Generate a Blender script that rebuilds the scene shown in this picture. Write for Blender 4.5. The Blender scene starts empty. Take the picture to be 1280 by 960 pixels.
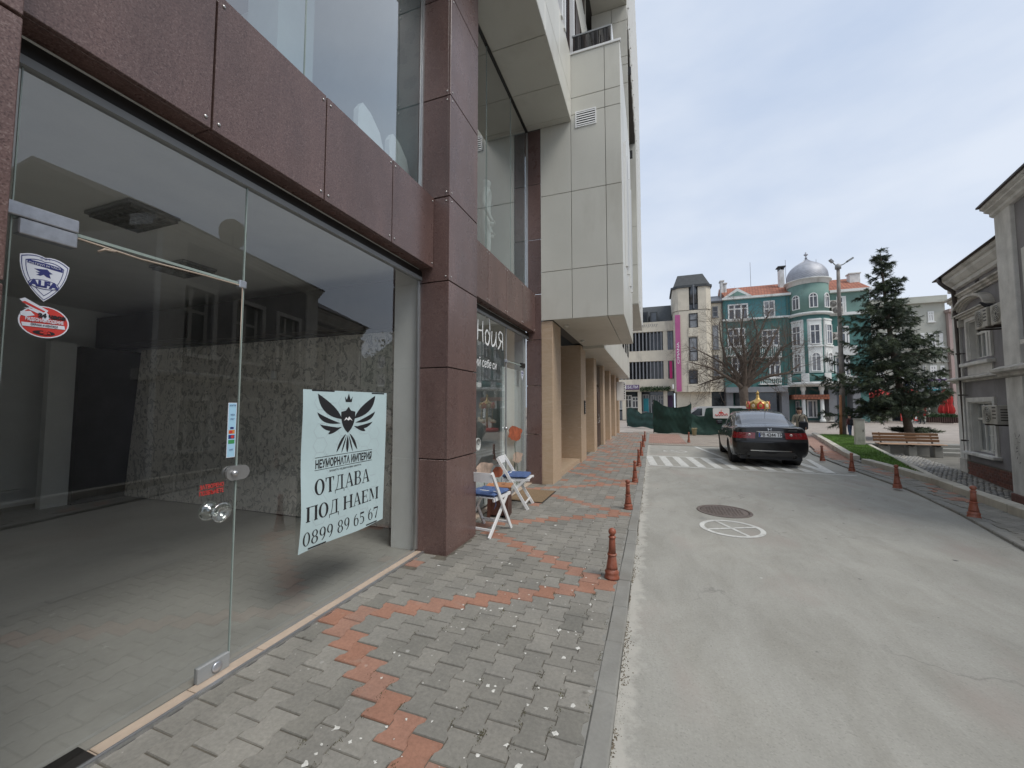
import bpy, bmesh, math, random
import numpy as np
from mathutils import Vector, Matrix
from mathutils.geometry import tessellate_polygon
R = math.radians
rng = random.Random(7)
SC = bpy.context.scene
COL = SC.collection

# ------------------------------------------------------------------ camera
H_EYE, FPX = 1.575, 490.0
PITCH, YAW = R(3.2705), R(19.728)
cam_d = bpy.data.cameras.new('camera'); cam = bpy.data.objects.new('camera', cam_d)
COL.objects.link(cam); SC.camera = cam
cam.location = (0, 0, H_EYE); cam.rotation_euler = (math.pi/2 + PITCH, 0, YAW)
cam_d.sensor_width = 36.0; cam_d.lens = FPX/1280*36; cam_d.clip_start = 0.05; cam_d.clip_end = 3000
FWD = np.array([-math.sin(YAW)*math.cos(PITCH), math.cos(YAW)*math.cos(PITCH), math.sin(PITCH)])
RGT = np.array([math.cos(YAW), math.sin(YAW), 0]); UPV = np.cross(RGT, FWD)
def ray(u, v): return FWD*FPX + RGT*(u-640) + UPV*(480-v)
def atY(u, v, y):
    d = ray(u, v); t = y/d[1]; return np.array([0, 0, H_EYE]) + t*d
def atZ(u, v, z=0):
    d = ray(u, v); t = (z-H_EYE)/d[2]; return np.array([0, 0, H_EYE]) + t*d

# ------------------------------------------------------------------ sky, sun, exposure
W = bpy.data.worlds.new('World'); SC.world = W; W.use_nodes = True
wt = W.node_tree; wt.nodes.clear()
def wn(t, **k):
    n = wt.nodes.new(t)
    for a, b in k.items(): setattr(n, a, b)
    return n
SUN_EL, SUN_AZ = R(55), R(112)          # azimuth clockwise from +Y
sky = wn('ShaderNodeTexSky', sky_type='NISHITA', sun_disc=False, sun_elevation=SUN_EL, sun_rotation=SUN_AZ)
tc = wn('ShaderNodeTexCoord'); mp = wn('ShaderNodeMapping'); mp.inputs['Scale'].default_value = (1.0, 1.0, 2.6)
nz = wn('ShaderNodeTexNoise'); nz.inputs['Scale'].default_value = 1.7; nz.inputs['Detail'].default_value = 7; nz.inputs['Roughness'].default_value = .52
cr = wn('ShaderNodeValToRGB')
cr.color_ramp.elements[0].position = .36; cr.color_ramp.elements[0].color = (3.5, 4.1, 5.15, 1)
cr.color_ramp.elements[1].position = .66; cr.color_ramp.elements[1].color = (4.75, 5.15, 5.8, 1)
mx = wn('ShaderNodeMix', data_type='RGBA'); mx.inputs[0].default_value = .93
bg = wn('ShaderNodeBackground'); bg.inputs['Strength'].default_value = .1
wo = wn('ShaderNodeOutputWorld')
L = wt.links.new
L(tc.outputs['Generated'], mp.inputs['Vector']); L(mp.outputs[0], nz.inputs['Vector']); L(nz.outputs['Fac'], cr.inputs[0])
L(sky.outputs[0], mx.inputs[6]); L(cr.outputs[0], mx.inputs[7]); L(mx.outputs[2], bg.inputs['Color']); L(bg.outputs[0], wo.inputs['Surface'])
sd = bpy.data.lights.new('sun', 'SUN'); sun = bpy.data.objects.new('sun', sd); COL.objects.link(sun)
sd.energy = 1.45; sd.angle = R(26); sd.color = (1, .96, .9)
dv = Vector((math.sin(SUN_AZ)*math.cos(SUN_EL), math.cos(SUN_AZ)*math.cos(SUN_EL), math.sin(SUN_EL)))
sun.rotation_euler = dv.to_track_quat('Z', 'Y').to_euler(); sun.location = (0, 0, 40)
SC.view_settings.view_transform = 'Standard'; SC.view_settings.look = 'None'
SC.view_settings.exposure = 0.72; SC.view_settings.gamma = 1
SC.render.engine = 'CYCLES'
SC.cycles.max_bounces = 8; SC.cycles.transparent_max_bounces = 16; SC.cycles.diffuse_bounces = 4

# ------------------------------------------------------------------ materials
def srgb(r, g, b):
    f = lambda c: (c/12.92 if c <= .04045 else ((c+.055)/1.055)**2.4)
    return (f(r/255), f(g/255), f(b/255))
def base_mat(name):
    m = bpy.data.materials.new(name); m.use_nodes = True
    nt = m.node_tree; b = nt.nodes['Principled BSDF']
    return m, nt, b
def node(nt, t, **k):
    n = nt.nodes.new(t)
    for a, v in k.items(): setattr(n, a, v)
    return n
def noise(nt, vec, scale, detail=4, rough=.55, dist=0):
    n = node(nt, 'ShaderNodeTexNoise'); n.inputs['Scale'].default_value = scale; n.inputs['Detail'].default_value = detail
    n.inputs['Roughness'].default_value = rough; n.inputs['Distortion'].default_value = dist
    if vec is not None: nt.links.new(vec, n.inputs['Vector'])
    return n.outputs['Fac']
def ramp(nt, fac, stops):
    r = node(nt, 'ShaderNodeValToRGB'); e = r.color_ramp.elements
    while len(e) < len(stops): e.new(.5)
    for i, (p, c) in enumerate(stops):
        e[i].position = p; e[i].color = (*c, 1) if len(c) == 3 else c
    nt.links.new(fac, r.inputs[0]); return r.outputs[0]
def mixc(nt, fac, a, b, mode='MIX'):
    m = node(nt, 'ShaderNodeMix', data_type='RGBA', blend_type=mode)
    for s, v in ((0, fac), (6, a), (7, b)):
        if isinstance(v, (int, float)): m.inputs[s].default_value = v
        elif isinstance(v, tuple): m.inputs[s].default_value = (*v, 1)
        else: nt.links.new(v, m.inputs[s])
    return m.outputs[2]
def pos(nt, scale=None):
    g = node(nt, 'ShaderNodeNewGeometry')
    if scale is None: return g.outputs['Position']
    mpn = node(nt, 'ShaderNodeMapping'); mpn.inputs['Scale'].default_value = scale
    nt.links.new(g.outputs['Position'], mpn.inputs['Vector']); return mpn.outputs[0]
def bump(nt, b, h, strength=.3, dist=.01):
    bn = node(nt, 'ShaderNodeBump'); bn.inputs['Strength'].default_value = strength; bn.inputs['Distance'].default_value = dist
    nt.links.new(h, bn.inputs['Height']); nt.links.new(bn.outputs[0], b.inputs['Normal'])
def mul(c, k): return tuple(min(1, max(0, x*k)) for x in c)
def M(name, col, rough=.6, var=.12, scale=3., fine=40., bmp=.0, metal=0., spec=.5, coat=0., dirt=None, dscale=1.2, stretch=None):
    """plain paint / plaster / metal: two scales of noise in the colour, optional relief and dirt stains"""
    m, nt, b = base_mat(name); p = pos(nt, stretch)
    n1 = noise(nt, p, scale, 5); n2 = noise(nt, p, fine, 3)
    c = ramp(nt, n1, [(.3, mul(col, 1-var)), (.7, mul(col, 1+var))])
    c2 = ramp(nt, n2, [(.3, (1-var*.6,)*3), (.7, (1, 1, 1))])
    c = mixc(nt, 1.0, c, c2, 'MULTIPLY')
    if dirt:
        d = ramp(nt, noise(nt, pos(nt, (1, 1, .35)), dscale, 7, .65), [(.5, (0, 0, 0)), (.72, (1, 1, 1))])
        c = mixc(nt, d, c, dirt)
    nt.links.new(c, b.inputs['Base Color'])
    b.inputs['Roughness'].default_value = rough; b.inputs['Metallic'].default_value = metal
    b.inputs['Specular IOR Level'].default_value = spec; b.inputs['Coat Weight'].default_value = coat
    b.inputs['Coat Roughness'].default_value = .04
    if bmp: bump(nt, b, n2, bmp, .006)
    return m
def granite(name, c0, c1, c2, rough=.3):
    m, nt, b = base_mat(name); p = pos(nt)
    v = node(nt, 'ShaderNodeTexVoronoi'); v.inputs['Scale'].default_value = 210; nt.links.new(p, v.inputs['Vector'])
    s = node(nt, 'ShaderNodeSeparateColor'); nt.links.new(v.outputs['Color'], s.inputs[0])
    n = noise(nt, p, 75, 3, .6)
    a = node(nt, 'ShaderNodeMath', operation='ADD'); nt.links.new(s.outputs[0], a.inputs[0]); nt.links.new(n, a.inputs[1])
    h = node(nt, 'ShaderNodeMath', operation='MULTIPLY'); h.inputs[1].default_value = .5; nt.links.new(a.outputs[0], h.inputs[0])
    c = ramp(nt, h.outputs[0], [(.22, c0), (.45, c1), (.62, c1), (.8, c2)])
    big = ramp(nt, noise(nt, pos(nt, (1, 1, .25)), 2.5, 6, .6), [(.3, (.72, .72, .72)), (.5, (.95, .95, .95)), (.7, (1.12, 1.10, 1.08))])
    c = mixc(nt, 1.0, c, big, 'MULTIPLY')
    oi = node(nt, 'ShaderNodeObjectInfo'); tone = ramp(nt, oi.outputs['Random'], [(0, (.84, .82, .82)), (1, (1.06, 1.04, 1.02))])
    c = mixc(nt, 1.0, c, tone, 'MULTIPLY')
    nt.links.new(c, b.inputs['Base Color'])
    rr = node(nt, 'ShaderNodeMapRange'); rr.inputs[3].default_value = rough-.06; rr.inputs[4].default_value = rough+.16
    nt.links.new(noise(nt, p, 5, 5), rr.inputs[0]); nt.links.new(rr.outputs[0], b.inputs['Roughness'])
    return m
def travertine(name):
    m, nt, b = base_mat(name); p = pos(nt, (1.2, 1.2, 4.5))
    n = noise(nt, p, 1.6, 8, .6, 1.6)
    c = ramp(nt, n, [(.25, (.40, .285, .19)), (.45, (.52, .39, .27)), (.55, (.47, .34, .225)), (.75, (.58, .46, .34))])
    nt.links.new(c, b.inputs['Base Color']); b.inputs['Roughness'].default_value = .45
    return m
def glassy(name, tint=(.78, .86, .84), refl=1.0, rough=0.0, ior=1.5, base=.03):
    """thin window pane: tinted see-through plus mirror reflection that grows at a grazing angle"""
    m = bpy.data.materials.new(name); m.use_nodes = True; nt = m.node_tree; nt.nodes.clear()
    t = node(nt, 'ShaderNodeBsdfTransparent'); t.inputs[0].default_value = (*tint, 1)
    g = node(nt, 'ShaderNodeBsdfGlossy'); g.inputs['Roughness'].default_value = rough; g.inputs['Color'].default_value = (1, 1, 1, 1)
    gm = node(nt, 'ShaderNodeNewGeometry'); dt = node(nt, 'ShaderNodeVectorMath', operation='DOT_PRODUCT')
    nt.links.new(gm.outputs['Normal'], dt.inputs[0]); nt.links.new(gm.outputs['Incoming'], dt.inputs[1])
    def mth(op, x, y=None):
        n = node(nt, 'ShaderNodeMath', operation=op)
        for i, v in enumerate((x, y)):
            if isinstance(v, (int, float)): n.inputs[i].default_value = v
            elif v is not None: nt.links.new(v, n.inputs[i])
        return n.outputs[0]
    r0 = ((ior-1)/(ior+1))**2
    sch = mth('ADD', mth('MULTIPLY', mth('POWER', mth('SUBTRACT', 1.0, mth('ABSOLUTE', dt.outputs['Value'])), 5.0), 1-r0), r0)
    a = node(nt, 'ShaderNodeMath', operation='MULTIPLY_ADD'); a.inputs[1].default_value = refl; a.inputs[2].default_value = base; a.use_clamp = True
    x = node(nt, 'ShaderNodeMixShader'); o = node(nt, 'ShaderNodeOutputMaterial')
    nt.links.new(sch, a.inputs[0]); nt.links.new(a.outputs[0], x.inputs[0])
    nt.links.new(t.outputs[0], x.inputs[1]); nt.links.new(g.outputs[0], x.inputs[2]); nt.links.new(x.outputs[0], o.inputs['Surface'])
    return m
def dark_glass(name, col=(.03, .035, .04), rough=.06, var=.5):
    m, nt, b = base_mat(name); oi = node(nt, 'ShaderNodeObjectInfo')
    c = ramp(nt, noise(nt, pos(nt), .9, 2), [(.35, mul(col, 1-var)), (.65, mul(col, 1+var*2))])
    nt.links.new(c, b.inputs['Base Color']); b.inputs['Roughness'].default_value = rough; b.inputs['Specular IOR Level'].default_value = .8
    return m
def concrete_road(name):
    m, nt, b = base_mat(name); p = pos(nt)
    big = noise(nt, p, .55, 6, .6); mid = noise(nt, pos(nt, (1.6, .7, 1)), 1.6, 8, .68, .6); fine = noise(nt, p, 60, 4, .7)
    c = ramp(nt, mid, [(.28, (.295, .285, .25)), (.5, (.345, .337, .302)), (.72, (.39, .382, .345))])
    c = mixc(nt, 1.0, c, ramp(nt, big, [(.3, (.86, .855, .85)), (.5, (.98, .98, .98)), (.68, (1.07, 1.06, 1.05))]), 'MULTIPLY')
    c = mixc(nt, 1.0, c, ramp(nt, fine, [(.25, (.90, .90, .90)), (.7, (1.04, 1.04, 1.04))]), 'MULTIPLY')
    # brushed scratches
    st = noise(nt, pos(nt, (14, 1.4, 1)), 4, 5, .7, 1.5)
    c = mixc(nt, .3, c, ramp(nt, st, [(.3, (.86, .86, .86)), (.7, (1.08, 1.08, 1.08))]), 'MULTIPLY')
    v2 = node(nt, 'ShaderNodeTexVoronoi'); v2.inputs['Scale'].default_value = 130; nt.links.new(p, v2.inputs['Vector']); s2 = node(nt, 'ShaderNodeSeparateColor'); nt.links.new(v2.outputs['Color'], s2.inputs[0])
    c = mixc(nt, 1.0, c, ramp(nt, s2.outputs[0], [(.0, (.84, .84, .84)), (.12, (.98, .98, .98)), (.9, (1.0, 1.0, 1.0)), (1., (1.09, 1.09, 1.08))]), 'MULTIPLY')
    v3 = node(nt, 'ShaderNodeTexVoronoi', feature='DISTANCE_TO_EDGE'); v3.inputs['Scale'].default_value = .42; wv = node(nt, 'ShaderNodeVectorMath', operation='ADD'); nn = node(nt, 'ShaderNodeTexNoise'); nn.inputs['Scale'].default_value = 2.2; nn.inputs['Detail'].default_value = 8; nt.links.new(p, nn.inputs['Vector'])
    nt.links.new(p, wv.inputs[0]); nt.links.new(nn.outputs['Color'], wv.inputs[1]); nt.links.new(wv.outputs[0], v3.inputs['Vector'])
    ck = ramp(nt, v3.outputs['Distance'], [(.0, (.55, .55, .55)), (.006, (0, 0, 0))]); ck = mixc(nt, 1.0, ck, ramp(nt, noise(nt, p, .7, 3), [(.5, (0, 0, 0)), (.62, (1, 1, 1))]), 'MULTIPLY')
    c = mixc(nt, ck, c, (.13, .125, .115))
    # oil spots
    v = node(nt, 'ShaderNodeTexVoronoi'); v.inputs['Scale'].default_value = 1.7; v.inputs['Randomness'].default_value = 1; nt.links.new(p, v.inputs['Vector'])
    ad = node(nt, 'ShaderNodeMath', operation='MULTIPLY_ADD'); ad.inputs[1].default_value = .14
    nt.links.new(noise(nt, p, 16, 4), ad.inputs[0]); nt.links.new(v.outputs['Distance'], ad.inputs[2])
    spot = ramp(nt, ad.outputs[0], [(.085, (1, 1, 1)), (.115, (0, 0, 0))])
    c = mixc(nt, spot, c, (.10, .098, .095))
    for sc, th, colr, am in ((3.1, .035, (.09, .088, .085), .9), (6.5, .028, (.12, .115, .105), .8), (1.15, .09, (.215, .21, .20), .5), (4.3, .03, (.55, .54, .50), .7)):
        vv = node(nt, 'ShaderNodeTexVoronoi'); vv.inputs['Scale'].default_value = sc; nt.links.new(pos(nt, (1, .8, 1)), vv.inputs['Vector'])
        aa = node(nt, 'ShaderNodeMath', operation='MULTIPLY_ADD'); aa.inputs[1].default_value = .12; nt.links.new(noise(nt, p, 22, 4), aa.inputs[0]); nt.links.new(vv.outputs['Distance'], aa.inputs[2])
        sx = node(nt, 'ShaderNodeSeparateColor'); nt.links.new(vv.outputs['Color'], sx.inputs[0])
        sp = mixc(nt, 1.0, ramp(nt, aa.outputs[0], [(th+.05, (am,)*3), (th+.075, (0, 0, 0))]), ramp(nt, sx.outputs[1], [(.55, (0, 0, 0)), (.6, (1, 1, 1))]), 'MULTIPLY')
        c = mixc(nt, sp, c, colr)
    # reddish worn patch and damp streaks
    pk = ramp(nt, noise(nt, pos(nt, (1, .5, 1)), 1.1, 5, .6), [(.54, (0, 0, 0)), (.72, (.6, .6, .6))])
    c = mixc(nt, pk, c, (.32, .27, .24))
    # pale sandy margin along the left kerb
    s = node(nt, 'ShaderNodeSeparateXYZ'); nt.links.new(p, s.inputs[0])
    ma = node(nt, 'ShaderNodeMath', operation='MULTIPLY_ADD'); ma.inputs[1].default_value = .35; nt.links.new(noise(nt, p, 9, 6, .7), ma.inputs[0]); nt.links.new(s.outputs[0], ma.inputs[2])
    edge = ramp(nt, ma.outputs[0], [(.0, (.6, .6, .6)), (.07, (0, 0, 0))])
    c = mixc(nt, edge, c, (.50, .48, .43))
    nt.links.new(c, b.inputs['Base Color']); b.inputs['Roughness'].default_value = .85
    hs = node(nt, 'ShaderNodeMath', operation='ADD'); nt.links.new(fine, hs.inputs[0]); nt.links.new(mid, hs.inputs[1])
    bump(nt, b, hs.outputs[0], .22, .006)
    return m
def paver_mat(name, cols, spots=True):
    m, nt, b = base_mat(name); p = pos(nt)
    g = node(nt, 'ShaderNodeNewGeometry'); oi = node(nt, 'ShaderNodeObjectInfo')
    a = node(nt, 'ShaderNodeMath', operation='ADD'); nt.links.new(g.outputs['Random Per Island'], a.inputs[0]); nt.links.new(oi.outputs['Random'], a.inputs[1])
    fr = node(nt, 'ShaderNodeMath', operation='FRACT'); nt.links.new(a.outputs[0], fr.inputs[0])
    c = ramp(nt, fr.outputs[0], [(i/(len(cols)-1), x) for i, x in enumerate(cols)])
    f = noise(nt, p, 45, 5, .7); c = mixc(nt, 1.0, c, ramp(nt, f, [(.25, (.74, .74, .74)), (.7, (1.1, 1.1, 1.1))]), 'MULTIPLY')
    md = noise(nt, p, 2.4, 6, .65); c = mixc(nt, 1.0, c, ramp(nt, md, [(.3, (.80, .80, .80)), (.7, (1.08, 1.07, 1.05))]), 'MULTIPLY')
    dust = ramp(nt, noise(nt, p, 7, 7, .75), [(.55, (0, 0, 0)), (.8, (.4, .4, .4))]); c = mixc(nt, dust, c, (.36, .34, .30))
    if spots:
        for sc, lo, hi, colr in ((5.5, .075, .10, (.62, .61, .57)), (11., .06, .09, (.5, .49, .45)), (4.1, .05, .09, (.07, .062, .05))):
            v = node(nt, 'ShaderNodeTexVoronoi'); v.inputs['Scale'].default_value = sc; nt.links.new(p, v.inputs['Vector'])
            ad = node(nt, 'ShaderNodeMath', operation='MULTIPLY_ADD'); ad.inputs[1].default_value = .16
            nt.links.new(noise(nt, p, 30, 4), ad.inputs[0]); nt.links.new(v.outputs['Distance'], ad.inputs[2])
            sp = ramp(nt, ad.outputs[0], [(lo+.06, (.9, .9, .9)), (hi+.06, (0, 0, 0))])
            area = ramp(nt, noise(nt, p, .9, 3), [(.46, (0, 0, 0)), (.58, (1, 1, 1))])
            sp = mixc(nt, 1.0, sp, area, 'MULTIPLY')
            c = mixc(nt, sp, c, colr)
    nt.links.new(c, b.inputs['Base Color']); b.inputs['Roughness'].default_value = .8
    bump(nt, b, f, .25, .005)
    return m
def plain(name, col, rough=.5, metal=0., emit=0., spec=.5):
    m, nt, b = base_mat(name); b.inputs['Base Color'].default_value = (*col, 1); b.inputs['Roughness'].default_value = rough
    b.inputs['Metallic'].default_value = metal; b.inputs['Specular IOR Level'].default_value = spec
    if emit: b.inputs['Emission Color'].default_value = (*col, 1); b.inputs['Emission Strength'].default_value = emit
    return m
def brick_pattern(name, c1, c2, mort, scale, w=.5, h=.25, rough=.8, mrt=.02, stretch=(1, 1, 1), plane='XY'):
    m, nt, b = base_mat(name); g = node(nt, 'ShaderNodeNewGeometry'); s = node(nt, 'ShaderNodeSeparateXYZ'); nt.links.new(g.outputs['Position'], s.inputs[0])
    cb = node(nt, 'ShaderNodeCombineXYZ'); ix = {'X': 0, 'Y': 1, 'Z': 2}
    nt.links.new(s.outputs[ix[plane[0]]], cb.inputs[0]); nt.links.new(s.outputs[ix[plane[1]]], cb.inputs[1])
    t = node(nt, 'ShaderNodeTexBrick'); t.inputs['Scale'].default_value = scale; t.inputs['Brick Width'].default_value = w; t.inputs['Row Height'].default_value = h
    t.inputs['Mortar Size'].default_value = mrt; t.inputs['Color1'].default_value = (*c1, 1); t.inputs['Color2'].default_value = (*c2, 1); t.inputs['Mortar'].default_value = (*mort, 1)
    nt.links.new(cb.outputs[0], t.inputs['Vector'])
    c = mixc(nt, 1.0, t.outputs['Color'], ramp(nt, noise(nt, pos(nt), 1.1, 7, .7), [(.3, (.75, .75, .75)), (.7, (1.1, 1.1, 1.1))]), 'MULTIPLY')
    nt.links.new(c, b.inputs['Base Color']); b.inputs['Roughness'].default_value = rough
    bump(nt, b, t.outputs['Fac'], -.4, .01)
    return m

MT = {}
MT['granite'] = granite('brown_granite', (.080, .047, .041), (.150, .094, .084), (.235, .172, .156), .24)
MT['granite_core'] = plain('dark_joint', (.012, .010, .010), .8)
MT['bead'] = M('panel_screw_steel', (.55, .54, .52), .35, .1, metal=.8)
MT['cream'] = M('cream_composite_panel', (.60, .585, .515), .38, .04, 1.2, 30, dirt=(.50, .48, .41), dscale=.9)
MT['cream_joint'] = plain('panel_joint', (.10, .095, .085), .8)
MT['white_fin'] = M('white_aluminium', (.80, .80, .78), .35, .03)
MT['trav'] = travertine('travertine_stone')
MT['black_metal'] = M('black_metal', (.022, .020, .018), .45, .2)
MT['brown_door'] = M('dark_brown_door', (.05, .028, .02), .35, .2)
MT['alu'] = M('brushed_aluminium', (.52, .52, .52), .35, .06, metal=.85, stretch=(30, 30, 1))
MT['grey_alu'] = M('grey_painted_aluminium', (.30, .31, .31), .45, .05)
MT['steel'] = M('satin_steel', (.50, .52, .56), .32, .12, 20, metal=.7)
MT['glass'] = glassy('shop_glass', (.94, .955, .95), 2.1, 0, 1.5, .012)
MT['glass_up'] = glassy('upper_glass', (.74, .83, .83), 1.9, 0, 1.52, .20)
MT['plaster_in'] = M('interior_paint', (.78, .79, .76), .8, .05)
MT['ceil_in'] = M('interior_ceiling', (.80, .80, .77), .9, .04)
MT['dark_in'] = M('interior_dark', (.05, .05, .048), .6, .2)
MT['floor_in'] = M('dusty_shop_floor', (.36, .352, .325), .45, .14, .8, 22, dirt=(.27, .262, .24), dscale=1.6)
MT['sill'] = M('tan_sill_stone', (.46, .37, .29), .5, .12, 4)
MT['road'] = concrete_road('worn_concrete_road')
MT['pav_grey'] = paver_mat('grey_paver', [(.205, .198, .174), (.262, .25, .22), (.23, .221, .196), (.29, .277, .246), (.245, .236, .21)])
MT['pav_red'] = paver_mat('red_paver', [(.33, .165, .11), (.38, .20, .14), (.34, .20, .15)])
MT['bed'] = M('joint_sand', (.125, .112, .088), .95, .3, 8)
MT['kerb'] = M('kerb_concrete', (.255, .25, .228), .85, .14, 3, 50, .3, dirt=(.2, .19, .165))
MT['kerb_pale'] = M('pale_kerb_concrete', (.52, .49, .42), .85, .12, 2, 40, .3, dirt=(.30, .27, .22))
MT['terra'] = M('terracotta_paint', (.29, .085, .047), .45, .2, 2.2, 60, .2, dirt=(.36, .17, .12), dscale=9)
MT['white_paint'] = M('road_white_paint', (.60, .60, .57), .7, .10, 6, 50, dirt=(.37, .365, .335), dscale=9)
MT['white_wood'] = M('white_lacquer', (.80, .80, .79), .35, .03)
MT['blue_cloth'] = M('blue_cushion_cloth', (.075, .125, .27), .9, .25, 25, 90, .4)
MT['stool'] = M('dark_wood', (.085, .032, .02), .5, .3, 10)
MT['stool_top'] = M('orange_wood', (.42, .19, .085), .45, .2, 12)
MT['mat'] = M('coir_mat', (.22, .15, .085), .95, .25, 40, 120, .5)
MT['iron'] = M('rusty_iron', (.15, .12, .105), .7, .25, 25, 90, .6)
MT['white'] = plain('white_print', (.82, .83, .82), .5)
MT['black'] = plain('black_print', (.018, .018, .02), .5)
MT['net'] = M('green_netting', (.016, .055, .042), .75, .3, 3, 160, .5)
MT['slate'] = M('dark_slate', (.045, .05, .052), .6, .25, 4, 14, .4)
MT['win_dark'] = dark_glass('dark_window_glass')
MT['win_far'] = dark_glass('far_window_glass', (.055, .06, .072), .15)
MT['win_curtain'] = dark_glass('curtained_window_glass', (.16, .165, .17), .2)
MT['white_frame'] = M('white_window_frame', (.74, .74, .71), .5, .06)
MT['bark'] = M('tree_bark', (.085, .068, .052), .95, .3, 8, 40, .6)
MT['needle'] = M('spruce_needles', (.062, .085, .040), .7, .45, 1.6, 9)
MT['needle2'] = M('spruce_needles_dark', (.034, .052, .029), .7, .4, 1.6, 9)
MT['skin'] = M('skin', (.50, .30, .21), .55, .05)

# ------------------------------------------------------------------ mesh helpers
class MB:
    def __init__(s): s.v = []; s.f = []; s.m = []; s.sm = []
    def add(s, vs, fs, mi=0, smooth=False):
        o = len(s.v); s.v += [tuple(map(float, p)) for p in vs]
        for f in fs: s.f.append(tuple(i+o for i in f)); s.m.append(mi); s.sm.append(smooth)
        return s
    def box(s, x0, x1, y0, y1, z0, z1, mi=0, T=None):
        vs = [(x0, y0, z0), (x1, y0, z0), (x1, y1, z0), (x0, y1, z0), (x0, y0, z1), (x1, y0, z1), (x1, y1, z1), (x0, y1, z1)]
        if T: vs = [tuple(T @ Vector(p)) for p in vs]
        return s.add(vs, [(3, 2, 1, 0), (4, 5, 6, 7), (0, 1, 5, 4), (1, 2, 6, 5), (2, 3, 7, 6), (3, 0, 4, 7)], mi)
    def bbox(s, x0, x1, y0, y1, z0, z1, b=.01, mi=0, T=None):
        """box with chamfered edges"""
        b = min(b, .49*min(x1-x0, y1-y0, z1-z0)); vs = []; idx = {}
        for i, (x, sx) in enumerate(((x0, 1), (x1, -1))):
            for j, (y, sy) in enumerate(((y0, 1), (y1, -1))):
                for k, (z, sz) in enumerate(((z0, 1), (z1, -1))):
                    for a, p in enumerate(((x, y+sy*b, z+sz*b), (x+sx*b, y, z+sz*b), (x+sx*b, y+sy*b, z))):
                        idx[i, j, k, a] = len(vs); vs.append(p)
        fs = []
        for i in (0, 1): fs.append([idx[i, 0, 0, 0], idx[i, 1, 0, 0], idx[i, 1, 1, 0], idx[i, 0, 1, 0]])
        for j in (0, 1): fs.append([idx[0, j, 0, 1], idx[1, j, 0, 1], idx[1, j, 1, 1], idx[0, j, 1, 1]])
        for k in (0, 1): fs.append([idx[0, 0, k, 2], idx[1, 0, k, 2], idx[1, 1, k, 2], idx[0, 1, k, 2]])
        for j in (0, 1):
            for k in (0, 1): fs.append([idx[0, j, k, 1], idx[1, j, k, 1], idx[1, j, k, 2], idx[0, j, k, 2]])
        for i in (0, 1):
            for k in (0, 1): fs.append([idx[i, 0, k, 0], idx[i, 1, k, 0], idx[i, 1, k, 2], idx[i, 0, k, 2]])
            for j in (0, 1): fs.append([idx[i, j, 0, 0], idx[i, j, 1, 0], idx[i, j, 1, 1], idx[i, j, 0, 1]])
        for i in (0, 1):
            for j in (0, 1):
                for k in (0, 1): fs.append([idx[i, j, k, 0], idx[i, j, k, 1], idx[i, j, k, 2]])
        c = Vector(((x0+x1)/2, (y0+y1)/2, (z0+z1)/2)); out = []
        for f in fs:
            P = [Vector(vs[q]) for q in f]; n = (P[1]-P[0]).cross(P[2]-P[0]); cc = sum(P, Vector())/len(P)
            out.append(f if n.dot(cc-c) > 0 else f[::-1])
        if T: vs = [tuple(T @ Vector(p)) for p in vs]
        return s.add(vs, out, mi)
    def quad(s, a, b, c, d, mi=0): return s.add([a, b, c, d], [(0, 1, 2, 3)], mi)
    def prism(s, poly, lo, hi, axis='z', mi=0, T=None):
        """extrude a 2-D outline: axis z -> (x,y), y -> (x,z), x -> (y,z)"""
        n = len(poly); f = {'z': lambda p, h: (p[0], p[1], h), 'y': lambda p, h: (p[0], h, p[1]), 'x': lambda p, h: (h, p[0], p[1])}[axis]
        vs = [f(p, lo) for p in poly]+[f(p, hi) for p in poly]
        if T: vs = [tuple(T @ Vector(p)) for p in vs]
        tris = tessellate_polygon([[Vector((p[0], p[1], 0)) for p in poly]])
        fs = [tuple(t) for t in tris]+[tuple(i+n for i in t[::-1]) for t in tris]+[(i, (i+1) % n, (i+1) % n+n, i+n) for i in range(n)]
        return s.add(vs, fs, mi)
    def lathe(s, prof, cx=0, cy=0, cz=0, n=24, mi=0, smooth=True, T=None, a0=0, a1=None):
        full = a1 is None; a1 = a0+2*math.pi if full else a1; m = n if full else n+1
        vs = []; fs = []
        for r, z in prof:
            for i in range(m):
                a = a0+(a1-a0)*i/n; vs.append((cx+r*math.cos(a), cy+r*math.sin(a), cz+z))
        for j in range(len(prof)-1):
            for i in range(n):
                i2 = (i+1) % m if full else i+1
                fs.append((j*m+i, j*m+i2, (j+1)*m+i2, (j+1)*m+i))
        if full:
            if prof[0][0] > 1e-6: fs.append(tuple(range(m))[::-1])
            if prof[-1][0] > 1e-6: fs.append(tuple((len(prof)-1)*m+i for i in range(m)))
        if T: vs = [tuple(T @ Vector(p)) for p in vs]
        return s.add(vs, fs, mi, smooth)
    def tube(s, pts, r, n=8, mi=0, smooth=True, cap=True):
        pts = [Vector(p) for p in pts]; rs = r if isinstance(r, (list, tuple)) else [r]*len(pts)
        vs = []; fs = []; ref = None
        for i, p in enumerate(pts):
            d = (pts[min(i+1, len(pts)-1)]-pts[max(i-1, 0)]).normalized()
            if ref is None: ref = Vector((0, 0, 1)) if abs(d.z) < .9 else Vector((1, 0, 0))
            a = d.cross(ref).normalized(); b = d.cross(a); ref = -b if False else ref
            for k in range(n):
                t = 2*math.pi*k/n; vs.append(tuple(p+(a*math.cos(t)+b*math.sin(t))*rs[i]))
        for i in range(len(pts)-1):
            for k in range(n): fs.append((i*n+k, i*n+(k+1) % n, (i+1)*n+(k+1) % n, (i+1)*n+k))
        if cap: fs += [tuple(range(n)), tuple((len(pts)-1)*n+k for k in range(n))[::-1]]
        return s.add(vs, fs, mi, smooth)
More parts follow.
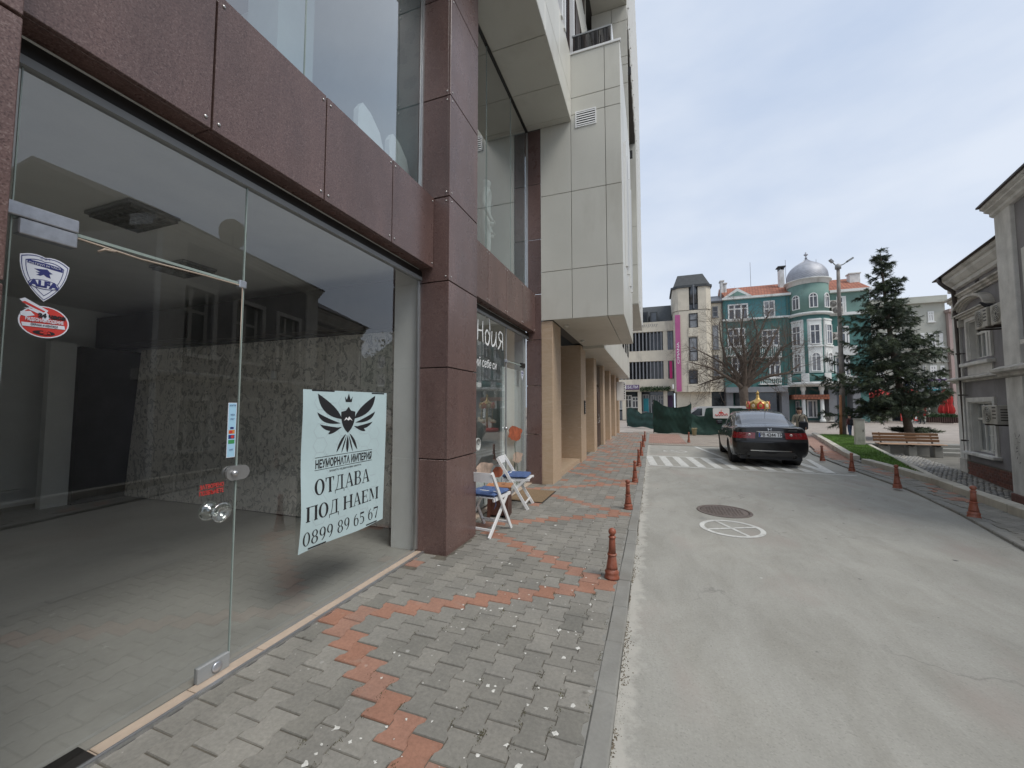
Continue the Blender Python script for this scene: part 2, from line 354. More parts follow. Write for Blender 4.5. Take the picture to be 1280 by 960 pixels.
    def bar(s, a, b, w, t, mi=0, up=(0, 0, 1)):
        """rectangular bar from a to b, w across, t along `up`"""
        a = Vector(a); b = Vector(b); d = (b-a).normalized(); u = Vector(up)
        x = d.cross(u)
        if x.length < 1e-4: x = d.cross(Vector((1, 0, 0)))
        x.normalize(); y = x.cross(d).normalized(); vs = []
        for p in (a, b):
            for sx, sy in ((-1, -1), (1, -1), (1, 1), (-1, 1)): vs.append(tuple(p+x*sx*w/2+y*sy*t/2))
        return s.add(vs, [(0, 1, 2, 3)[::-1], (4, 5, 6, 7), (0, 1, 5, 4), (1, 2, 6, 5), (2, 3, 7, 6), (3, 0, 4, 7)], mi)
    def mesh(s, name, mats, off=(0, 0, 0), fixn=True):
        me = bpy.data.meshes.new(name)
        vs = s.v if tuple(off) == (0, 0, 0) else [(p[0]-off[0], p[1]-off[1], p[2]-off[2]) for p in s.v]
        me.from_pydata(vs, [], s.f)
        for m in (mats if isinstance(mats, (list, tuple)) else [mats]): me.materials.append(MT[m] if isinstance(m, str) else m)
        if any(s.m): me.polygons.foreach_set('material_index', s.m)
        me.polygons.foreach_set('use_smooth', s.sm)
        if fixn:
            bm = bmesh.new(); bm.from_mesh(me); bmesh.ops.recalc_face_normals(bm, faces=bm.faces); bm.to_mesh(me); bm.free()
        me.update(); return me
    def build(s, name, mats, parent=None, world=True, fixn=True):
        off = org(parent) if world else (0, 0, 0)
        return link(name, s.mesh(name, mats, off, fixn), parent)
ORG = {}
def org(p):
    while p is not None and p.parent is not None: p = p.parent
    return ORG.get(p.name, (0, 0, 0)) if p is not None else (0, 0, 0)
def link(name, me, parent=None):
    o = bpy.data.objects.new(name, me); COL.objects.link(o)
    if parent is not None: o.parent = parent
    return o
def tag(o, label=None, cat=None, group=None, kind=None):
    for k, v in (('label', label), ('category', cat), ('group', group), ('kind', kind)):
        if v: o[k] = v
    return o
def thing(name, label, cat, loc=(0, 0, 0), rz=0., group=None):
    o = bpy.data.objects.new(name, None); o.empty_display_size = .2; COL.objects.link(o)
    o.location = loc; o.rotation_euler = (0, 0, rz); ORG[o.name] = tuple(map(float, loc))
    return tag(o, label, cat, group)
def copy_tree(o, parent=None):
    c = o.copy(); COL.objects.link(c)
    if parent is not None: c.parent = parent
    for ch in list(o.children): copy_tree(ch, c)
    return c
def one(*boxes, b=0):
    m = MB()
    for q in boxes: (m.bbox(*q, b=b) if b else m.box(*q))
    return m
_tx = {}
def text(s, size, name, mat, parent, mtx, align='CENTER', bold=0., shear=0., extrude=.0006, xs=1., world=True):
    cu = bpy.data.curves.new('t', 'FONT'); cu.body = s; cu.size = size; cu.align_x = align; cu.align_y = 'CENTER'
    cu.offset = bold; cu.shear = shear; cu.extrude = extrude; cu.resolution_u = 3
    t = bpy.data.objects.new('t', cu); COL.objects.link(t)
    dg = bpy.context.evaluated_depsgraph_get(); me = bpy.data.meshes.new_from_object(t.evaluated_get(dg))
    bpy.data.objects.remove(t); me.name = name
    me.materials.clear(); me.materials.append(MT[mat] if isinstance(mat, str) else mat)
    me.transform(mtx @ Matrix.Diagonal((xs, 1, 1, 1)))
    if world and parent is not None: me.transform(Matrix.Translation(-Vector(org(parent))))
    return link(name, me, parent)
def frame_mtx(o, x, y):
    """matrix whose local x, y axes are the given world directions, at o"""
    x = Vector(x).normalized(); y = Vector(y).normalized(); z = x.cross(y)
    return Matrix(((x.x, y.x, z.x, o[0]), (x.y, y.y, z.y, o[1]), (x.z, y.z, z.z, o[2]), (0, 0, 0, 1)))
def wall_mtx(x, y, z): return frame_mtx((x, y, z), (0, 1, 0), (0, 0, 1))       # faces +X, reads along +Y
def front_mtx(x, y, z): return frame_mtx((x, y, z), (1, 0, 0), (0, 0, 1))      # faces -Y, reads along +X
def pchip(x, y, xs):
    x = np.asarray(x, float); y = np.asarray(y, float); h = np.diff(x); d = np.diff(y, axis=0)/h.reshape(-1, *([1]*(y.ndim-1)))
    m = np.zeros_like(y); m[1:-1] = np.where(d[:-1]*d[1:] > 0, 2*d[:-1]*d[1:]/(d[:-1]+d[1:]+1e-12), 0); m[0] = d[0]; m[-1] = d[-1]
    i = np.clip(np.searchsorted(x, xs)-1, 0, len(x)-2); sh = (-1,)+(1,)*(y.ndim-1)
    t = ((xs-x[i])/h[i]).reshape(sh); hh = h[i].reshape(sh)
    return (2*t**3-3*t**2+1)*y[i]+(t**3-2*t**2+t)*hh*m[i]+(-2*t**3+3*t**2)*y[i+1]+(t**3-t**2)*hh*m[i+1]

# ================================================================== GROUND
def sheet(name, outer, z, mat, holes=(), zf=None, kind='structure'):
    loops = [[Vector((p[0], p[1], 0)) for p in outer]]+[[Vector((p[0], p[1], 0)) for p in h] for h in holes]
    tri = tessellate_polygon(loops); pts = [p for l in loops for p in l]
    m = MB().add([(p.x, p.y, zf(p.x, p.y) if zf else z) for p in pts], [tuple(t) for t in tri])
    o = m.build(name, mat); bm = bmesh.new(); bm.from_mesh(o.data)
    for f in bm.faces:
        if f.normal.z < 0: f.normal_flip()
    bm.to_mesh(o.data); bm.free()
    return tag(o, kind=kind)
MT['plaza'] = brick_pattern('plaza_paving', (.35, .30, .26), (.39, .345, .30), (.25, .22, .19), 1.0, .6, .3, .85, .012)
MT['endpave'] = brick_pattern('paver_field', (.30, .26, .22), (.37, .32, .265), (.20, .175, .15), 1.0, .2, .1, .85, .008)
MT['endred'] = brick_pattern('red_paver_field', (.33, .19, .145), (.38, .23, .18), (.2, .15, .12), 1.0, .2, .1, .85, .008)
MT['cobble_bed'] = M('cobble_joint_earth', (.17, .16, .135), .95, .3, 3)
MT['grass_base'] = M('lawn_soil', (.10, .17, .045), .95, .35, 2.5, 40, .6)
MT['blade'] = M('grass_blade', (.15, .27, .055), .8, .35, 1.4, 30)
PIT = [(3.9, -30), (4.35, 2.2), (5.02, 7.9), (5.42, 10.5), (5.50, 11.0), (8.05, 19.72), (10.32, 19.72), (10.32, 20.9), (16, 20.9), (16, -30)]
sheet('plaza_ground', [(-400, -60), (400, -60), (400, 600), (-400, 600)], -.07, 'plaza', [PIT])
cobz = lambda x, y: -.30 + .035*(min(max(y, 6), 16)-15.6) if y < 15.6 else -.30
E_R = [(2.3, -3), (2.95, 2), (3.86, 6.13), (4.25, 7.8), (4.56, 9.6), (4.70, 12.45), (4.98, 15.8), (5.35, 17.55)]     # right road edge
ROAD = sheet('road', [(-.215, -8)]+[(1.2, -8)]+E_R+[(-.215, 17.55)], -.035, 'road')
sheet('paved_forecourt', [(-.34, 17.55), (5.35, 17.55), (5.9, 19), (8.3, 26), (6, 27), (-1.2, 27), (-1.2, 24.6), (-.34, 24.6)], -.022, 'endpave')
sheet('red_paved_band', [(-.2, 18.3), (1.35, 18.3), (1.35, 24.3), (-.2, 24.3)], -.017, 'endred')
sheet('red_paved_band', [(5.45, 16.9), (6.1, 17.2), (8.1, 25.2), (7.5, 25.5)], -.017, 'endred')
cob = sheet('cobbled_yard', [(p[0], p[1]) for p in [(3.9, -30), (4.2, 6), (4.2, 10), (4.2, 15.6), (4.2, 21.5), (16, 21.5), (16, 15.6), (16, 10), (16, 6), (16, -30)]], 0, 'cobble_bed', zf=lambda x, y: cobz(x, y)-.03)

# ---------------------------------------------------------------- left pavement: interlocking pavers
pavement = tag(MB().quad((-3.0, -3, -.008), (-.33, -3, -.008), (-.33, 25, -.008), (-3.0, 25, -.008)).build('pavement', 'bed'), kind='structure')
def paver_outline(g=.0022):
    e, w, L_ = .089-g, .066-g, .1-g
    r = [(e, -L_), (e, -.058), (w, -.030), (w, .030), (e, .058), (e, L_)]
    return r+[(-x, y) for x, y in r[::-1]]
PO = paver_outline()
def paver_add(m, cx, cy, cz, tilt=(0, 0), k=1., clipx=None):
    top = [(x*.968, y*.972) for x, y in PO]; n = len(PO); vs = []
    for ring, z in ((PO, -.05), (PO, -.006), (top, 0)):
        for x, y in ring: vs.append((cx+x*k, cy+y*k, cz+z*k+x*tilt[0]+y*tilt[1]))
    fs = [(j*n+i, j*n+(i+1) % n, (j+1)*n+(i+1) % n, (j+1)*n+i) for j in (0, 1) for i in range(n)]+[tuple(2*n+i for i in range(n))]
    m.add(vs, fs)
pm = {}
for kx in ('pav_grey', 'pav_red'):
    for v in range(4):
        m = MB(); paver_add(m, 0, 0, 0, (rng.uniform(-.018, .018), rng.uniform(-.018, .018))); pm[kx, v] = m.mesh('paver', kx)
def red_here(i, y):
    """zigzag bands of red pavers, one column step per half paver"""
    t = (y-2.42) % 2.43; up = i*.1012
    return abs(t-up) < .051 or abs(t-(2.43-up)) < .051
allp = []
for i in range(13):
    x = -2.28+.155*i
    for j in range(-12, 126):
        y = .2025*j+(.10125 if i % 2 else 0)-.01
        if x < -2.06 and (3.72 < y < 4.52 or .0 < y < .2): continue
        if y > 7.75 and x < -2.0: continue
        if y > 24.5: continue
        red = red_here(i, y)
        if not red and y > 6 and rng.random() < .06+.012*(y-6 if y < 14 else 8): red = True
        allp.append((x, y, red))
allp.append((-2.28, 3.5, True)); allp = [p for p in allp if not (abs(p[0]+2.28) < .01 and 3.4 < p[1] < 3.6 and not p[2])]
DEN = lambda p: (p[1] > .95)           # in view
near = sorted([p for p in allp if p[1] > .9], key=lambda p: p[0]**2+p[1]**2)
ind, rest = near[:300], near[300:]+[p for p in allp if p[1] <= .9]
for x, y, red in ind:
    o = link('paver', pm['pav_red' if red else 'pav_grey', rng.randrange(4)], pavement)
    o.location = (x+rng.uniform(-.0015, .0015), y+rng.uniform(-.0015, .0015), rng.uniform(-.003, .001))
for kx in ('pav_grey', 'pav_red'):
    m = MB()
    for x, y, red in rest:
        if red == (kx == 'pav_red'): paver_add(m, x, y, rng.uniform(-.003, .001), (rng.uniform(-.01, .01), rng.uniform(-.01, .01)))
    tag(m.build('paver_field', kx, pavement, fixn=False), kind='stuff')
MB().quad((-.365, -3, -.005), (-.331, -3, -.005), (-.331, 24.6, -.005), (-.365, 24.6, -.005)).build('edge_mortar', 'kerb', pavement)
# kerb stones along the pavement
kerb = tag(MB().box(-.332, -.218, -3, 24.6, -.10, -.045).build('kerb', 'bed'), kind='structure')
ks = [one((-.331, -.217, 0, .4965, -.09, .002), b=.008).mesh('kerb_stone', 'kerb') for _ in range(2)]
for j in range(-5, 49):
    o = link('kerb_stone', ks[j % 2], kerb); o.location = (rng.uniform(-.003, .003), j*.5+.3, rng.uniform(-.004, .002)); o.rotation_euler = (0, rng.uniform(-.02, .02), rng.uniform(-.004, .004))
# grit and moss in the gutter
m = MB(); rs = np.random.RandomState(3)
for _ in range(2600):
    y = 1.2+abs(rs.normal(0, 6)); x = -.214+abs(rs.normal(0, .016+.012*math.sin(y*3.1))); r = rs.uniform(.0012, .0045)*(1 if math.sin(y*5)+math.sin(y*13) > -.2 else .4)
    z = -.034
    m.add([(x-r, y-r, z), (x+r, y-r*.7, z), (x+r*.8, y+r, z), (x-r, y+r*.9, z), (x, y, z+r*1.1)], [(0, 1, 4), (1, 2, 4), (2, 3, 4), (3, 0, 4)])
MT['grit'] = M('gutter_grit', (.20, .17, .125), .95, .6, 30, 60)
tag(m.build('gutter_grit', 'grit'), kind='stuff')
m = MB()
for _ in range(150):
    x = rs.uniform(-1.6, -.36); y = 1.3+abs(rs.normal(0, 1.8)); n = rs.randint(7, 11); r0 = rs.uniform(.002, .010)
    if rs.rand() < .22: r0 *= 2.0
    ring = [(x+r0*rs.uniform(.25, 1.5)*math.cos(6.283*k/n), y+r0*rs.uniform(.4, 1.6)*math.sin(6.283*k/n)) for k in range(n)]
    m.add([(a, b, .0005) for a, b in ring]+[(x, y, .0022)], [(k, (k+1) % n, n) for k in range(n)])
MT['dropping'] = M('bird_dropping', (.66, .65, .60), .8, .2, 60, 90)
tag(m.build('bird_droppings', 'dropping'), kind='stuff')
m = MB()
for _ in range(90):
    cx = -2.28+.155*rs.randint(4, 13)+.0775; cy = 1.3+abs(rs.normal(0, 2.0))
    for q in range(14):
        x = cx+rs.normal(0, .012); y = cy+rs.normal(0, .02); a = rs.uniform(0, 6.28); r = rs.uniform(.003, .008)
        m.add([(x-r*.4, y, .0), (x+r*.4, y, .0), (x+r*math.cos(a), y+r*math.sin(a), rs.uniform(.003, .010))], [(0, 1, 2)])
MT['moss'] = M('moss_and_litter', (.11, .10, .045), .95, .6, 40, 60)
tag(m.build('moss_tufts', 'moss'), kind='stuff')

# ---------------------------------------------------------------- right pavement strip, kerbs, low wall
def lerp_line(L_, y):
    for a, b in zip(L_, L_[1:]):
        if a[1] <= y <= b[1]: t = (y-a[1])/(b[1]-a[1]); return a[0]+t*(b[0]-a[0])
    return L_[-1][0] if y > L_[-1][1] else L_[0][0]
W_L = [(3.4, -3), (4.05, 2), (4.89, 7.72), (5.30, 10.39), (5.42, 12.5), (5.44, 14.2)]       # street face of the low kerb wall
rp = [(x+.12, y) for x, y in E_R[:7]]+[(5.5, 17.2), (5.9, 17.2), (5.62, 15.6)]+[(x+.02, y) for x, y in W_L[::-1]]
rpave = sheet('right_pavement', rp, -.012, 'kerb')
for kx in ('pav_grey', 'pav_red'):
    m = MB()
    for i in range(26):
        x = 2.3+.155*i
        for j in range(-10, 86):
            y = .2025*j+(.10125 if i % 2 else 0)
            if not (lerp_line(E_R, y)+.17 < x < (lerp_line(W_L, y)-.02 if y < 14.2 else 5.5+.25*(y-14.2))) or y > 17: continue
            red = red_here(i % 9+2, y) or (rs.rand() < .2 and y > 8) or (14.2 < y and x > 5.2)
            if red == (kx == 'pav_red'): paver_add(m, x, y, rng.uniform(-.003, .001), (rng.uniform(-.01, .01), rng.uniform(-.01, .01)))
    tag(m.build('paver_field', kx, rpave, fixn=False), kind='stuff')
def stones_along(pts, seg, w, zlo, zhi, name, mat, parent, side=1, b=.012):
    """a row of separate kerb stones that follows a line; each stone lies to the right of it"""
    d = [0]
    for a, c in zip(pts, pts[1:]): d.append(d[-1]+math.dist(a, c))
    def P(s):
        for k in range(len(d)-1):
            if s <= d[k+1] or k == len(d)-2:
                t = (s-d[k])/(d[k+1]-d[k]); return Vector((pts[k][0]+t*(pts[k+1][0]-pts[k][0]), pts[k][1]+t*(pts[k+1][1]-pts[k][1]), 0))
    me = one((0, w*side, .003, seg-.003, zlo, zhi) if side > 0 else (-w, 0, .003, seg-.003, zlo, zhi), b=b).mesh(name, mat)
    n = int(d[-1]/seg)
    for i in range(n):
        a, c = P(i*seg), P((i+1)*seg); o = link(name, me, parent); o.location = a
        o.rotation_euler = (0, 0, math.atan2(c.y-a.y, c.x-a.x)-math.pi/2); o.location.z = rng.uniform(-.004, .004)
rk = tag(MB().prism([(x+.02, y) for x, y in E_R]+[(x+.1, y) for x, y in E_R[::-1]], -.12, -.03).build('right_kerb', 'bed'), kind='structure')
stones_along(E_R, .5, .125, -.1, .006, 'kerb_stone', 'kerb', rk)
lw = thing('kerb_wall', 'low pale concrete edging wall along the right hand pavement below the grey house', 'wall', (W_L[0][0], W_L[0][1], 0))
MB().prism([(x+.03, y) for x, y in W_L]+[(x+.15, y) for x, y in W_L[::-1]], -.5, .03).build('footing', 'kerb', lw)
def rel(o, L_): return [(p[0]-o.location.x, p[1]-o.location.y) for p in L_]
stones_along(rel(lw, W_L), .8, .19, -.04, .125, 'coping_stone', 'kerb_pale', lw)
K2 = [(5.52, 10.85), (6.46, 14.16), (8.03, 19.72)]
lk = thing('lawn_edging', 'narrow pale edging between the lawn and the cobbled yard', 'edging', (5.52, 10.85, 0))
stones_along(rel(lk, K2), .8, .12, -.35, .09, 'edging_stone', 'kerb_pale', lk)
K3 = [(5.46, 14.3), (5.72, 15.6), (6.6, 19.2), (8.35, 26.6)]
lk3 = thing('lawn_edging', 'pale raised kerb on the street side of the lawn, running back to the plaza', 'edging', (5.46, 14.3, 0))
stones_along(rel(lk3, K3), .8, .2, -.06, .14, 'edging_stone', 'kerb_pale', lk3)
LAWN = [(5.56, 11.3), (5.66, 14.3), (5.9, 15.6), (6.8, 19.2), (8.3, 25.4), (9.7, 25.6), (9.0, 22.5), (8.0, 19.75), (6.44, 14.2)]
lawn = sheet('lawn', LAWN, .075, 'grass_base')
def inside(p, poly):
    c = False; n = len(poly)
    for i in range(n):
        a, b = poly[i], poly[i-1]
        if (a[1] > p[1]) != (b[1] > p[1]) and p[0] < (b[0]-a[0])*(p[1]-a[1])/(b[1]-a[1])+a[0]: c = not c
    return c
m = MB(); cnt = 0
while cnt < 16000:
    x, y = rs.uniform(5.5, 9.7), rs.uniform(11, 25.6)
    if not inside((x, y), LAWN): continue
    cnt += 1; a = rs.uniform(0, 6.28); h = rs.uniform(.025, .07); w = rs.uniform(.004, .009); lx, ly = rs.normal(0, .02, 2)
    m.add([(x-w*math.cos(a), y-w*math.sin(a), .073), (x+w*math.cos(a), y+w*math.sin(a), .073), (x+lx, y+ly, .075+h)], [(0, 1, 2)])
tag(m.build('grass', 'blade', fixn=False), kind='stuff')
# cobbles of the sunken yard: small domed setts
m = MB(); o_ = 8
def cobble(m, x, y, z, r):
    a0 = rs.uniform(0, 1); vs = []
    for rr, zz in ((1.0, 0.), (.92, .02), (.6, .034)):
        for k in range(6): vs.append((x+r*rr*math.cos(a0+k*1.0472), y+r*rr*math.sin(a0+k*1.0472), z-.02+zz))
    m.add(vs, [(j*6+k, j*6+(k+1) % 6, (j+1)*6+(k+1) % 6, (j+1)*6+k) for j in (0, 1) for k in range(6)]+[tuple(12+k for k in range(6))])
for i in range(60):
    for j in range(150):
        x = 5.2+.105*i+(.05 if j % 2 else 0); y = 8.2+.092*j
        if y > 21: continue
        if not inside((x, y), PIT): continue
        if x > 6.9+.24*(y-9): continue
        cobble(m, x+rs.normal(0, .008), y+rs.normal(0, .008), cobz(x, y)+rs.normal(0, .004), rs.uniform(.044, .056))
MT['cobble'] = paver_mat('grey_sett', [(.20, .20, .20), (.29, .285, .275), (.37, .355, .32), (.26, .26, .26), (.42, .39, .33)], False)
tag(m.build('cobbles', 'cobble', fixn=False), kind='stuff')
# retaining wall, steps
m = MB().box(8.05, 10.3, 19.72, 20.02, -.4, .05)
rw = thing('retaining_wall', 'low rough concrete retaining wall behind the wooden bench', 'wall', (8.05, 19.7, -.3))
m.build('wall_body', 'kerb', rw)
MB().bbox(8.02, 10.32, 19.69, 20.05, .05, .10, b=.01).build('coping', 'kerb', rw)
st = thing('stone_steps', 'short flight of grey stone steps from the cobbles up to the plaza', 'steps', (10.35, 19.7, -.3))
for k in range(3): MB().bbox(10.34, 14, 19.75+.36*k, 21.2, -.35+.0, -.19+.125*k, b=.012).build('step', 'kerb', st)

# ---------------------------------------------------------------- road markings, manhole
def mark(name, poly, z=-.031): return sheet(name, poly, z, 'white_paint')
def ring(cx, cy, r0, r1, n=48): return ([(cx+r1*math.cos(6.2832*k/n), cy+r1*math.sin(6.2832*k/n)) for k in range(n)], [[(cx+r0*math.cos(6.2832*k/n), cy+r0*math.sin(6.2832*k/n)) for k in range(n)]])
def painted_ring(cx, cy, r, lean=0.):
    a, h = ring(cx, cy, r-.06, r); sheet('painted_circle', a, -.031, 'white_paint', h)
    for q in (0, 1):
        d = Vector((math.cos(lean+q*1.5708), math.sin(lean+q*1.5708))); n_ = Vector((-d.y, d.x))*.022; e = d*(r-.062)
        if q == 0: parts = [(-1, 1)]
        else: parts = [(-1, -.07), (.07, 1)]
        for s0, s1 in parts:
            p = [Vector((cx, cy))+e*s0+n_, Vector((cx, cy))+e*s1+n_, Vector((cx, cy))+e*s1-n_, Vector((cx, cy))+e*s0-n_]
            mark('painted_bar', [(v.x, v.y) for v in p])
painted_ring(.95, 5.95, .385, .45)
painted_ring(.72, 15.3, .40, .4)
# hatched no-stopping box in front of the car
yA, yB = 11.42, 13.62
mark('painted_line', [(-.16, yA), (4.42, yA-.1), (4.44, yA+.0), (-.16, yA+.1)])
mark('painted_line', [(-.16, yB), (4.0, yB-.05), (4.02, yB+.07), (-.16, yB+.12)])
for k in range(12):
    x = -.10+k*.40; s = -.15
    if x > 4.2: break
    mark('painted_stripe', [(x, yA+.12), (x+.2, yA+.12), (x+.2+s, yB-.02), (x+s, yB-.02)])
mark('painted_line', z=-.028, poly=[(2.02, 13.75), (2.14, 13.75), (1.62, 17.3), (1.5, 17.3)])
mark('painted_line', z=-.026, poly=[(3.9, 11.55), (4.1, 11.55), (4.45, 14.3), (4.33, 14.3)])
mh = thing('manhole_cover', 'round rusty iron manhole cover set flush in the concrete road', 'manhole cover', (1.0, 6.87, -.03))
MB().lathe([(0, 0), (.325, 0), (.33, -.004)], n=40).build('cover', 'iron', mh, world=False)
mm = MB()
for k in range(-6, 7):
    for q in range(-6, 7):
        x, y = k*.046, q*.046
        if x*x+y*y < .27**2: mm.bbox(x-.013, x+.013, y-.013, y+.013, .0, .006, b=.003)
mm.build('raised_studs', 'iron', mh, world=False)
a, h = ring(0, 0, .335, .385, 40)
MB().lathe([(.335, -.003), (.335, .003), (.38, .003), (.385, -.003)], n=40).build('rim', 'iron', mh, world=False)

# ================================================================== LEFT BUILDING
XG, XB, XC = -2.45, -2.28, -2.085
lb = thing('commercial_building', 'tall building with brown granite shop fronts and cream panelled upper storeys overhanging the left pavement', 'building', (-2.4, 4, 0))
def slab(x0, x1, y0, y1, z0, z1, mats='granite', name='granite_panel', b=.003, screws=(), parent=lb):
    """one cladding panel; screws = list of (point, axis) for the visible fixing heads"""
    m = MB().bbox(x0, x1, y0, y1, z0, z1, b=b)
    for (x, y, z), ax in screws:
        T = Matrix.Translation((x, y, z)) @ (Matrix.Rotation(R(90), 4, 'Y') if ax == 'x' else Matrix.Rotation(R(90), 4, 'X'))
        m.lathe([(.0095, -.001), (.0095, .003), (.006, .006), (0, .0065)], n=10, mi=1, T=T)
    return m.build(name, [mats, 'bead'] if screws else mats, parent)
G_ = .006
ZJ = [-.05, 1.0, 2.0, 2.96, 3.92, 5.10, 6.30, 7.5]
def column(y0, y1, zs, screws=True, xc=XC):
    MB().box(-2.468, xc-.03, y0+.03, y1-.03, -.1, 7.5).build('column_core', 'granite_core', lb)
    for a, b in zip(zs, zs[1:]):
        za, zb = a+G_, b-G_
        sc = []
        if screws and a > 2.5:
            for z in (za+.045, zb-.045): sc += [((xc+.001, y0+.05, z), 'x')]
        slab(xc-.028, xc, y0, y1, za, zb, screws=sc)                                  # street face
        fs = [((xc-.04, y0-.001, z), 'y') for z in (za+.045, zb-.045)] if sc else []
        slab(-2.47, xc-.0285, y0+.001, y0+.029, za, zb, screws=fs)                    # face towards the camera
        slab(-2.47, xc-.0285, y1-.029, y1-.001, za, zb)
column(3.755, 4.49, ZJ)
column(-.12, .655, ZJ)
def band(ys, z0=3.115, z1=3.922):
    MB().box(-2.44, XB-.032, ys[0], ys[-1], z0+.03, z1-.02).build('band_core', 'granite_core', lb)
    for a, b in zip(ys, ys[1:]):
        sc = [((XB+.001, y, z), 'x') for y in (a+.035, b-.035) for z in (z0+.05, z1-.05)]
        slab(XB-.03, XB, a+G_, b-G_, z0, z1, screws=sc)
        slab(-2.44, XB-.031, a+.002, b-.002, z0+.001, z0+.028, name='soffit_panel')
band([.655, 1.41, 2.205, 3.01, 3.755]); band([4.49, 5.30, 6.08, 6.95, 7.8]); band([-4.0, -3.2, -2.4, -1.6, -.8, -.12])
# second, set back granite pier at the end of the second shop
for a, b in zip(ZJ, ZJ[1:]): slab(-2.47, -2.158, 7.80, 7.828, a+G_, b-G_)
# ---- shop one
def pane(y0, y1, z0, z1, name='glass_pane', mat='glass', x=XG, t=.010, parent=lb):
    return MB().quad((x, y0, z0), (x, y1, z0), (x, y1, z1), (x, y0, z1)).build(name, mat, parent)
one((-2.49, -2.43, .655, 3.755, 3.03, 3.10)).build('head_frame', 'black_metal', lb)
one((-2.475, -2.425, .655, 3.755, 2.992, 3.03)).build('glass_channel', 'grey_alu', lb)
one((-2.475, -2.435, 3.728, 3.754, .03, 2.99)).build('jamb_frame', 'alu', lb)
one((-2.475, -2.435, .657, .70, .03, 2.99)).build('jamb_frame', 'black_metal', lb)
# sill tiles and threshold profile
for a, b in ((.66, 1.12), (1.12, 1.52), (1.52, 1.92), (1.92, 2.36), (2.36, 2.80), (2.80, 3.26), (3.26, 3.75)):
    MB().bbox(-2.455, -2.368, a+.002, b-.002, -.04, .012, b=.003).build('sill_tile', 'sill', lb)
one((-2.366, -2.348, .66, 3.75, -.04, .014), (-2.374, -2.366, .66, 3.75, -.04, .016)).build('threshold_strip', 'alu', lb)
one((-2.466, -2.456, 1.745, 3.73, .0, .026)).build('glass_channel', 'grey_alu', lb)
pane(.70, .775, .03, 2.992); pane(1.745, 3.73, .026, 2.992); pane(.78, 1.742, 2.36, 2.992)
door = MB().quad((XG, .78, .02), (XG, 1.738, .02), (XG, 1.738, 2.345), (XG, .78, 2.345)).build('glass_door', 'glass', lb)
MT['edge'] = M('green_glass_edge', (.30, .36, .33), .25, .1)
MB().box(XG-.006, XG+.006, 1.7385, 1.7445, .02, 2.99).build('glass_edge', 'edge', lb)
MB().box(XG-.005, XG+.005, .7755, .7795, .02, 2.99).build('glass_edge', 'edge', lb)
MB().box(XG-.004, XG+.004, .78, 1.738, 2.3455, 2.3595).build('door_seal', 'edge', lb)
for (y0, y1, z0, z1) in ((.755, .968, 2.355, 2.412), (.79, .966, 2.285, 2.350)):
    MB().bbox(XG-.025, XG+.025, y0, y1, z0, z1, b=.004).build('patch_fitting', 'steel', lb)
MB().bbox(XG-.02, XG+.02, 1.705, 1.752, 2.325, 2.372, b=.004).build('stop_fitting', 'steel', lb)
MB().bbox(XG-.018, XG+.018, 1.560, 1.738, .012, .098, b=.003).build('floor_lock', 'grey_alu', door)
MB().lathe([(.028, 0), (.028, .008), (.02, .011), (0, .011)], n=20, T=frame_mtx((XG+.018, 1.66, .056), (0, 1, 0), (0, 0, 1))).build('lock_cylinder', 'steel', door)
MB().bbox(XG-.065, XG+.075, .72, 1.11, -.015, .017, b=.004).build('floor_spring_cover', 'black_metal', lb)
# oval latch across door and pane
def oval(w, h, n=36): return [((w-h)*(1 if math.cos(a) > 0 else -1)+h*math.cos(a), h*math.sin(a)) for a in [6.2832*k/n for k in range(n)]]
for s_, nm in ((1, 'latch_plate'), (-1, 'latch_plate')):
    MB().prism(oval(.072, .044), .005, .022, T=frame_mtx((XG, 1.742, 1.165), (0, 1, 0), (0, 0, 1)) if s_ > 0 else frame_mtx((XG, 1.742, 1.165), (0, -1, 0), (0, 0, 1))).build(nm, 'alu', door)
MB().lathe([(.02, 0), (.018, .018), (.008, .024), (0, .024)], n=20, T=frame_mtx((XG+.022, 1.715, 1.165), (0, 1, 0), (0, 0, 1))).build('latch_knob', 'alu', door)
MT['acrylic'] = glassy('clear_acrylic', (.86, .9, .88), 2.5, .03, 1.5, .14)
kn = [(.012, .0), (.014, .02), (.04, .034), (.055, .046), (.058, .056), (.05, .064), (.02, .060), (0, .058)]
for s_ in (1, -1):
    MB().lathe(kn, n=28, T=frame_mtx((XG, 1.628, .955), (0, s_, 0), (0, 0, 1))).build('pull_knob', 'acrylic', door)
MB().tube([(XG+.012, .97, 2.335), (XG+.016, 1.2, 2.322), (XG+.014, 1.5, 2.335), (XG+.012, 1.71, 2.338), (XG+.012, 1.728, 2.32), (XG+.012, 1.728, 1.9), (XG+.012, 1.728, 1.22)], .0042, 8).build('sealing_cord', 'sill', lb)
MB().tube([(XG+.012, 1.04, 2.30), (XG+.02, 1.06, 2.318), (XG+.018, 1.10, 2.322)], .005, 8).build('sealing_cord', 'sill', lb)
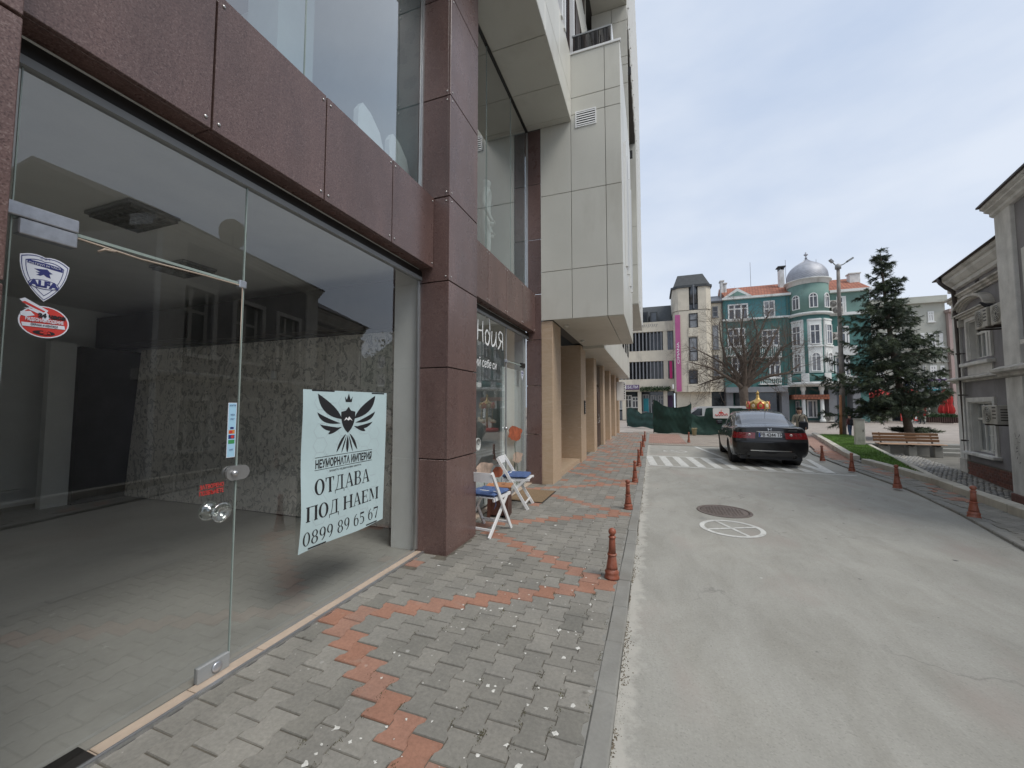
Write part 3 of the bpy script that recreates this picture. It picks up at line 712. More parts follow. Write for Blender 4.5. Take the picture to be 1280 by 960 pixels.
# ---- interior of shop one
MT['wallpaper'], nt, b_ = base_mat('leaf_wallpaper')
p_ = pos(nt, (1, 1, .8)); n1 = noise(nt, p_, 8, 5, .6, 1.6); n2 = noise(nt, p_, 26, 3, .6, 1.0)
c_ = ramp(nt, n1, [(.40, (.80, .76, .68)), (.53, (.80, .76, .68)), (.575, (.30, .29, .26)), (.62, (.58, .55, .49)), (.66, (.72, .69, .62)), (.69, (.32, .30, .27)), (.74, (.66, .63, .57))])
c_ = mixc(nt, 1., c_, ramp(nt, n2, [(.3, (.8, .8, .8)), (.7, (1.1, 1.1, 1.1))]), 'MULTIPLY'); nt.links.new(c_, b_.inputs['Base Color']); b_.inputs['Roughness'].default_value = .6
one((-9.6, XG-.03, -3, 4.6, -.06, .0)).build('shop_floor', 'floor_in', lb)
one((-9.6, XG-.03, -3, 4.6, 3.30, 3.36)).build('shop_ceiling', 'ceil_in', lb)
one((-9.6, -9.5, -3, 4.6, 0, 3.3)).build('shop_back_wall', 'plaster_in', lb)
one((-9.5, XG-.03, 4.42, 4.5, 0, 3.3)).build('shop_side_wall', 'plaster_in', lb)
one((-9.5, XG-.03, -3, -2.9, 0, 3.3)).build('shop_side_wall', 'plaster_in', lb)
one((-2.80, -2.471, 3.775, 4.4, 0, 3.3)).build('wall_return', 'plaster_in', lb)
for k in range(9):
    x1 = -3.10-.62*k; tilt = .0 if k < 6 else .012*(k-5)
    MB().prism([(x1-.615-(.05 if k == 8 else 0), .02), (x1-.006, .02), (x1-.006+(.06 if k > 5 else 0), 2.56), (x1-.615+(.22 if k == 8 else .06 if k > 4 else 0), 2.56)], 4.29-tilt, 4.31-tilt, 'y').build('wallpaper_panel', 'wallpaper', lb)
one((-8.2, -3.08, 4.318, 4.34, 0, 2.58)).build('panel_backing', 'dark_in', lb)
one((-9.4, -2.81, 4.05, 4.28, 2.60, 3.16)).build('dark_fascia', 'dark_in', lb)
one((-8.9, -6.9, 4.02, 4.05, 2.65, 3.05)).build('fascia_opening', 'black_metal', lb)
one((-9.48, -8.75, 3.6, 4.4, 0, 2.55)).build('side_recess', 'dark_in', lb)
one((-9.0, -8.86, 3.3, 3.6, 0, 2.6)).build('pillar', 'plaster_in', lb)
one((-9.48, -9.42, .3, 2.6, .35, 2.4)).build('back_opening', 'dark_in', lb)
one((-9.49, -9.40, -2, 3.3, .22, .27)).build('skirting', 'plaster_in', lb)
LIGHTS = ((-4.36, 2.08), (-5.45, 3.12), (-4.36, -.2))
MT['fluor'] = M('louvre_light_unlit', (.42, .42, .41), .3, .1, metal=.6)
for (x, y) in LIGHTS:
    o = one((x-.32, x+.32, y-.19, y+.19, 3.27, 3.295)).build('ceiling_light_frame', 'grey_alu', lb)
    q = MB()
    for k in range(5): q.box(x-.30, x+.30, y-.165+.085*k, y-.157+.085*k, 3.245, 3.269)
    for k in range(8): q.box(x-.29+.08*k, x-.282+.08*k, y-.17, y+.18, 3.246, 3.268)
    q.build('louvre', 'fluor', o)
MB().bbox(-5.30, -5.22, 4.22, 4.27, 1.98, 2.1, b=.01).build('wall_switch', 'white_frame', lb)
# ---- upper window of shop one and its room
for (y0, y1, joints) in ((.655, 3.755, (2.143,)), (4.49, 7.8, (5.6, 6.75)), (-4, -.12, (-2,))):
    ys = [y0+.03]+list(joints)+[y1-.03]
    for a, b in zip(ys, ys[1:]): pane(a+.003, b-.003, 3.93, 7.47, 'upper_glass_pane', 'glass_up')
    for j in joints: MB().box(XG-.006, XG+.006, j-.0028, j+.0028, 3.93, 7.47).build('glass_edge', 'edge', lb)
    one((-2.475, -2.43, y1-.03, y1-.001, 3.925, 7.48)).build('jamb_frame', 'alu', lb)
    one((-2.475, -2.43, y0+.001, y0+.03, 3.925, 7.48)).build('jamb_frame', 'alu', lb)
    one((-2.475, -2.425, y0, y1, 7.47, 7.495)).build('head_frame', 'black_metal', lb)
MT['curtain'] = M('pale_curtain_wall', (.50, .57, .56), .8, .06)
one((-6, XG-.03, -4, 7.79, 3.80, 3.90)).build('upper_floor', 'floor_in', lb)
one((-6, -5.9, -4, 12, 3.9, 7.5)).build('upper_back_wall', 'curtain', lb)
one((-5.9, -2.6, 3.9, 4.3, 3.9, 7.5)).build('upper_party_wall', 'curtain', lb)
one((-5.9, -2.5, 7.72, 7.79, 3.9, 7.5)).build('upper_side_wall', 'curtain', lb)
one((-3.6, -3.2, 2.5, 2.9, 3.9, 7.5)).build('white_partition', 'curtain', lb)
for k, y in enumerate((3.12, 3.60)):
    q = MB().prism([(y-.16, 3.9), (y+.26, 3.9), (y+.24, 4.28), (y+.16, 4.46), (y+.02, 4.57), (y-.10, 4.60), (y-.16, 4.5)], -2.72, -2.66, 'x')
    tag(q.build('chair_back', 'white_wood', None), ['pale rounded seat back behind the upper window, left one of the pair', 'pale rounded seat back behind the upper window, beside the granite column'][k], 'chair back', 'pale seat backs behind the upper window')
# ---- shop two
one((-2.49, -2.43, 4.49, 7.8, 3.03, 3.10)).build('head_frame', 'black_metal', lb)
one((-2.475, -2.425, 4.49, 7.8, 2.99, 3.03)).build('glass_channel', 'grey_alu', lb)
pane(4.5, 6.50, .05, 2.99); pane(6.53, 7.50, .03, 2.38, 'glass_door'); pane(6.53, 7.50, 2.40, 2.99); pane(7.52, 7.78, .03, 2.99)
for y in (6.515, 7.51): MB().box(XG-.012, XG+.012, y-.009, y+.009, .02, 2.99).build('glass_edge', 'grey_alu', lb)
MB().box(XG-.004, XG+.004, 6.53, 7.5, 2.38, 2.40).build('door_seal', 'edge', lb)
MB().bbox(XG-.025, XG+.025, 7.36, 7.56, 2.35, 2.44, b=.004).build('patch_fitting', 'black_metal', lb)
MB().bbox(XG-.025, XG+.025, 6.48, 6.56, 2.36, 2.41, b=.004).build('stop_fitting', 'steel', lb)
MB().lathe([(.0, 0), (.028, .0), (.03, .03), (.018, .05), (0, .052)], n=16, T=frame_mtx((XG, 6.46, 1.19), (0, 1, 0), (0, 0, 1))).build('latch_knob', 'alu', lb)
one((-2.47, -2.36, 4.49, 7.8, -.05, .012)).build('sill_tile', 'sill', lb)
one((-7, XG-.03, 4.5, 7.8, -.06, .0)).build('shop_floor', 'floor_in', lb)
one((-7, XG-.03, 4.5, 7.8, 3.3, 3.36)).build('shop_ceiling', 'ceil_in', lb)
one((-7, -6.9, 4.5, 7.8, 0, 3.3)).build('shop_back_wall', 'plaster_in', lb)
MT['pale_in'] = M('pale_interior_panel', (.62, .68, .66), .7, .05)
one((-6.9, XG-.04, 7.70, 7.79, 0, 3.3)).build('shop_side_wall', 'pale_in', lb)
one((-2.60, -2.56, 6.62, 7.66, .0, 2.30)).build('display_panel', 'pale_in', lb)
one((-6.9, XG-.04, 4.5, 4.53, 0, 3.3)).build('shop_side_wall', 'plaster_in', lb)
one((-3.3, -2.9, 5.3, 6.45, 1.92, 2.0)).build('display_shelf', 'white_frame', lb)
sh = thing('garment_rack', 'dark rack of hanging clothes inside the second shop window', 'clothes rack', (-3.2, 5.9, 0))
q = MB(); q.tube([(-3.2, 5.25, 0), (-3.2, 5.25, 1.75), (-3.2, 6.5, 1.75), (-3.2, 6.5, 0)], .015); q.build('rail', 'black_metal', sh)
MT['cloth_dk'] = M('dark_garment', (.03, .03, .034), .9, .4, 5); MT['cloth_rd'] = M('red_garment', (.26, .04, .035), .9, .3, 5); MT['cloth_be'] = M('beige_garment', (.42, .35, .28), .9, .2, 5)
for k in range(12):
    y = 5.3+.1*k; l = rng.uniform(.55, .95)
    MB().prism([(-3.42, 1.70-l), (-2.98, 1.70-l), (-3.0, 1.55), (-3.16, 1.70), (-3.24, 1.70), (-3.40, 1.55)], y, y+.05, 'y').build('garment', ('cloth_dk', 'cloth_dk', 'cloth_rd', 'cloth_dk', 'cloth_be')[k % 5], sh)
clk = thing('wall_clock', 'small round pale clock face standing low among the clothes in the second shop window', 'clock', (-2.62, 5.66, .95))
MB().lathe([(0, 0), (.1, 0), (.1, .03), (.085, .03), (.085, .02), (0, .02)], n=24, T=frame_mtx((-2.62, 5.66, .98), (0, 1, 0), (0, 0, 1))).build('face', 'white_frame', clk)
MB().box(-2.602, -2.598, 5.65, 5.66, .98, 1.04).box(-2.602, -2.598, 5.65, 5.70, .975, .985).build('hands', 'black', clk)
# ---- travertine arcade
def pillar(y0, y1, x0=-2.55, ztop=3.34): return MB().bbox(x0, -1.92, y0, y1, -.05, ztop, b=.006).build('stone_pillar', 'trav', lb)
MB().bbox(-2.158, -1.92, 7.83, 8.60, -.05, 3.345, b=.006).build('stone_pillar', 'trav', lb)
for y0, y1 in ((11.2, 12.05), (13.85, 14.5), (16.5, 17.1), (19.1, 19.75), (21.8, 22.6), (24.2, 24.9)): pillar(y0, y1)
one((-2.7, -2.56, 8.6, 24.9, -.05, 3.4)).build('arcade_back_wall', 'trav', lb)
one((-2.55, -1.96, 8.62, 11.18, -.05, .10)).build('entrance_step', 'trav', lb)
one((-2.556, -2.52, 8.75, 10.9, .1, 3.2)).build('entrance_glazing', 'win_dark', lb)
one((-2.56, -2.49, 8.66, 8.75, .1, 3.25), (-2.56, -2.49, 9.75, 9.83, .1, 3.25), (-2.56, -2.49, 10.9, 10.98, .1, 3.25), (-2.56, -2.49, 8.75, 10.9, 2.3, 2.36)).build('entrance_frame', 'brown_door', lb)
for z in (.5, 1.2, 2.0): MB().lathe([(.018, -.05), (.018, .05)], cx=-2.47, cy=8.72, cz=z, n=10).build('hinge', 'alu', lb)
d2 = one((-2.12, -2.04, 14.52, 16.48, -.04, 2.35)).build('timber_door', 'brown_door', lb)
for y in (14.62, 15.56):
    for z0, z1 in ((.2, .95), (1.1, 2.15)): MB().bbox(-2.05, -2.02, y, y+.8, z0, z1, b=.02).build('door_panel', 'brown_door', d2)
MB().tube([(-2.0, 15.46, .95), (-1.96, 15.46, .95), (-1.96, 15.46, 1.25), (-2.0, 15.46, 1.25)], .012).build('door_handle', 'alu', d2)
one((-2.12, -2.05, 14.52, 16.48, 2.42, 3.2)).build('door_fanlight', 'win_dark', lb)
for y0, y1 in ((12.07, 13.83), (17.12, 19.08), (19.77, 21.78), (22.62, 24.18)):
    one((-2.4, -2.36, y0, y1, .45, 3.2)).build('arcade_window', 'win_dark', lb); one((-2.5, -2.2, y0, y1, -.05, .45)).build('arcade_plinth', 'trav', lb)
intercom = thing('intercom_panel', 'small dark entry panel fixed on the second travertine pillar', 'intercom', (-1.92, 11.75, 1.5))
MB().bbox(-1.92, -1.895, 11.66, 11.84, 1.35, 1.75, b=.005).build('plate', 'black_metal', intercom)
q = MB()
for k in range(5): q.bbox(-1.897, -1.888, 11.70, 11.80, 1.40+.06*k, 1.43+.06*k, b=.003)
q.build('buttons', 'alu', intercom)
# ---- cream overhang: soffits, box bay, upper facade
def cpanel(x0, x1, y0, y1, z0, z1, name='cream_panel', mat='cream', b=.004): return MB().bbox(x0, x1, y0, y1, z0, z1, b=b).build(name, mat, lb)
def core(x0, x1, y0, y1, z0, z1): return one((x0, x1, y0, y1, z0, z1)).build('panel_core', 'cream_joint', lb)
XF = -1.487
core(-6, XF-.03, -4, 7.79, 7.53, 8.9)
ys = [-4, -2.9, -1.8, -.6, .5, 1.6, 2.65, 3.7, 4.7, 5.76, 6.78, 7.63, 7.79]
for a, b in zip(ys, ys[1:]): cpanel(-2.44, XF-.001, a+.005, b-.005, 7.5, 7.528, 'soffit_panel')
ys = [-4, -2.0, .0, 1.2, 2.4, 3.6, 4.66, 5.70, 6.74, 7.79]
for a, b in zip(ys, ys[1:]):
    cpanel(XF-.028, XF, a+.004, b-.004, 7.529, 8.015); cpanel(XF-.028, XF, a+.004, b-.004, 8.025, 8.95)
# upper storeys over the shops: strips of window between white fins
core(-6, XF-.12, -4, 10.6, 8.9, 22)
for z0, z1 in ((9.0, 11.2), (12.3, 14.5), (15.6, 17.8), (18.9, 21)):
    for k in range(10):
        y = -3.6+1.2*k
        if y > 7.2: break
        w = MB().box(XF-.13, XF-.10, y, y+.85, z0, z1).build('window', 'win_far', lb)
        one((XF-.118, XF+.03, y-.09, y-.001, z0-.1, z1+.1), (XF-.118, XF+.03, y+.851, y+.94, z0-.1, z1+.1)).build('fin', 'white_fin', w)
    cpanel(XF-.118, XF, -4, 7.79, z1+.1, z1+1.0)
    # loggia windows behind the balcony
    for y in (8.0, 8.8, 9.6): one((XF-.12, XF-.06, y, y+.62, z0, z1)).build('window', 'brown_door', lb)
    one((XF-.119, XF-.05, 7.8, 10.6, z1, z1+.95)).build('cream_panel', 'cream', lb)
one((XF-.119, XF-.09, 10.3, 10.6, 8.9, 22)).build('cream_panel', 'cream', lb)
# box bay one: x -1.5 .. -0.49, y 7.8 .. 11.55, z 3.35 .. 8.95
XO = -.49
core(-2.15, XO-.03, 7.83, 11.5, 3.38, 8.92)
zr = [3.352, 4.372, 6.002, 7.635, 8.0, 8.945]
for a, b in zip(zr, zr[1:]):
    for x0, x1 in ((-2.157, -1.50), (-1.50, -.80), (-.80, -.491)):
        if x0 < -2 and a > 7.5: continue
        if x0 < -2 and b > 7.5: b2 = 7.52
        else: b2 = b
        cpanel(x0+.005, x1-.005 if x1 < -.5 else x1, 7.80, 7.828, a+.005, b2-.005)
cpanel(-1.50, -.47, 7.78, 7.86, 8.95, 9.0, 'parapet_cap', 'white_fin', .004)
vent = thing('air_vent', 'white louvred vent grille set in the cream panels of the overhanging bay', 'vent', (-1.19, 7.8, 7.5))
one((-1.40, -.97, 7.785, 7.799, 7.335, 7.36), (-1.40, -.97, 7.785, 7.799, 7.655, 7.68), (-1.40, -1.375, 7.785, 7.799, 7.36, 7.655), (-.995, -.97, 7.785, 7.799, 7.36, 7.655)).build('vent_frame', 'white_fin', vent)
one((-1.375, -.995, 7.796, 7.7995, 7.36, 7.655)).build('vent_backing', 'black', vent)
for k in range(6):
    z = 7.375+.049*k
    MB().add([(-1.375, 7.786, z), (-.995, 7.786, z), (-.995, 7.795, z+.026), (-1.375, 7.795, z+.026), (-1.375, 7.786, z+.006), (-.995, 7.786, z+.006), (-.995, 7.795, z+.032), (-1.375, 7.795, z+.032)], [(0, 1, 2, 3), (4, 5, 6, 7), (0, 1, 5, 4), (2, 3, 7, 6)]).build('louvre', 'white_fin', vent)
xs = [-2.157, -1.5, -.80, -.491]; yy = [7.83, 8.1, 9.05, 10.0, 10.8, 11.55]
for a, b in zip(yy, yy[1:]): cpanel(-.795, -.492, a+.004, b-.004, 3.35, 3.376, 'soffit_panel')
cpanel(-1.9, -.805, 7.83, 8.10, 3.35, 3.376, 'soffit_panel'); cpanel(-1.9, -.805, 8.105, 11.55, 3.35, 3.376, 'soffit_panel')
# street face of the bay: narrow windows between white fins
zz = [3.352, 4.372, 6.002, 7.635, 8.945]
for k, (a, b) in enumerate(((7.829, 8.6), (8.6, 9.35), (9.35, 10.1), (10.1, 10.85), (10.85, 11.55))):
    for z0, z1 in zip(zz, zz[1:]): cpanel(XO-.028, XO, a+.003, b-.003, z0+.004, z1-.004, 'cream_panel', 'cream')
    if k in (1, 3):
        w = one((XO-.02, XO+.004, a+.15, b-.15, 4.7, 7.3)).build('window', 'win_far', lb)
        one((XO+.001, XO+.05, a+.06, a+.14, 4.6, 7.4), (XO+.001, XO+.05, b-.14, b-.06, 4.6, 7.4)).build('fin', 'white_fin', w)
# balcony rail on the bay
rail = thing('balcony_rail', 'smoked glass balcony guard with a pale rail on top of the overhanging bay', 'balcony rail', (-1.05, 7.85, 8.95))
MT['smoke'] = glassy('smoked_glass', (.20, .16, .14), 1.2, 0, 1.5, .05)
for a, b in ((-1.45, -1.10), (-1.09, -.90), (-.89, -.67)): one((a, b, 7.87, 7.875, 9.0, 9.40)).build('glass_panel', 'smoke', rail)
one((-1.47, -.655, 7.86, 7.89, 9.40, 9.43), (-.665, -.655, 7.86, 7.89, 9.0, 9.40)).build('handrail', 'grey_alu', rail)
one((-.655, -.645, 7.87, 11.2, 9.0, 9.43)).build('side_panel', 'white_fin', rail)
# wall at the end of the balcony and the storeys above
core(-1.5, XO-.04, 11.23, 11.6, 8.9, 13.2)
for z0, z1 in ((9.0, 10.84), (10.84, 11.40), (11.40, 11.65), (11.65, 12.74), (12.74, 13.2)):
    cpanel(-1.5, -.93, 11.2, 11.228, z0+.006, z1-.006); cpanel(-.92, XO-.002, 11.2, 11.228, z0+.006, z1-.006)
core(-2.5, XO-.03, 7.83, 24.9, 13.24, 13.9)
for a, b in ((7.83, 9.2), (9.2, 10.6), (10.6, 11.9)): cpanel(-1.48, XO-.002, a+.005, b-.005, 13.205, 13.235, 'soffit_panel')
for k in range(5): cpanel(-1.48+.2*k, -1.285+.2*k if k < 4 else XO, 7.80, 7.828, 13.21, 14.6)
core(-2.5, XO-.03, 7.83, 24.9, 13.9, 22)
for k in range(24):
    y = 7.85+.7*k
    cpanel(XO-.029, XO, y, y+.34, 13.25, 22, 'cream_panel', 'cream')
    w = one((XO-.03, XO-.012, y+.345, y+.695, 13.9, 22)).build('window', 'win_far', lb)
    one((XO-.011, XO+.04, y+.35, y+.40, 13.6, 22)).build('fin', 'white_fin', w)
# lower main facade beyond the bay, and the second bay
XM = -1.3
core(-2.6, XM-.03, 11.6, 24.9, 3.34, 22)
yy = [11.55, 13.4, 15.3, 17.2, 19.1, 21.0, 22.9, 24.9]
for i, (a, b) in enumerate(zip(yy, yy[1:])):
    cpanel(XM-.028, XM, a+.004, b-.004, 3.30, 4.42); cpanel(XM-.028, XM, a+.004, b-.004, 6.6, 7.6); cpanel(XM-.028, XM, a+.004, b-.004, 9.6, 10.6)
    for z0, z1 in ((4.43, 6.59), (7.61, 9.59)):
        w = one((XM-.03, XM-.016, a+.1, b-.5, z0, z1)).build('window', 'win_dark', lb); cpanel(XM-.029, XM-.001, b-.5, b+.1, z0, z1)
        one((XM-.015, XM+.03, a+.75, a+.83, z0, z1)).build('window_frame', 'black_metal', w)
for a, b in zip(yy, yy[1:]): cpanel(-2.3, XM-.001, a+.004, b-.004, 3.27, 3.298, 'soffit_panel')
cpanel(-1.92, XM-.001, 11.555, 11.6, 3.3, 3.36, 'soffit_panel')
core(-1.5, XO-.03, 17.53, 23.8, 6.03, 13.2)
cpanel(-1.5, XO, 17.5, 17.528, 6.0, 7.7); cpanel(-1.5, XO, 17.5, 17.528, 7.71, 9.4); cpanel(-1.5, XO, 17.5, 17.528, 9.41, 13.2)
cpanel(-1.5, XO-.001, 17.53, 23.8, 5.97, 5.999, 'soffit_panel')
for k in range(6):
    y = 17.53+1.04*k; cpanel(XO-.028, XO, y, y+.5, 6.0, 13.2)
    w = one((XO-.03, XO-.014, y+.505, y+1.035, 6.0, 13.2)).build('window', 'win_far', lb)
    one((XO-.013, XO+.05, y+.52, y+.6, 6.2, 13.0)).build('fin', 'white_fin', w)
for z in (9.2, 11.9): one((XO-.1, XO+.05, 12.2, 12.23, z, z+.25)).build('rail_bracket', 'black_metal', lb)
core(-2.6, XO-.03, 11.62, 24.9, 13.15, 13.24)
# white projecting sign at the far end of the arcade
sg = thing('projecting_sign', 'narrow white vertical sign sticking out near the far end of the arcade', 'sign', (-1.6, 22.7, 2.5))
MB().bbox(-1.9, -1.42, 22.7, 22.78, 1.9, 2.95, b=.01).build('board', 'white_frame', sg)
q = MB()
for k in range(7): q.box(-1.5, -1.45, 22.695, 22.70, 2.0+.13*k, 2.06+.13*k)
q.build('stripes', 'black', sg)
# small ceiling lamps under the bay
for k in range(4):
    o = thing('downlight', f'small round lamp under the cream soffit, {["nearest the shop glass pillar", "second along the arcade", "third along the arcade", "farthest along the arcade"][k]}', 'lamp', (-1.75, 8.4+2.1*k, 3.35), 0, 'downlights under the arcade soffit')
    MB().lathe([(.05, .002), (.06, -.01), (.05, -.03), (.03, -.05), (0, -.055)], n=14).build('housing', 'cream', o, world=False)

# ================================================================== POSTER AND STICKERS
MT['paper'] = M('poster_paper', (.50, .63, .64), .55, .05, 2.5, 30)
MT['paper_line'] = plain('poster_hexagon_print', (.45, .54, .56), .6)
XPo = XG+.008
po = thing('rental_poster', 'pale blue to-let poster with a winged emblem and phone number taped to the shop glass', 'poster', (XPo, 2.69, .5))
nx, nzp = 24, 28; vs = []; fs = []
def wav(a, b): return .004+.010*math.sin(a*5+b*3)*(.3+.7*abs(a-.5)*2)+.008*math.sin(b*9)*(1-a)**2
for j in range(nzp+1):
    for i in range(nx+1):
        a, b = i/nx, j/nzp
        y = 2.208+.96*a+.006*math.sin(b*6)*(1-a); z = .503+1.2*b+.008*math.sin(a*7)*(1-b)-.012*(1-b)*(a-.5)**2
        vs.append((XPo+wav(a, b), y, z))
fs = [(j*(nx+1)+i, j*(nx+1)+i+1, (j+1)*(nx+1)+i+1, (j+1)*(nx+1)+i) for j in range(nzp) for i in range(nx)]
MB().add(vs, fs, 0, True).build('sheet', 'paper', po)
PD = .022                                # print stands just off the waviest part of the sheet
def on_poster(o):
    """drape flat print onto the wavy sheet"""
    for v in o.data.vertices:
        y = v.co.y+org(po)[1]; z = v.co.z+org(po)[2]; lift = v.co.x
        v.co.x = wav((y-2.208)/.96, (z-.503)/1.2)+.0012+(.0004 if lift > .0003 else 0)
def subdiv(o, cuts=2):
    bm = bmesh.new(); bm.from_mesh(o.data); bmesh.ops.subdivide_edges(bm, edges=[e for e in bm.edges if e.calc_length() > .06], cuts=cuts, use_grid_fill=True); bmesh.ops.triangulate(bm, faces=bm.faces); bm.to_mesh(o.data); bm.free()
def pprint(polys, name, mat, holes=()):
    m = MB()
    for P in polys:
        tri = tessellate_polygon([[Vector((p[0], p[1], 0)) for p in P]]); m.add([(XPo, p[0], p[1]) for p in P], [tuple(t) for t in tri])
    o = m.build(name, mat, po, fixn=False); subdiv(o); on_poster(o); return o
# hexagon background print
m = MB()
for r in range(11):
    for c in range(8):
        cy, cz = 2.26+.125*c, .56+.11*r+(.055 if c % 2 else 0)
        if not (2.30 < cy < 3.08 and .59 < cz < 1.62) or rng.random() < .25: continue
        for k in range(6):
            if rng.random() < .35: continue
            a0, a1 = R(60*k), R(60*k+60); p0 = (cy+.072*math.cos(a0), cz+.062*math.sin(a0)); p1 = (cy+.072*math.cos(a1), cz+.062*math.sin(a1))
            d = Vector((p1[0]-p0[0], p1[1]-p0[1])).normalized(); n_ = Vector((-d.y, d.x))*.0022
            m.add([(XPo, p0[0]+n_.x, p0[1]+n_.y), (XPo, p1[0]+n_.x, p1[1]+n_.y), (XPo, p1[0]-n_.x, p1[1]-n_.y), (XPo, p0[0]-n_.x, p0[1]-n_.y)], [(0, 1, 2, 3)])
o = tag(m.build('hexagon_print', 'paper_line', po, fixn=False), kind='stuff'); on_poster(o)
for v in o.data.vertices: v.co.x -= .0006
# winged emblem: five feathers a side, shield, crown, tail
def bez(p0, p1, p2, n=9): return [((1-t)**2*p0[0]+2*t*(1-t)*p1[0]+t*t*p2[0], (1-t)**2*p0[1]+2*t*(1-t)*p1[1]+t*t*p2[1]) for t in [k/n for k in range(n+1)]]
def feather(tip, root, b0, b1): return bez(tip, b0, root)[:-1]+bez(root, b1, tip)[:-1]
C0 = 2.678; wing = []
for s in (-1, 1):
    f = lambda p: (C0+s*p[0], p[1])
    for tip, root, b0, b1 in (((.330, 1.675), (.075, 1.47), (.10, 1.56), (.315, 1.50)), ((.335, 1.53), (.085, 1.435), (.30, 1.42), (.26, 1.49)), ((.305, 1.435), (.10, 1.40), (.22, 1.345), (.24, 1.42)),
                              ((.215, 1.355), (.07, 1.405), (.20, 1.40), (.17, 1.345)), ((.12, 1.20), (.02, 1.345), (.10, 1.30), (.085, 1.225)), ((.065, 1.19), (.012, 1.335), (.058, 1.25), (.03, 1.24))):
        wing.append([f(p) for p in feather(tip, root, b0, b1)])
wing.append(bez((C0, 1.185), (C0+.03, 1.24), (C0, 1.33))[:-1]+bez((C0, 1.33), (C0-.03, 1.24), (C0, 1.185))[:-1])
wing.append([(C0, 1.572), (C0+.03, 1.54), (C0+.082, 1.53)]+bez((C0+.082, 1.50), (C0+.075, 1.40), (C0, 1.352), 6)+bez((C0, 1.352), (C0-.075, 1.40), (C0-.082, 1.50), 6)[1:]+[(C0-.082, 1.53), (C0-.03, 1.54)])
pprint(wing, 'winged_emblem', 'black')
pprint([[(C0-.035, 1.612), (C0+.035, 1.612), (C0+.045, 1.66), (C0+.022, 1.632), (C0, 1.685), (C0-.022, 1.632), (C0-.045, 1.66)]], 'crown_print', 'black')
o = pprint([[(C0-.05, 1.455), (C0-.025, 1.485), (C0-.01, 1.47), (C0+.008, 1.49), (C0+.05, 1.452), (C0+.02, 1.465), (C0, 1.455), (C0-.02, 1.468)]], 'mountain_print', 'white')
for v in o.data.vertices: v.co.x += .0012
for zz_ in (1.178, 1.083): pprint([[(2.335, zz_), (2.99, zz_), (2.99, zz_+.004), (2.335, zz_+.004)]], 'rule_line', 'black')
def ptext(s, y0, y1, zc, hgt, bold=0., name='lettering'):
    o = text(s, hgt*1.38, name, 'black', po, wall_mtx(XPo, 0, 0), bold=bold, extrude=0)
    ys_ = [v.co.y for v in o.data.vertices]; zs_ = [v.co.z for v in o.data.vertices]; a, b, c, d = min(ys_), max(ys_), min(zs_), max(zs_)
    for v in o.data.vertices: v.co.y = (y0-org(po)[1])+(v.co.y-a)/(b-a)*(y1-y0); v.co.z = zc-org(po)[2]-hgt/2+(v.co.z-c)/(d-c)*hgt
    on_poster(o); return o
ptext('НЕУМОРНАТА ИМПЕРИЯ', 2.342, 2.985, 1.130, .070, .0032)
ptext('ВАШИТЕ НЕДВИЖИМИ ИМОТИ', 2.487, 2.85, 1.060, .018, .0004)
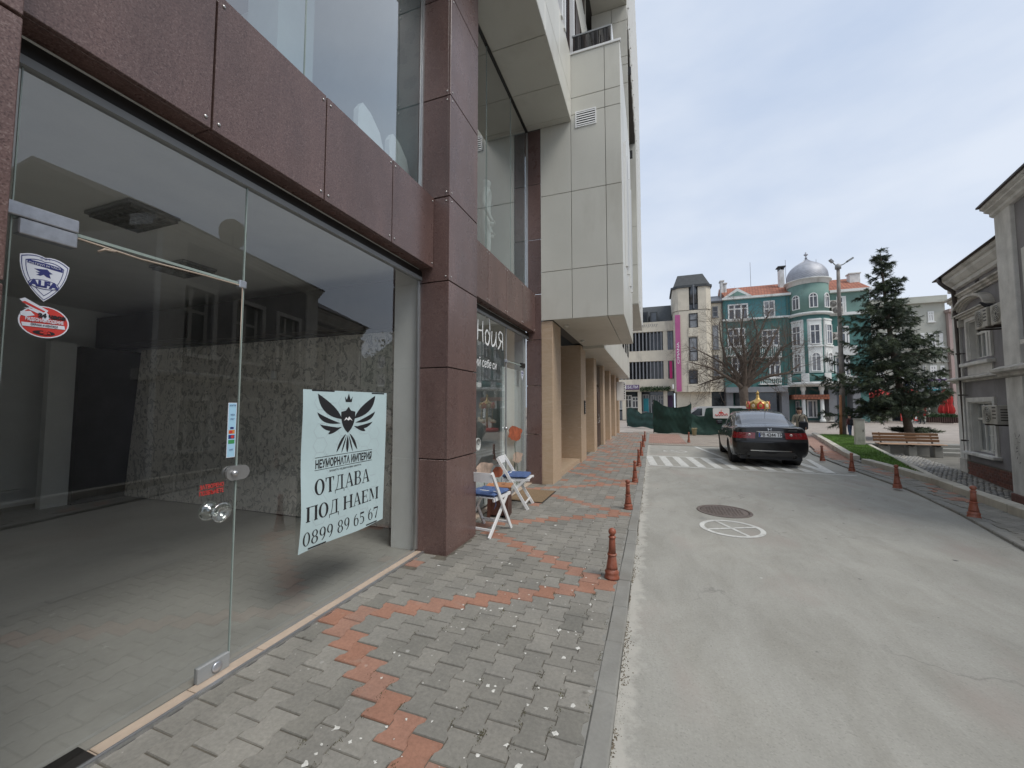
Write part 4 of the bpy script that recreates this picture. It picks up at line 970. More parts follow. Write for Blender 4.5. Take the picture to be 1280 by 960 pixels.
# serif capitals drawn as outlines: thick stems (T), thin bars (t), serifs (s)
def ell(cx, cy, rx, ry, n=22, a0=0., a1=6.28318): return [(cx+rx*math.cos(a0+(a1-a0)*k/n), cy+ry*math.sin(a0+(a1-a0)*k/n)) for k in range(n+1)]
def rect(x0, y0, x1, y1): return [(x0, y0), (x1, y0), (x1, y1), (x0, y1)]
def ringp(cx, cy, rx, ry, tx, ty, a0=0., a1=6.28318):
    o = ell(cx, cy, rx, ry, 22, a0, a1); i = ell(cx, cy, rx-tx, ry-ty, 22, a0, a1)
    return [[o[k], o[k+1], i[k+1], i[k]] for k in range(22)]
def stem(x, w=.19, y0=0., y1=1.): return [rect(x, y0, x+w, y1), rect(x-.06, y0, x+w+.06, y0+.055), rect(x-.06, y1-.055, x+w+.06, y1)]
T_, t_ = .2, .07
GL = {
 'О': (.86, ringp(.42, .5, .42, .52, .20, .055)),
 'Т': (.78, stem(.31)+[rect(.0, .95, .77, 1)]+[[(0, .95), (.03, .72), (.055, .72), (.11, .95)], [(.77, .95), (.74, .72), (.715, .72), (.66, .95)]]),
 'Д': (.90, [rect(.0, 0, .88, .05), rect(0, -.2, .05, .02), rect(.83, -.2, .88, .02), rect(.58, .0, .73, 1), rect(.26, .95, .80, 1), [(.12, .05), (.18, .05), (.32, .55), (.35, .97), (.29, .97), (.26, .55)]]),
 'А': (.86, [[(.36, 1), (.47, 1), (.80, .02), (.62, .02)], [(.36, 1), (.42, 1), (.15, .02), (.09, .02)], rect(.22, .31, .60, .36), rect(0, 0, .25, .04), rect(.53, 0, .86, .04)]),
 'В': (.76, stem(.06)+ringp(.42, .75, .26, .25, .14, .045, -1.57, 1.57)+ringp(.42, .26, .31, .26, .15, .045, -1.57, 1.57)+[rect(.2, .95, .43, 1), rect(.2, .48, .43, .525), rect(.2, 0, .43, .045)]),
 'П': (.92, stem(.06)+stem(.67)+[rect(.2, .95, .70, 1)]),
 'Н': (.92, stem(.06)+stem(.67)+[rect(.2, .48, .70, .535)]),
 'Е': (.76, stem(.06)+[rect(.2, .95, .70, 1), rect(.2, .0, .72, .05), rect(.2, .48, .52, .53), rect(.49, .38, .53, .64), [(.70, 1), (.66, 1), (.62, .93), (.70, .74)], [(.74, .26), (.70, .0), (.60, .05)]]),
 'М': (1.08, [rect(.10, .02, .15, 1), rect(.0, 0, .26, .04), rect(.0, .96, .22, 1), [(.10, 1), (.28, 1), (.56, .25), (.50, .02)], [(.50, .02), (.56, .25), (.84, 1), (.80, 1)]]+stem(.83)),
 '0': (.62, ringp(.29, .5, .29, .51, .13, .04)),
 '8': (.62, ringp(.29, .755, .25, .255, .12, .04)+ringp(.29, .265, .29, .275, .13, .04)),
 '9': (.62, ringp(.29, .68, .28, .33, .13, .04)+ringp(.17, .58, .40, .60, .12, .05, -1.35, .35)),
 '6': (.62, ringp(.29, .33, .28, .34, .13, .04)+ringp(.41, .42, .40, .60, .12, .05, 1.79, 3.49)),
 '5': (.62, ringp(.23, .31, .32, .33, .13, .05, -2.2, 2.1)+[rect(.10, .85, .52, 1), rect(.08, .55, .13, 1)]),
 '7': (.60, [rect(.02, .87, .56, 1), [(.50, .9), (.56, .9), (.34, .0), (.19, .0)], [(.02, 1), (.07, 1), (.05, .72), (.01, .72)]]),
 ' ': (.30, [])}
def serif(s, y0, y1, z0, z1a, slope=0.):
    tot = sum(GL[c][0]+.06 for c in s)-.06; k = (y1-y0)/tot; h = z1a-z0; x = 0; polys = []
    for c in s:
        polys += [[(y0+(x+px)*k, z0+py*h) for px, py in P] for P in GL[c][1]]; x += GL[c][0]+.06
    return pprint(polys, 'lettering', 'black')
serif('ОТДАВА', 2.335, 2.968, .895, 1.013); serif('ПОД НАЕМ', 2.258, 3.092, .716, .826); serif('0899 89 65 67', 2.240, 3.097, .543, .643)
for a, b, z in ((2.29, 2.52, 1.693), (2.96, 3.13, 1.690), (2.29, 2.46, .512), (2.93, 3.08, .505)):
    pprint([rect(a, z, b, z+.011)], 'tape', 'black')

# stickers on the door
def sticker(name, label, y, z, w, h, outline, mat, layers, texts, cat='sticker'):
    t = thing(name, label, cat, (XG+.003, y, z))
    f = lambda P: [(y+p[0]*w, z+p[1]*h) for p in P]
    MB().prism(f(outline), XG+.002, XG+.0035, 'x').build('backing', mat, t)
    for k, (P, mt) in enumerate(layers):
        MB().prism(f(P), XG+.0036+.0003*k, XG+.0038+.0003*k, 'x').build('print', mt, t)
    for s, yy_, zz_, sz, mt, b, xs_ in texts: text(s, sz*h, 'lettering', mt, t, wall_mtx(XG+.0068, y+yy_*w, z+zz_*h), bold=b*h, xs=xs_, extrude=.0002)
    return t
MT['navy'] = plain('navy_print', (.028, .035, .17), .5); MT['red_print'] = plain('red_print', (.58, .045, .035), .5); MT['stk_white'] = M('sticker_white', (.72, .75, .82), .5, .04)
MT['sky_print'] = plain('pale_blue_print', (.38, .62, .78), .5); MT['orange_print'] = plain('orange_print', (.65, .24, .05), .5); MT['green_print'] = plain('green_print', (.05, .28, .09), .5)
shield = [(-.48, .46)]+bez((-.48, .46), (-.2, .58), (0, .50), 5)[1:]+bez((0, .50), (.25, .58), (.5, .40), 5)[1:]+bez((.5, .40), (.46, -.15), (.02, -.5), 7)[1:]+bez((.02, -.5), (-.5, -.1), (-.48, .46), 7)[1:-1]
sc_ = lambda P, k, dx=0, dy=0: [(p[0]*k+dx, p[1]*k+dy) for p in P]
eagle = [(-.26, .17), (-.05, .20), (.06, .22), (.12, .16), (.20, .12), (.12, .09), (.16, -.02), (.05, .0), (-.02, .05), (-.10, -.0), (-.2, .01), (-.12, .06), (-.22, .09), (-.10, .11)]
sticker('shield_sticker', 'white and navy shield sticker with a diving bird, on the glass door under the hinge', .878, 2.118, .15, .19, shield, 'stk_white',
        [(sc_(shield, .95), 'navy'), (sc_(shield, .91), 'stk_white'), (sc_(shield, .78, 0, .01), 'navy'), (sc_(shield, .74, 0, .01), 'stk_white'), ([(-.34, .30), (.0, .27), (.36, .24), (.36, .34), (0, .37), (-.34, .38)], 'navy'), (sc_(eagle, .8, 0, .065), 'navy'), (ell(0, -.12, .30, .11, 28)[:-1], 'navy'), (ell(0, -.12, .28, .095, 28)[:-1], 'stk_white')],
        [('ALFA', 0, -.12, .19, 'navy', .012, 1.0), ('С О Т', 0, .465, .06, 'navy', 0, 1), ('ПАТРУЛ 24 ЧАСА', 0, .31, .06, 'stk_white', 0, 1)])
ov = ell(0, -.03, .5, .44, 30)[:-1]
sticker('camera_sticker', 'red oval video surveillance sticker with a white camera, below the shield sticker', .888, 1.940, .15, .155, ov, 'stk_white',
        [(sc_(ov, .94, 0, -.002), 'red_print'), ([(-.5, .5), (-.40, .56), (.06, .30), (.0, .18), (-.14, .22), (-.36, .36)], 'stk_white'), ([(-.42, .30), (-.12, .18), (-.02, .02), (.0, -.02), (.12, .12), (.02, .26)], 'stk_white'), ([(-.46, .43), (-.40, .47), (.0, .27), (-.03, .23)], 'red_print'), ([(-.47, .18), (-.28, .22), (-.2, .12), (-.36, .06), (-.46, .08)], 'stk_white'), ([(-.42, -.20), (.42, -.17), (.40, -.07), (-.44, -.10)], 'stk_white'), (ell(-.0, -.33, .22, .06, 20)[:-1], 'black')],
        [('24 часа', .14, .14, .15, 'black', .01, 1), ('ВИДЕОНАБЛЮДЕНИЕ', 0, .0, .12, 'stk_white', .004, .56), ('ОХРАНА И КОНТРОЛ', 0, -.135, .08, 'black', .002, .62), ('alfa', .02, -.33, .12, 'red_print', .01, 1.2)])
rc = rect(-.5, -.5, .5, .5)
sticker('card_payment_strip', 'narrow pale blue strip of payment card symbols above the door latch', 1.703, 1.43, .052, .335, rc, 'stk_white',
        [(rect(-.44, -.49, .44, .49), 'sky_print'), (rect(-.36, -.07, .36, .0), 'orange_print'), (rect(-.36, -.16, .36, -.09), 'navy'), (rect(-.36, -.25, .36, -.18), 'green_print'), (ell(.1, -.125, .2, .028, 16)[:-1], 'red_print'), (ell(-.1, -.035, .2, .028, 16)[:-1], 'red_print'), (rect(-.2, .02, .2, .055), 'navy')],
        [('КАРТИ', 0, .45, .035, 'navy', 0, 1), ('VISA', 0, .28, .04, 'navy', 0, 1), ('PAY', 0, .2, .04, 'navy', 0, 1), ('24/7', 0, -.36, .04, 'navy', 0, 1)])
t = thing('push_pull_lettering', 'small red lettering on the glass door above the acrylic knob', 'lettering', (XG+.003, 1.60, 1.09))
for s, z in (('ЗАТВОРЕНО', 1.107), ('ПОЗВЪНЕТЕ', 1.072)): text(s, .034, 'lettering', 'red_print', t, wall_mtx(XG+.003, 1.602, z), xs=.66, bold=.0008, extrude=.0002)
sticker('shield_sticker', 'small white shield sticker on the second shop door below its black fitting', 7.43, 2.19, .15, .19, shield, 'stk_white', [(sc_(shield, .93), 'navy'), (sc_(shield, .86), 'stk_white'), ([(-.34, .20), (.36, .20), (.36, .34), (-.34, .36)], 'navy'), (sc_(eagle, .9, 0, -.08), 'navy')], [])
# lettering and poppies on the second shop window
wl = thing('window_lettering', 'white handwritten style shop lettering on the second shop window', 'lettering', (XG+.003, 5.7, 2.5))
def brush(strokes, r=.017):
    for P in strokes:
        n = 6*(len(P)-1)+1; xs_ = pchip(np.arange(len(P)), np.array(P, float), np.linspace(0, len(P)-1, n)) if len(P) > 2 else np.array(P, float)
        m = MB().tube([(0, y, z) for y, z in xs_], [r*(.75+.35*math.sin(3.14*k/max(1, len(xs_)-1))) for k in range(len(xs_))], 8); m.v = [(XG+.003+x*.04, y, z) for x, y, z in m.v]; m.build('lettering', 'white', wl)
brush([[(5.31, 2.88), (5.305, 2.72), (5.30, 2.56)], [(5.49, 2.89), (5.485, 2.72), (5.50, 2.55)], [(5.305, 2.72), (5.49, 2.74)],
       [(5.74, 2.72), (5.66, 2.78), (5.59, 2.70), (5.60, 2.58), (5.68, 2.55), (5.75, 2.64), (5.77, 2.80), (5.73, 2.98), (5.64, 3.03), (5.58, 2.98)],
       [(5.86, 2.80), (5.84, 2.66), (5.87, 2.56), (5.95, 2.58), (6.03, 2.72), (6.04, 2.82)], [(6.04, 2.82), (6.03, 2.66), (6.06, 2.56)],
       [(6.34, 2.84), (6.34, 2.70), (6.35, 2.54)], [(6.34, 2.83), (6.22, 2.85), (6.15, 2.77), (6.22, 2.70), (6.34, 2.69)], [(6.26, 2.69), (6.20, 2.60), (6.12, 2.54)]])
text('открий себе си', .19, 'lettering', 'white', wl, wall_mtx(XG+.003, 5.46, 2.24), shear=.2, xs=.85)
MT['poppy'] = M('poppy_print', (.42, .11, .05), .6, .35, 8); MT['poppy2'] = M('pale_poppy_print', (.50, .38, .30), .6, .35, 8); MT['stem_p'] = plain('poppy_stem_print', (.07, .09, .06), .6); MT['frost'] = M('frosted_print', (.44, .48, .46), .7, .25, 4)
def poppy(y, z, r, mt, label, stem_to):
    t = thing('poppy_decal', label, 'decal', (XG+.003, y, z), 0, 'poppy flower decals on the second shop window')
    for k, (a, s) in enumerate(((0, 1.), (1.1, .8), (2.2, .9), (-1.2, .75))):
        P = [(y+r*(.25*math.cos(a)+s*(.8+.14*math.sin(5*q+k))*math.cos(q)), z+r*(.10*math.sin(a)+.40*s*(.8+.12*math.sin(4*q))*math.sin(q))) for q in [6.2832*j/26 for j in range(26)]]
        MB().prism(P, XG+.002+.0004*k, XG+.0023+.0004*k, 'x').build('petal', mt if k % 2 == 0 else 'poppy' if mt == 'poppy' else 'poppy2', t)
    MB().tube([(XG+.002, y, z-r*.4), (XG+.002, y+.03, (z+stem_to)/2), (XG+.002, y-.02, stem_to)], .008, 5).build('stem', 'stem_p', t)
poppy(6.98, 1.06, .40, 'poppy', 'large orange red poppy decal on the second shop door', .35)
poppy(7.12, .60, .30, 'poppy2', 'faded brownish poppy decal under the orange one', .1)
poppy(5.55, .60, .34, 'poppy2', 'pale poppy decal low on the second shop window beside the chair', .1)
poppy(6.12, .48, .26, 'poppy', 'small reddish poppy decal behind the chairs on the second shop window', .1)
MB().quad((XG+.0015, 4.9, .06), (XG+.0015, 6.48, .06), (XG+.0015, 6.48, .62), (XG+.0015, 4.9, .62)).build('frosted_film', 'frost', lb)

# ================================================================== BOLLARDS
def make_bollard(label, k=1.):
    t = thing('bollard', label, 'bollard', (0, 0, 0), 0, 'terracotta bollards along the road')
    MB().lathe([(.068, 0), (.068, .014), (.062, .022), (.062, .03), (.058, .034), (.064, .05), (.063, .062), (.052, .075), (.05, .085)], n=28).build('base', 'terra', t, world=False)
    q = MB().lathe([(.052, .085), (.049, .11), (.043, .15), (.0385, .185), (.036, .20)], n=28); q.build('lower_shaft', 'terra', t, world=False)
    MB().lathe([(.036, .20), (.043, .205), (.043, .216), (.037, .222)], n=28).build('collar', 'terra', t, world=False)
    MB().lathe([(.035, .222), (.030, .30), (.0275, .352), (.026, .356)], n=28).build('upper_shaft', 'terra', t, world=False)
    MB().lathe([(.026, .356), (.034, .361), (.034, .370), (.027, .376), (.022, .384)], n=28).build('neck_ring', 'terra', t, world=False)
    MB().lathe([(.020, .380)]+[(.035*math.sin(a), .415-.035*math.cos(a)) for a in [.6+2.54*k/9 for k in range(10)]], n=28).build('ball', 'terra', t, world=False)
    return t
bl = [(-.385, 3.80, 'terracotta bollard nearest the camera, beside the red pavers at the left kerb'), (-.385, 6.38, 'second terracotta bollard along the left kerb, beyond the nearest one'),
      (-.38, 8.67, 'third terracotta bollard along the left kerb'), (-.375, 11.0, 'fourth terracotta bollard along the left kerb'), (-.375, 13.31, 'fifth terracotta bollard along the left kerb, level with the hatched markings'),
      (-.38, 16.2, 'sixth terracotta bollard along the left kerb'), (-.375, 18.87, 'last terracotta bollard along the left kerb, past the end of the road'), (1.455, 18.9, 'lone terracotta bollard on the paved forecourt in front of the green netting'),
      (4.27, 7.56, 'large looking terracotta bollard at the right edge, in front of the kerb wall'), (4.42, 9.74, 'terracotta bollard second from the right edge on the right pavement'), (4.53, 11.87, 'terracotta bollard on the right pavement beside the start of the lawn'), (4.60, 13.83, 'terracotta bollard on the right pavement just behind the black car')]
b0 = make_bollard(bl[0][2])
for i, (x, y, l) in enumerate(bl):
    o = b0 if i == 0 else copy_tree(b0)
    o.location = (x, y, .0); o['label'] = l; o.rotation_euler = (rng.uniform(-.022, .022), rng.uniform(-.025, .025), rng.uniform(0, 6))
    if x > 3: o.scale = (1.06, 1.06, 1.0)

# ================================================================== CHAIRS, STOOL, MAT
def make_chair(label):
    t = thing('folding_chair', label, 'chair', (0, 0, 0), 0, 'white folding chairs outside the second shop')
    for s in (-1, 1):
        MB().bar((s*.205, -.27, .77), (s*.205, .22, .0), .022, .042, up=(0, 1, .6)).build('back_upright', 'white_wood', t, world=False)
        MB().bar((s*.178, .16, .44), (s*.178, -.29, .0), .022, .038, up=(0, 1, .6)).build('rear_leg', 'white_wood', t, world=False)
        MB().bar((s*.178, -.19, .425), (s*.178, .24, .445), .02, .035).build('seat_rail', 'white_wood', t, world=False)
        MB().lathe([(.014, -.016), (.014, .016)], n=12, T=Matrix.Translation((s*.192, .02, .31)) @ Matrix.Rotation(R(90), 4, 'Y')).build('pivot', 'steel', t, world=False)
    pts = [(-.205+.41*k/8, -.262-.022*math.sin(math.pi*k/8)) for k in range(9)]
    q = MB()
    for (a, b) in zip(pts, pts[1:]):
        q.add([(a[0], a[1], .655), (b[0], b[1], .655), (b[0], b[1]-.012, .77), (a[0], a[1]-.012, .77), (a[0], a[1]+.016, .655), (b[0], b[1]+.016, .655), (b[0], b[1]+.004, .77), (a[0], a[1]+.004, .77)], [(0, 1, 2, 3), (4, 5, 6, 7), (3, 2, 6, 7), (0, 1, 5, 4)])
    q.build('back_slat', 'white_wood', t, world=False)
    MB().lathe([(.013, 0), (.013, .002)], n=14, T=frame_mtx((0, -.288, .725), (1, 0, 0), (0, 0, 1))).build('hanging_hole', 'black', t, world=False)
    for k in range(6): MB().bbox(-.185, .185, -.195+.073*k, -.132+.073*k, .445, .46, b=.004).build('seat_slat', 'white_wood', t, world=False)
    for s, y, z in ((.17, -.215, .075), (.196, .165, .085)): MB().bar((-s, y, z), (s, y, z), .018, .026).build('stretcher', 'white_wood', t, world=False)
    MB().bar((-.196, -.105, .51), (.196, -.105, .51), .018, .026).build('stretcher', 'white_wood', t, world=False)
    return t
def cushion(label):
    n = 18; t = thing('seat_cushion', label, 'cushion', (0, 0, 0), 0, 'blue cushions on the folding chairs')
    vs = []; fs = []
    for side in (1, -1):
        for j in range(n+1):
            for i in range(n+1):
                a, b = i/n*2-1, j/n*2-1
                e = max(0, 1-max(abs(a), abs(b))**6); h = .028*e**.5*(1+.25*math.cos(a*math.pi*2.0)*math.cos(b*math.pi*2.0))
                cr_ = 1-.06*(abs(a)*abs(b))**3
                vs.append((a*.205*cr_, b*.205*cr_, .03+side*h+rng.uniform(-.0008, .0008)))
    o = (n+1)**2
    for j in range(n):
        for i in range(n):
            a = j*(n+1)+i; fs.append((a, a+1, a+n+2, a+n+1)); fs.append((o+a, o+a+n+1, o+a+n+2, o+a+1))
    MB().add(vs, fs, 0, True).build('pad', 'blue_cloth', t, world=False)
    q = MB()
    for a in (-.5, 0, .5):
        for b in (-.5, 0, .5): q.lathe([(.009, .0), (.006, .006), (0, .007)], cx=a*.2, cy=b*.2, cz=.052, n=8)
    q.build('tufts', 'blue_cloth', t, world=False)
    q = MB()
    for s in (-1, 1): q.tube([(s*.19, -.19, .03), (s*.21, -.2, -.01), (s*.215, -.19, -.08), (s*.2, -.21, -.13)], .004, 6)
    q.build('ties', 'blue_cloth', t, world=False)
    return t
ch1 = make_chair('white folding chair with its back to the camera, half hidden by the granite column')
cu1 = cushion('blue tufted cushion on the chair half hidden by the granite column')
for o, dz in ((ch1, 0), (cu1, .462)): o.location = (-2.0, 4.70, dz); o.rotation_euler = (0, 0, R(-8))
ch2 = copy_tree(ch1); ch2['label'] = 'white folding chair turned towards the street, beside the poppy window'
cu2 = copy_tree(cu1); cu2['label'] = 'blue tufted cushion on the chair turned towards the street'
for o, dz in ((ch2, 0), (cu2, .462)): o.location = (-2.06, 5.98, dz); o.rotation_euler = (0, 0, R(-84))
sl = thing('stool', 'dark wooden block stool with an orange wooden top between the two white chairs', 'stool', (-2.12, 5.38, 0), R(10))
for s in (-1, 1): MB().prism([(-.17, 0), (.17, 0), (.12, .42), (-.12, .42)], s*.13-.02, s*.13+.02, 'x').build('side_board', 'stool', sl, world=False)
MB().prism([(-.13, .03), (.13, .03), (.11, .40), (-.11, .40)], -.12, -.09, 'y').build('front_board', 'stool', sl, world=False)
MB().prism([(-.13, .03), (.13, .03), (.11, .40), (-.11, .40)], .09, .12, 'y').build('rear_board', 'stool', sl, world=False)
MB().bbox(-.18, .18, -.15, .15, .42, .445, b=.006).build('top', 'stool_top', sl, world=False)
MB().lathe([(.03, 0), (.03, .001)], cx=.05, cy=.02, cz=.4452, n=16).build('knot_hole', 'stool', sl, world=False)
dm = thing('doormat', 'brown coir doormat on the pavers in front of the second shop door', 'doormat', (-2.03, 6.72, .004))
MB().bbox(-.30, .30, -.45, .45, 0, .016, b=.004).build('pile', 'mat', dm, world=False)
one((-.315, .315, -.465, .465, -.002, .008), b=.002).build('rubber_edge', 'black_metal', dm, world=False)

# ================================================================== CAR
MT['carpaint'], nt, b_ = base_mat('black_car_paint')
c_ = ramp(nt, noise(nt, pos(nt), 6, 6, .7), [(.35, (.006, .006, .007)), (.75, (.016, .016, .017))]); nt.links.new(c_, b_.inputs['Base Color'])
b_.inputs['Roughness'].default_value = .3; b_.inputs['Specular IOR Level'].default_value = .1; b_.inputs['Coat Weight'].default_value = 1; b_.inputs['Coat Roughness'].default_value = .05
MT['carglass'] = dark_glass('car_window_glass', (.05, .055, .065), .05, .15); b_ = MT['carglass'].node_tree.nodes['Principled BSDF']; b_.inputs['Coat Weight'].default_value = 1; b_.inputs['Coat Roughness'].default_value = .02; b_.inputs['Coat IOR'].default_value = 1.9
MT['tail'] = M('red_lamp_lens', (.19, .006, .009), .12, .25, 30, 60, coat=1.); MT['tail_clear'] = M('clear_lamp_lens', (.55, .42, .40), .12, .2, 30, 60, coat=1.)
MT['chrome'] = M('chrome', (.72, .72, .72), .12, .03, metal=1); MT['rubber'] = M('tyre_rubber', (.018, .018, .018), .8, .2, 10, 60); MT['rim'] = M('alloy_rim', (.45, .45, .46), .3, .1, metal=.8)
MT['plate'] = plain('plate_white', (.74, .76, .78), .4); MT['plate_blue'] = plain('plate_blue', (.03, .10, .45), .4)
CW = R(-3.0)
car = thing('black_sedan', 'black saloon car with a rear number plate parked at the end of the concrete road', 'car', (2.90, 12.05, -.035), CW); car.scale = (1, 1, 1.04)
ST = np.array([ # y, zb, zbelt, zt, wb, wm, wsh, wt
 (0.00, .30, .965, 1.01, .62, .80, .70, .55), (0.10, .27, .985, 1.035, .72, .855, .745, .58), (0.32, .25, 1.0, 1.055, .78, .875, .765, .58), (0.58, .22, .995, 1.075, .80, .88, .775, .585),
 (0.95, .20, .985, 1.235, .80, .88, .78, .575), (1.32, .19, .975, 1.375, .80, .88, .782, .565), (1.85, .19, .965, 1.44, .80, .88, .785, .575), (2.45, .19, .95, 1.43, .80, .88, .785, .575),
 (2.95, .19, .94, 1.28, .80, .88, .78, .575), (3.35, .19, .93, 1.07, .80, .88, .775, .59), (3.6, .20, .915, .975, .80, .88, .77, .58), (4.1, .22, .85, .915, .78, .87, .74, .56), (4.45, .24, .77, .82, .70, .83, .66, .50), (4.62, .30, .67, .70, .55, .70, .55, .40)])
def ring_pts(s):
    y, zb, ze, zt, wb, wm, ws, wtp = s; zg = ze+.5*(zt-ze); zu = max(zg, zt-.055)
    return [(0, zb), (wb, zb), (wm-.025, zb+.10), (wm, .50), (wm+.004, .70), (ws+.06, ze-.075), (ws, ze), ((ws+wtp)/2+.02*min(1, (zt-ze)/.4), zg), (wtp, zu), (wtp*.55, zt-.012), (0, zt)]
RT = np.linspace(0, 10, 81); RP = np.array([pchip(np.arange(11), np.array(ring_pts(s)), RT) for s in ST])       # station x ring x (x,z)
ysn = np.unique(np.round(np.concatenate([np.linspace(0, .6, 22), np.linspace(.6, 4.3, 124), np.linspace(4.3, 4.62, 14)]), 4))
BP = pchip(ST[:, 0], RP, ysn)
def rear_def(x, y, z):
    if y > .5: return y
    f = (1-y/.5)**2
    d = .10*min(1, (x/.82)**2)*1.0+(.0 if z < .66 else min(1, (z-.66)/.05)*.035+max(0, z-.72)*.28)-(.03*max(0, .40-z)*-4 if z < .40 else 0)
    return y+f*d
WY = (1.03, 3.70); WZ, WR = .315, .355
def wheel_near(y, z): return min(range(2), key=lambda k: (y-WY[k])**2+(z-WZ)**2)
NR = len(RT); body = {k: ([], [], {}) for k in ('body', 'rear_window', 'windscreen', 'side_window', 'tail')}
def put(kind, key, p):
    V, F, D = body[kind]
    if key not in D: D[key] = len(V); V.append(p)
    return D[key]
def vert(i, j, s):
    x, z = BP[i, j]; y = rear_def(x, ysn[i], z)
    if x > .55 and z < .72:
        k = wheel_near(y, z); dy, dz = y-WY[k], z-WZ; r = math.hypot(dy, dz)
        if WR-.05 < r < WR+.045 and r > 1e-4: y, z = WY[k]+dy/r*WR, WZ+dz/r*WR
    return (s*x, y, z)
for s in (-1, 1):
    for i in range(len(ysn)-1):
        ym = (ysn[i]+ysn[i+1])/2
        for j in range(NR-1):
            t = (RT[j]+RT[j+1])/2; x, z = (BP[i, j]+BP[i+1, j+1])/2
            if x > .55 and z < .72:
                k = wheel_near(ym, z)
                if math.hypot(ym-WY[k], z-WZ) < WR-.008: continue
            kind = 'body'
            if .66 < ym < 1.30 and t > 8.1: kind = 'rear_window'
            elif 2.60 < ym < 3.36 and t > 8.1: kind = 'windscreen'
            elif 6.25 < t < 7.85 and (1.18+.16*(t-6.25) < ym < 1.90 or 1.98 < ym < 3.0-.22*(t-6.25)): kind = 'side_window'
            elif ym < .22 and 4.1 < t < 4.85: kind = 'tail'
            q = [put(kind, (a, b, s if BP[a, b, 0] > 1e-6 else 0), vert(a, b, s)) for a, b in ((i, j), (i+1, j), (i+1, j+1), (i, j+1))]
            body[kind][1].append(q if s < 0 else q[::-1])
# rear and front caps
for i0 in (0, len(ysn)-1):
    NX = 28
    for j in range(NR-1):
        for c in range(NX):
            f0, f1 = c/NX*2-1, (c+1)/NX*2-1; t = (RT[j]+RT[j+1])/2; fm = abs(f0+f1)/2
            kind = 'tail' if (i0 == 0 and 4.1 < t < 4.85 and fm > .42) else 'body'
            q = []
            for (f, jj) in ((f0, j), (f1, j), (f1, j+1), (f0, j+1)):
                x, z = BP[i0, jj]; x2 = x*f; y = ysn[i0]
                if i0 == 0:
                    y = rear_def(x2, y, z)
                else: y = y+.06*(1-(x2/.7)**2)
                q.append(put(kind, ('c', i0, round(f, 4), jj) if abs(f) < .999 else (i0, jj, int(math.copysign(1, f)) if x > 1e-6 else 0), (x2, y, z)))
            if len(set(q)) > 2: body[kind][1].append(list(dict.fromkeys(q)))
for kind, nm, mt in (('body', 'body', 'carpaint'), ('rear_window', 'rear_window', 'carglass'), ('windscreen', 'windscreen', 'carglass')):
    V, F, D = body[kind]; MB().add(V, F, 0, True).build(nm, mt, car, world=False)
def split_side(kind, nm, mt, pred):
    V, F, D = body[kind]; fs = [f for f in F if pred([V[i] for i in f])]
    if fs: return MB().add(V, fs, 0, True).build(nm, mt, car, world=False)
for s in (-1, 1):
    split_side('side_window', 'side_window', 'carglass', lambda P: P[0][0]*s > 0 and sum(p[1] for p in P)/len(P) < 1.94)
    split_side('side_window', 'side_window', 'carglass', lambda P: P[0][0]*s > 0 and sum(p[1] for p in P)/len(P) > 1.94)
    tl = split_side('tail', 'tail_light', 'tail', lambda P: sum(p[0] for p in P)*s > 0)
for o in [o for o in car.children if o.type == 'MESH']:
    bm = bmesh.new(); bm.from_mesh(o.data); bmesh.ops.remove_doubles(bm, verts=bm.verts, dist=.0004); lo = [v for v in bm.verts if not v.link_faces]; bmesh.ops.delete(bm, geom=lo, context='VERTS'); bmesh.ops.recalc_face_normals(bm, faces=bm.faces); bm.to_mesh(o.data); bm.free()
ry = lambda x, z: rear_def(x, 0, z)
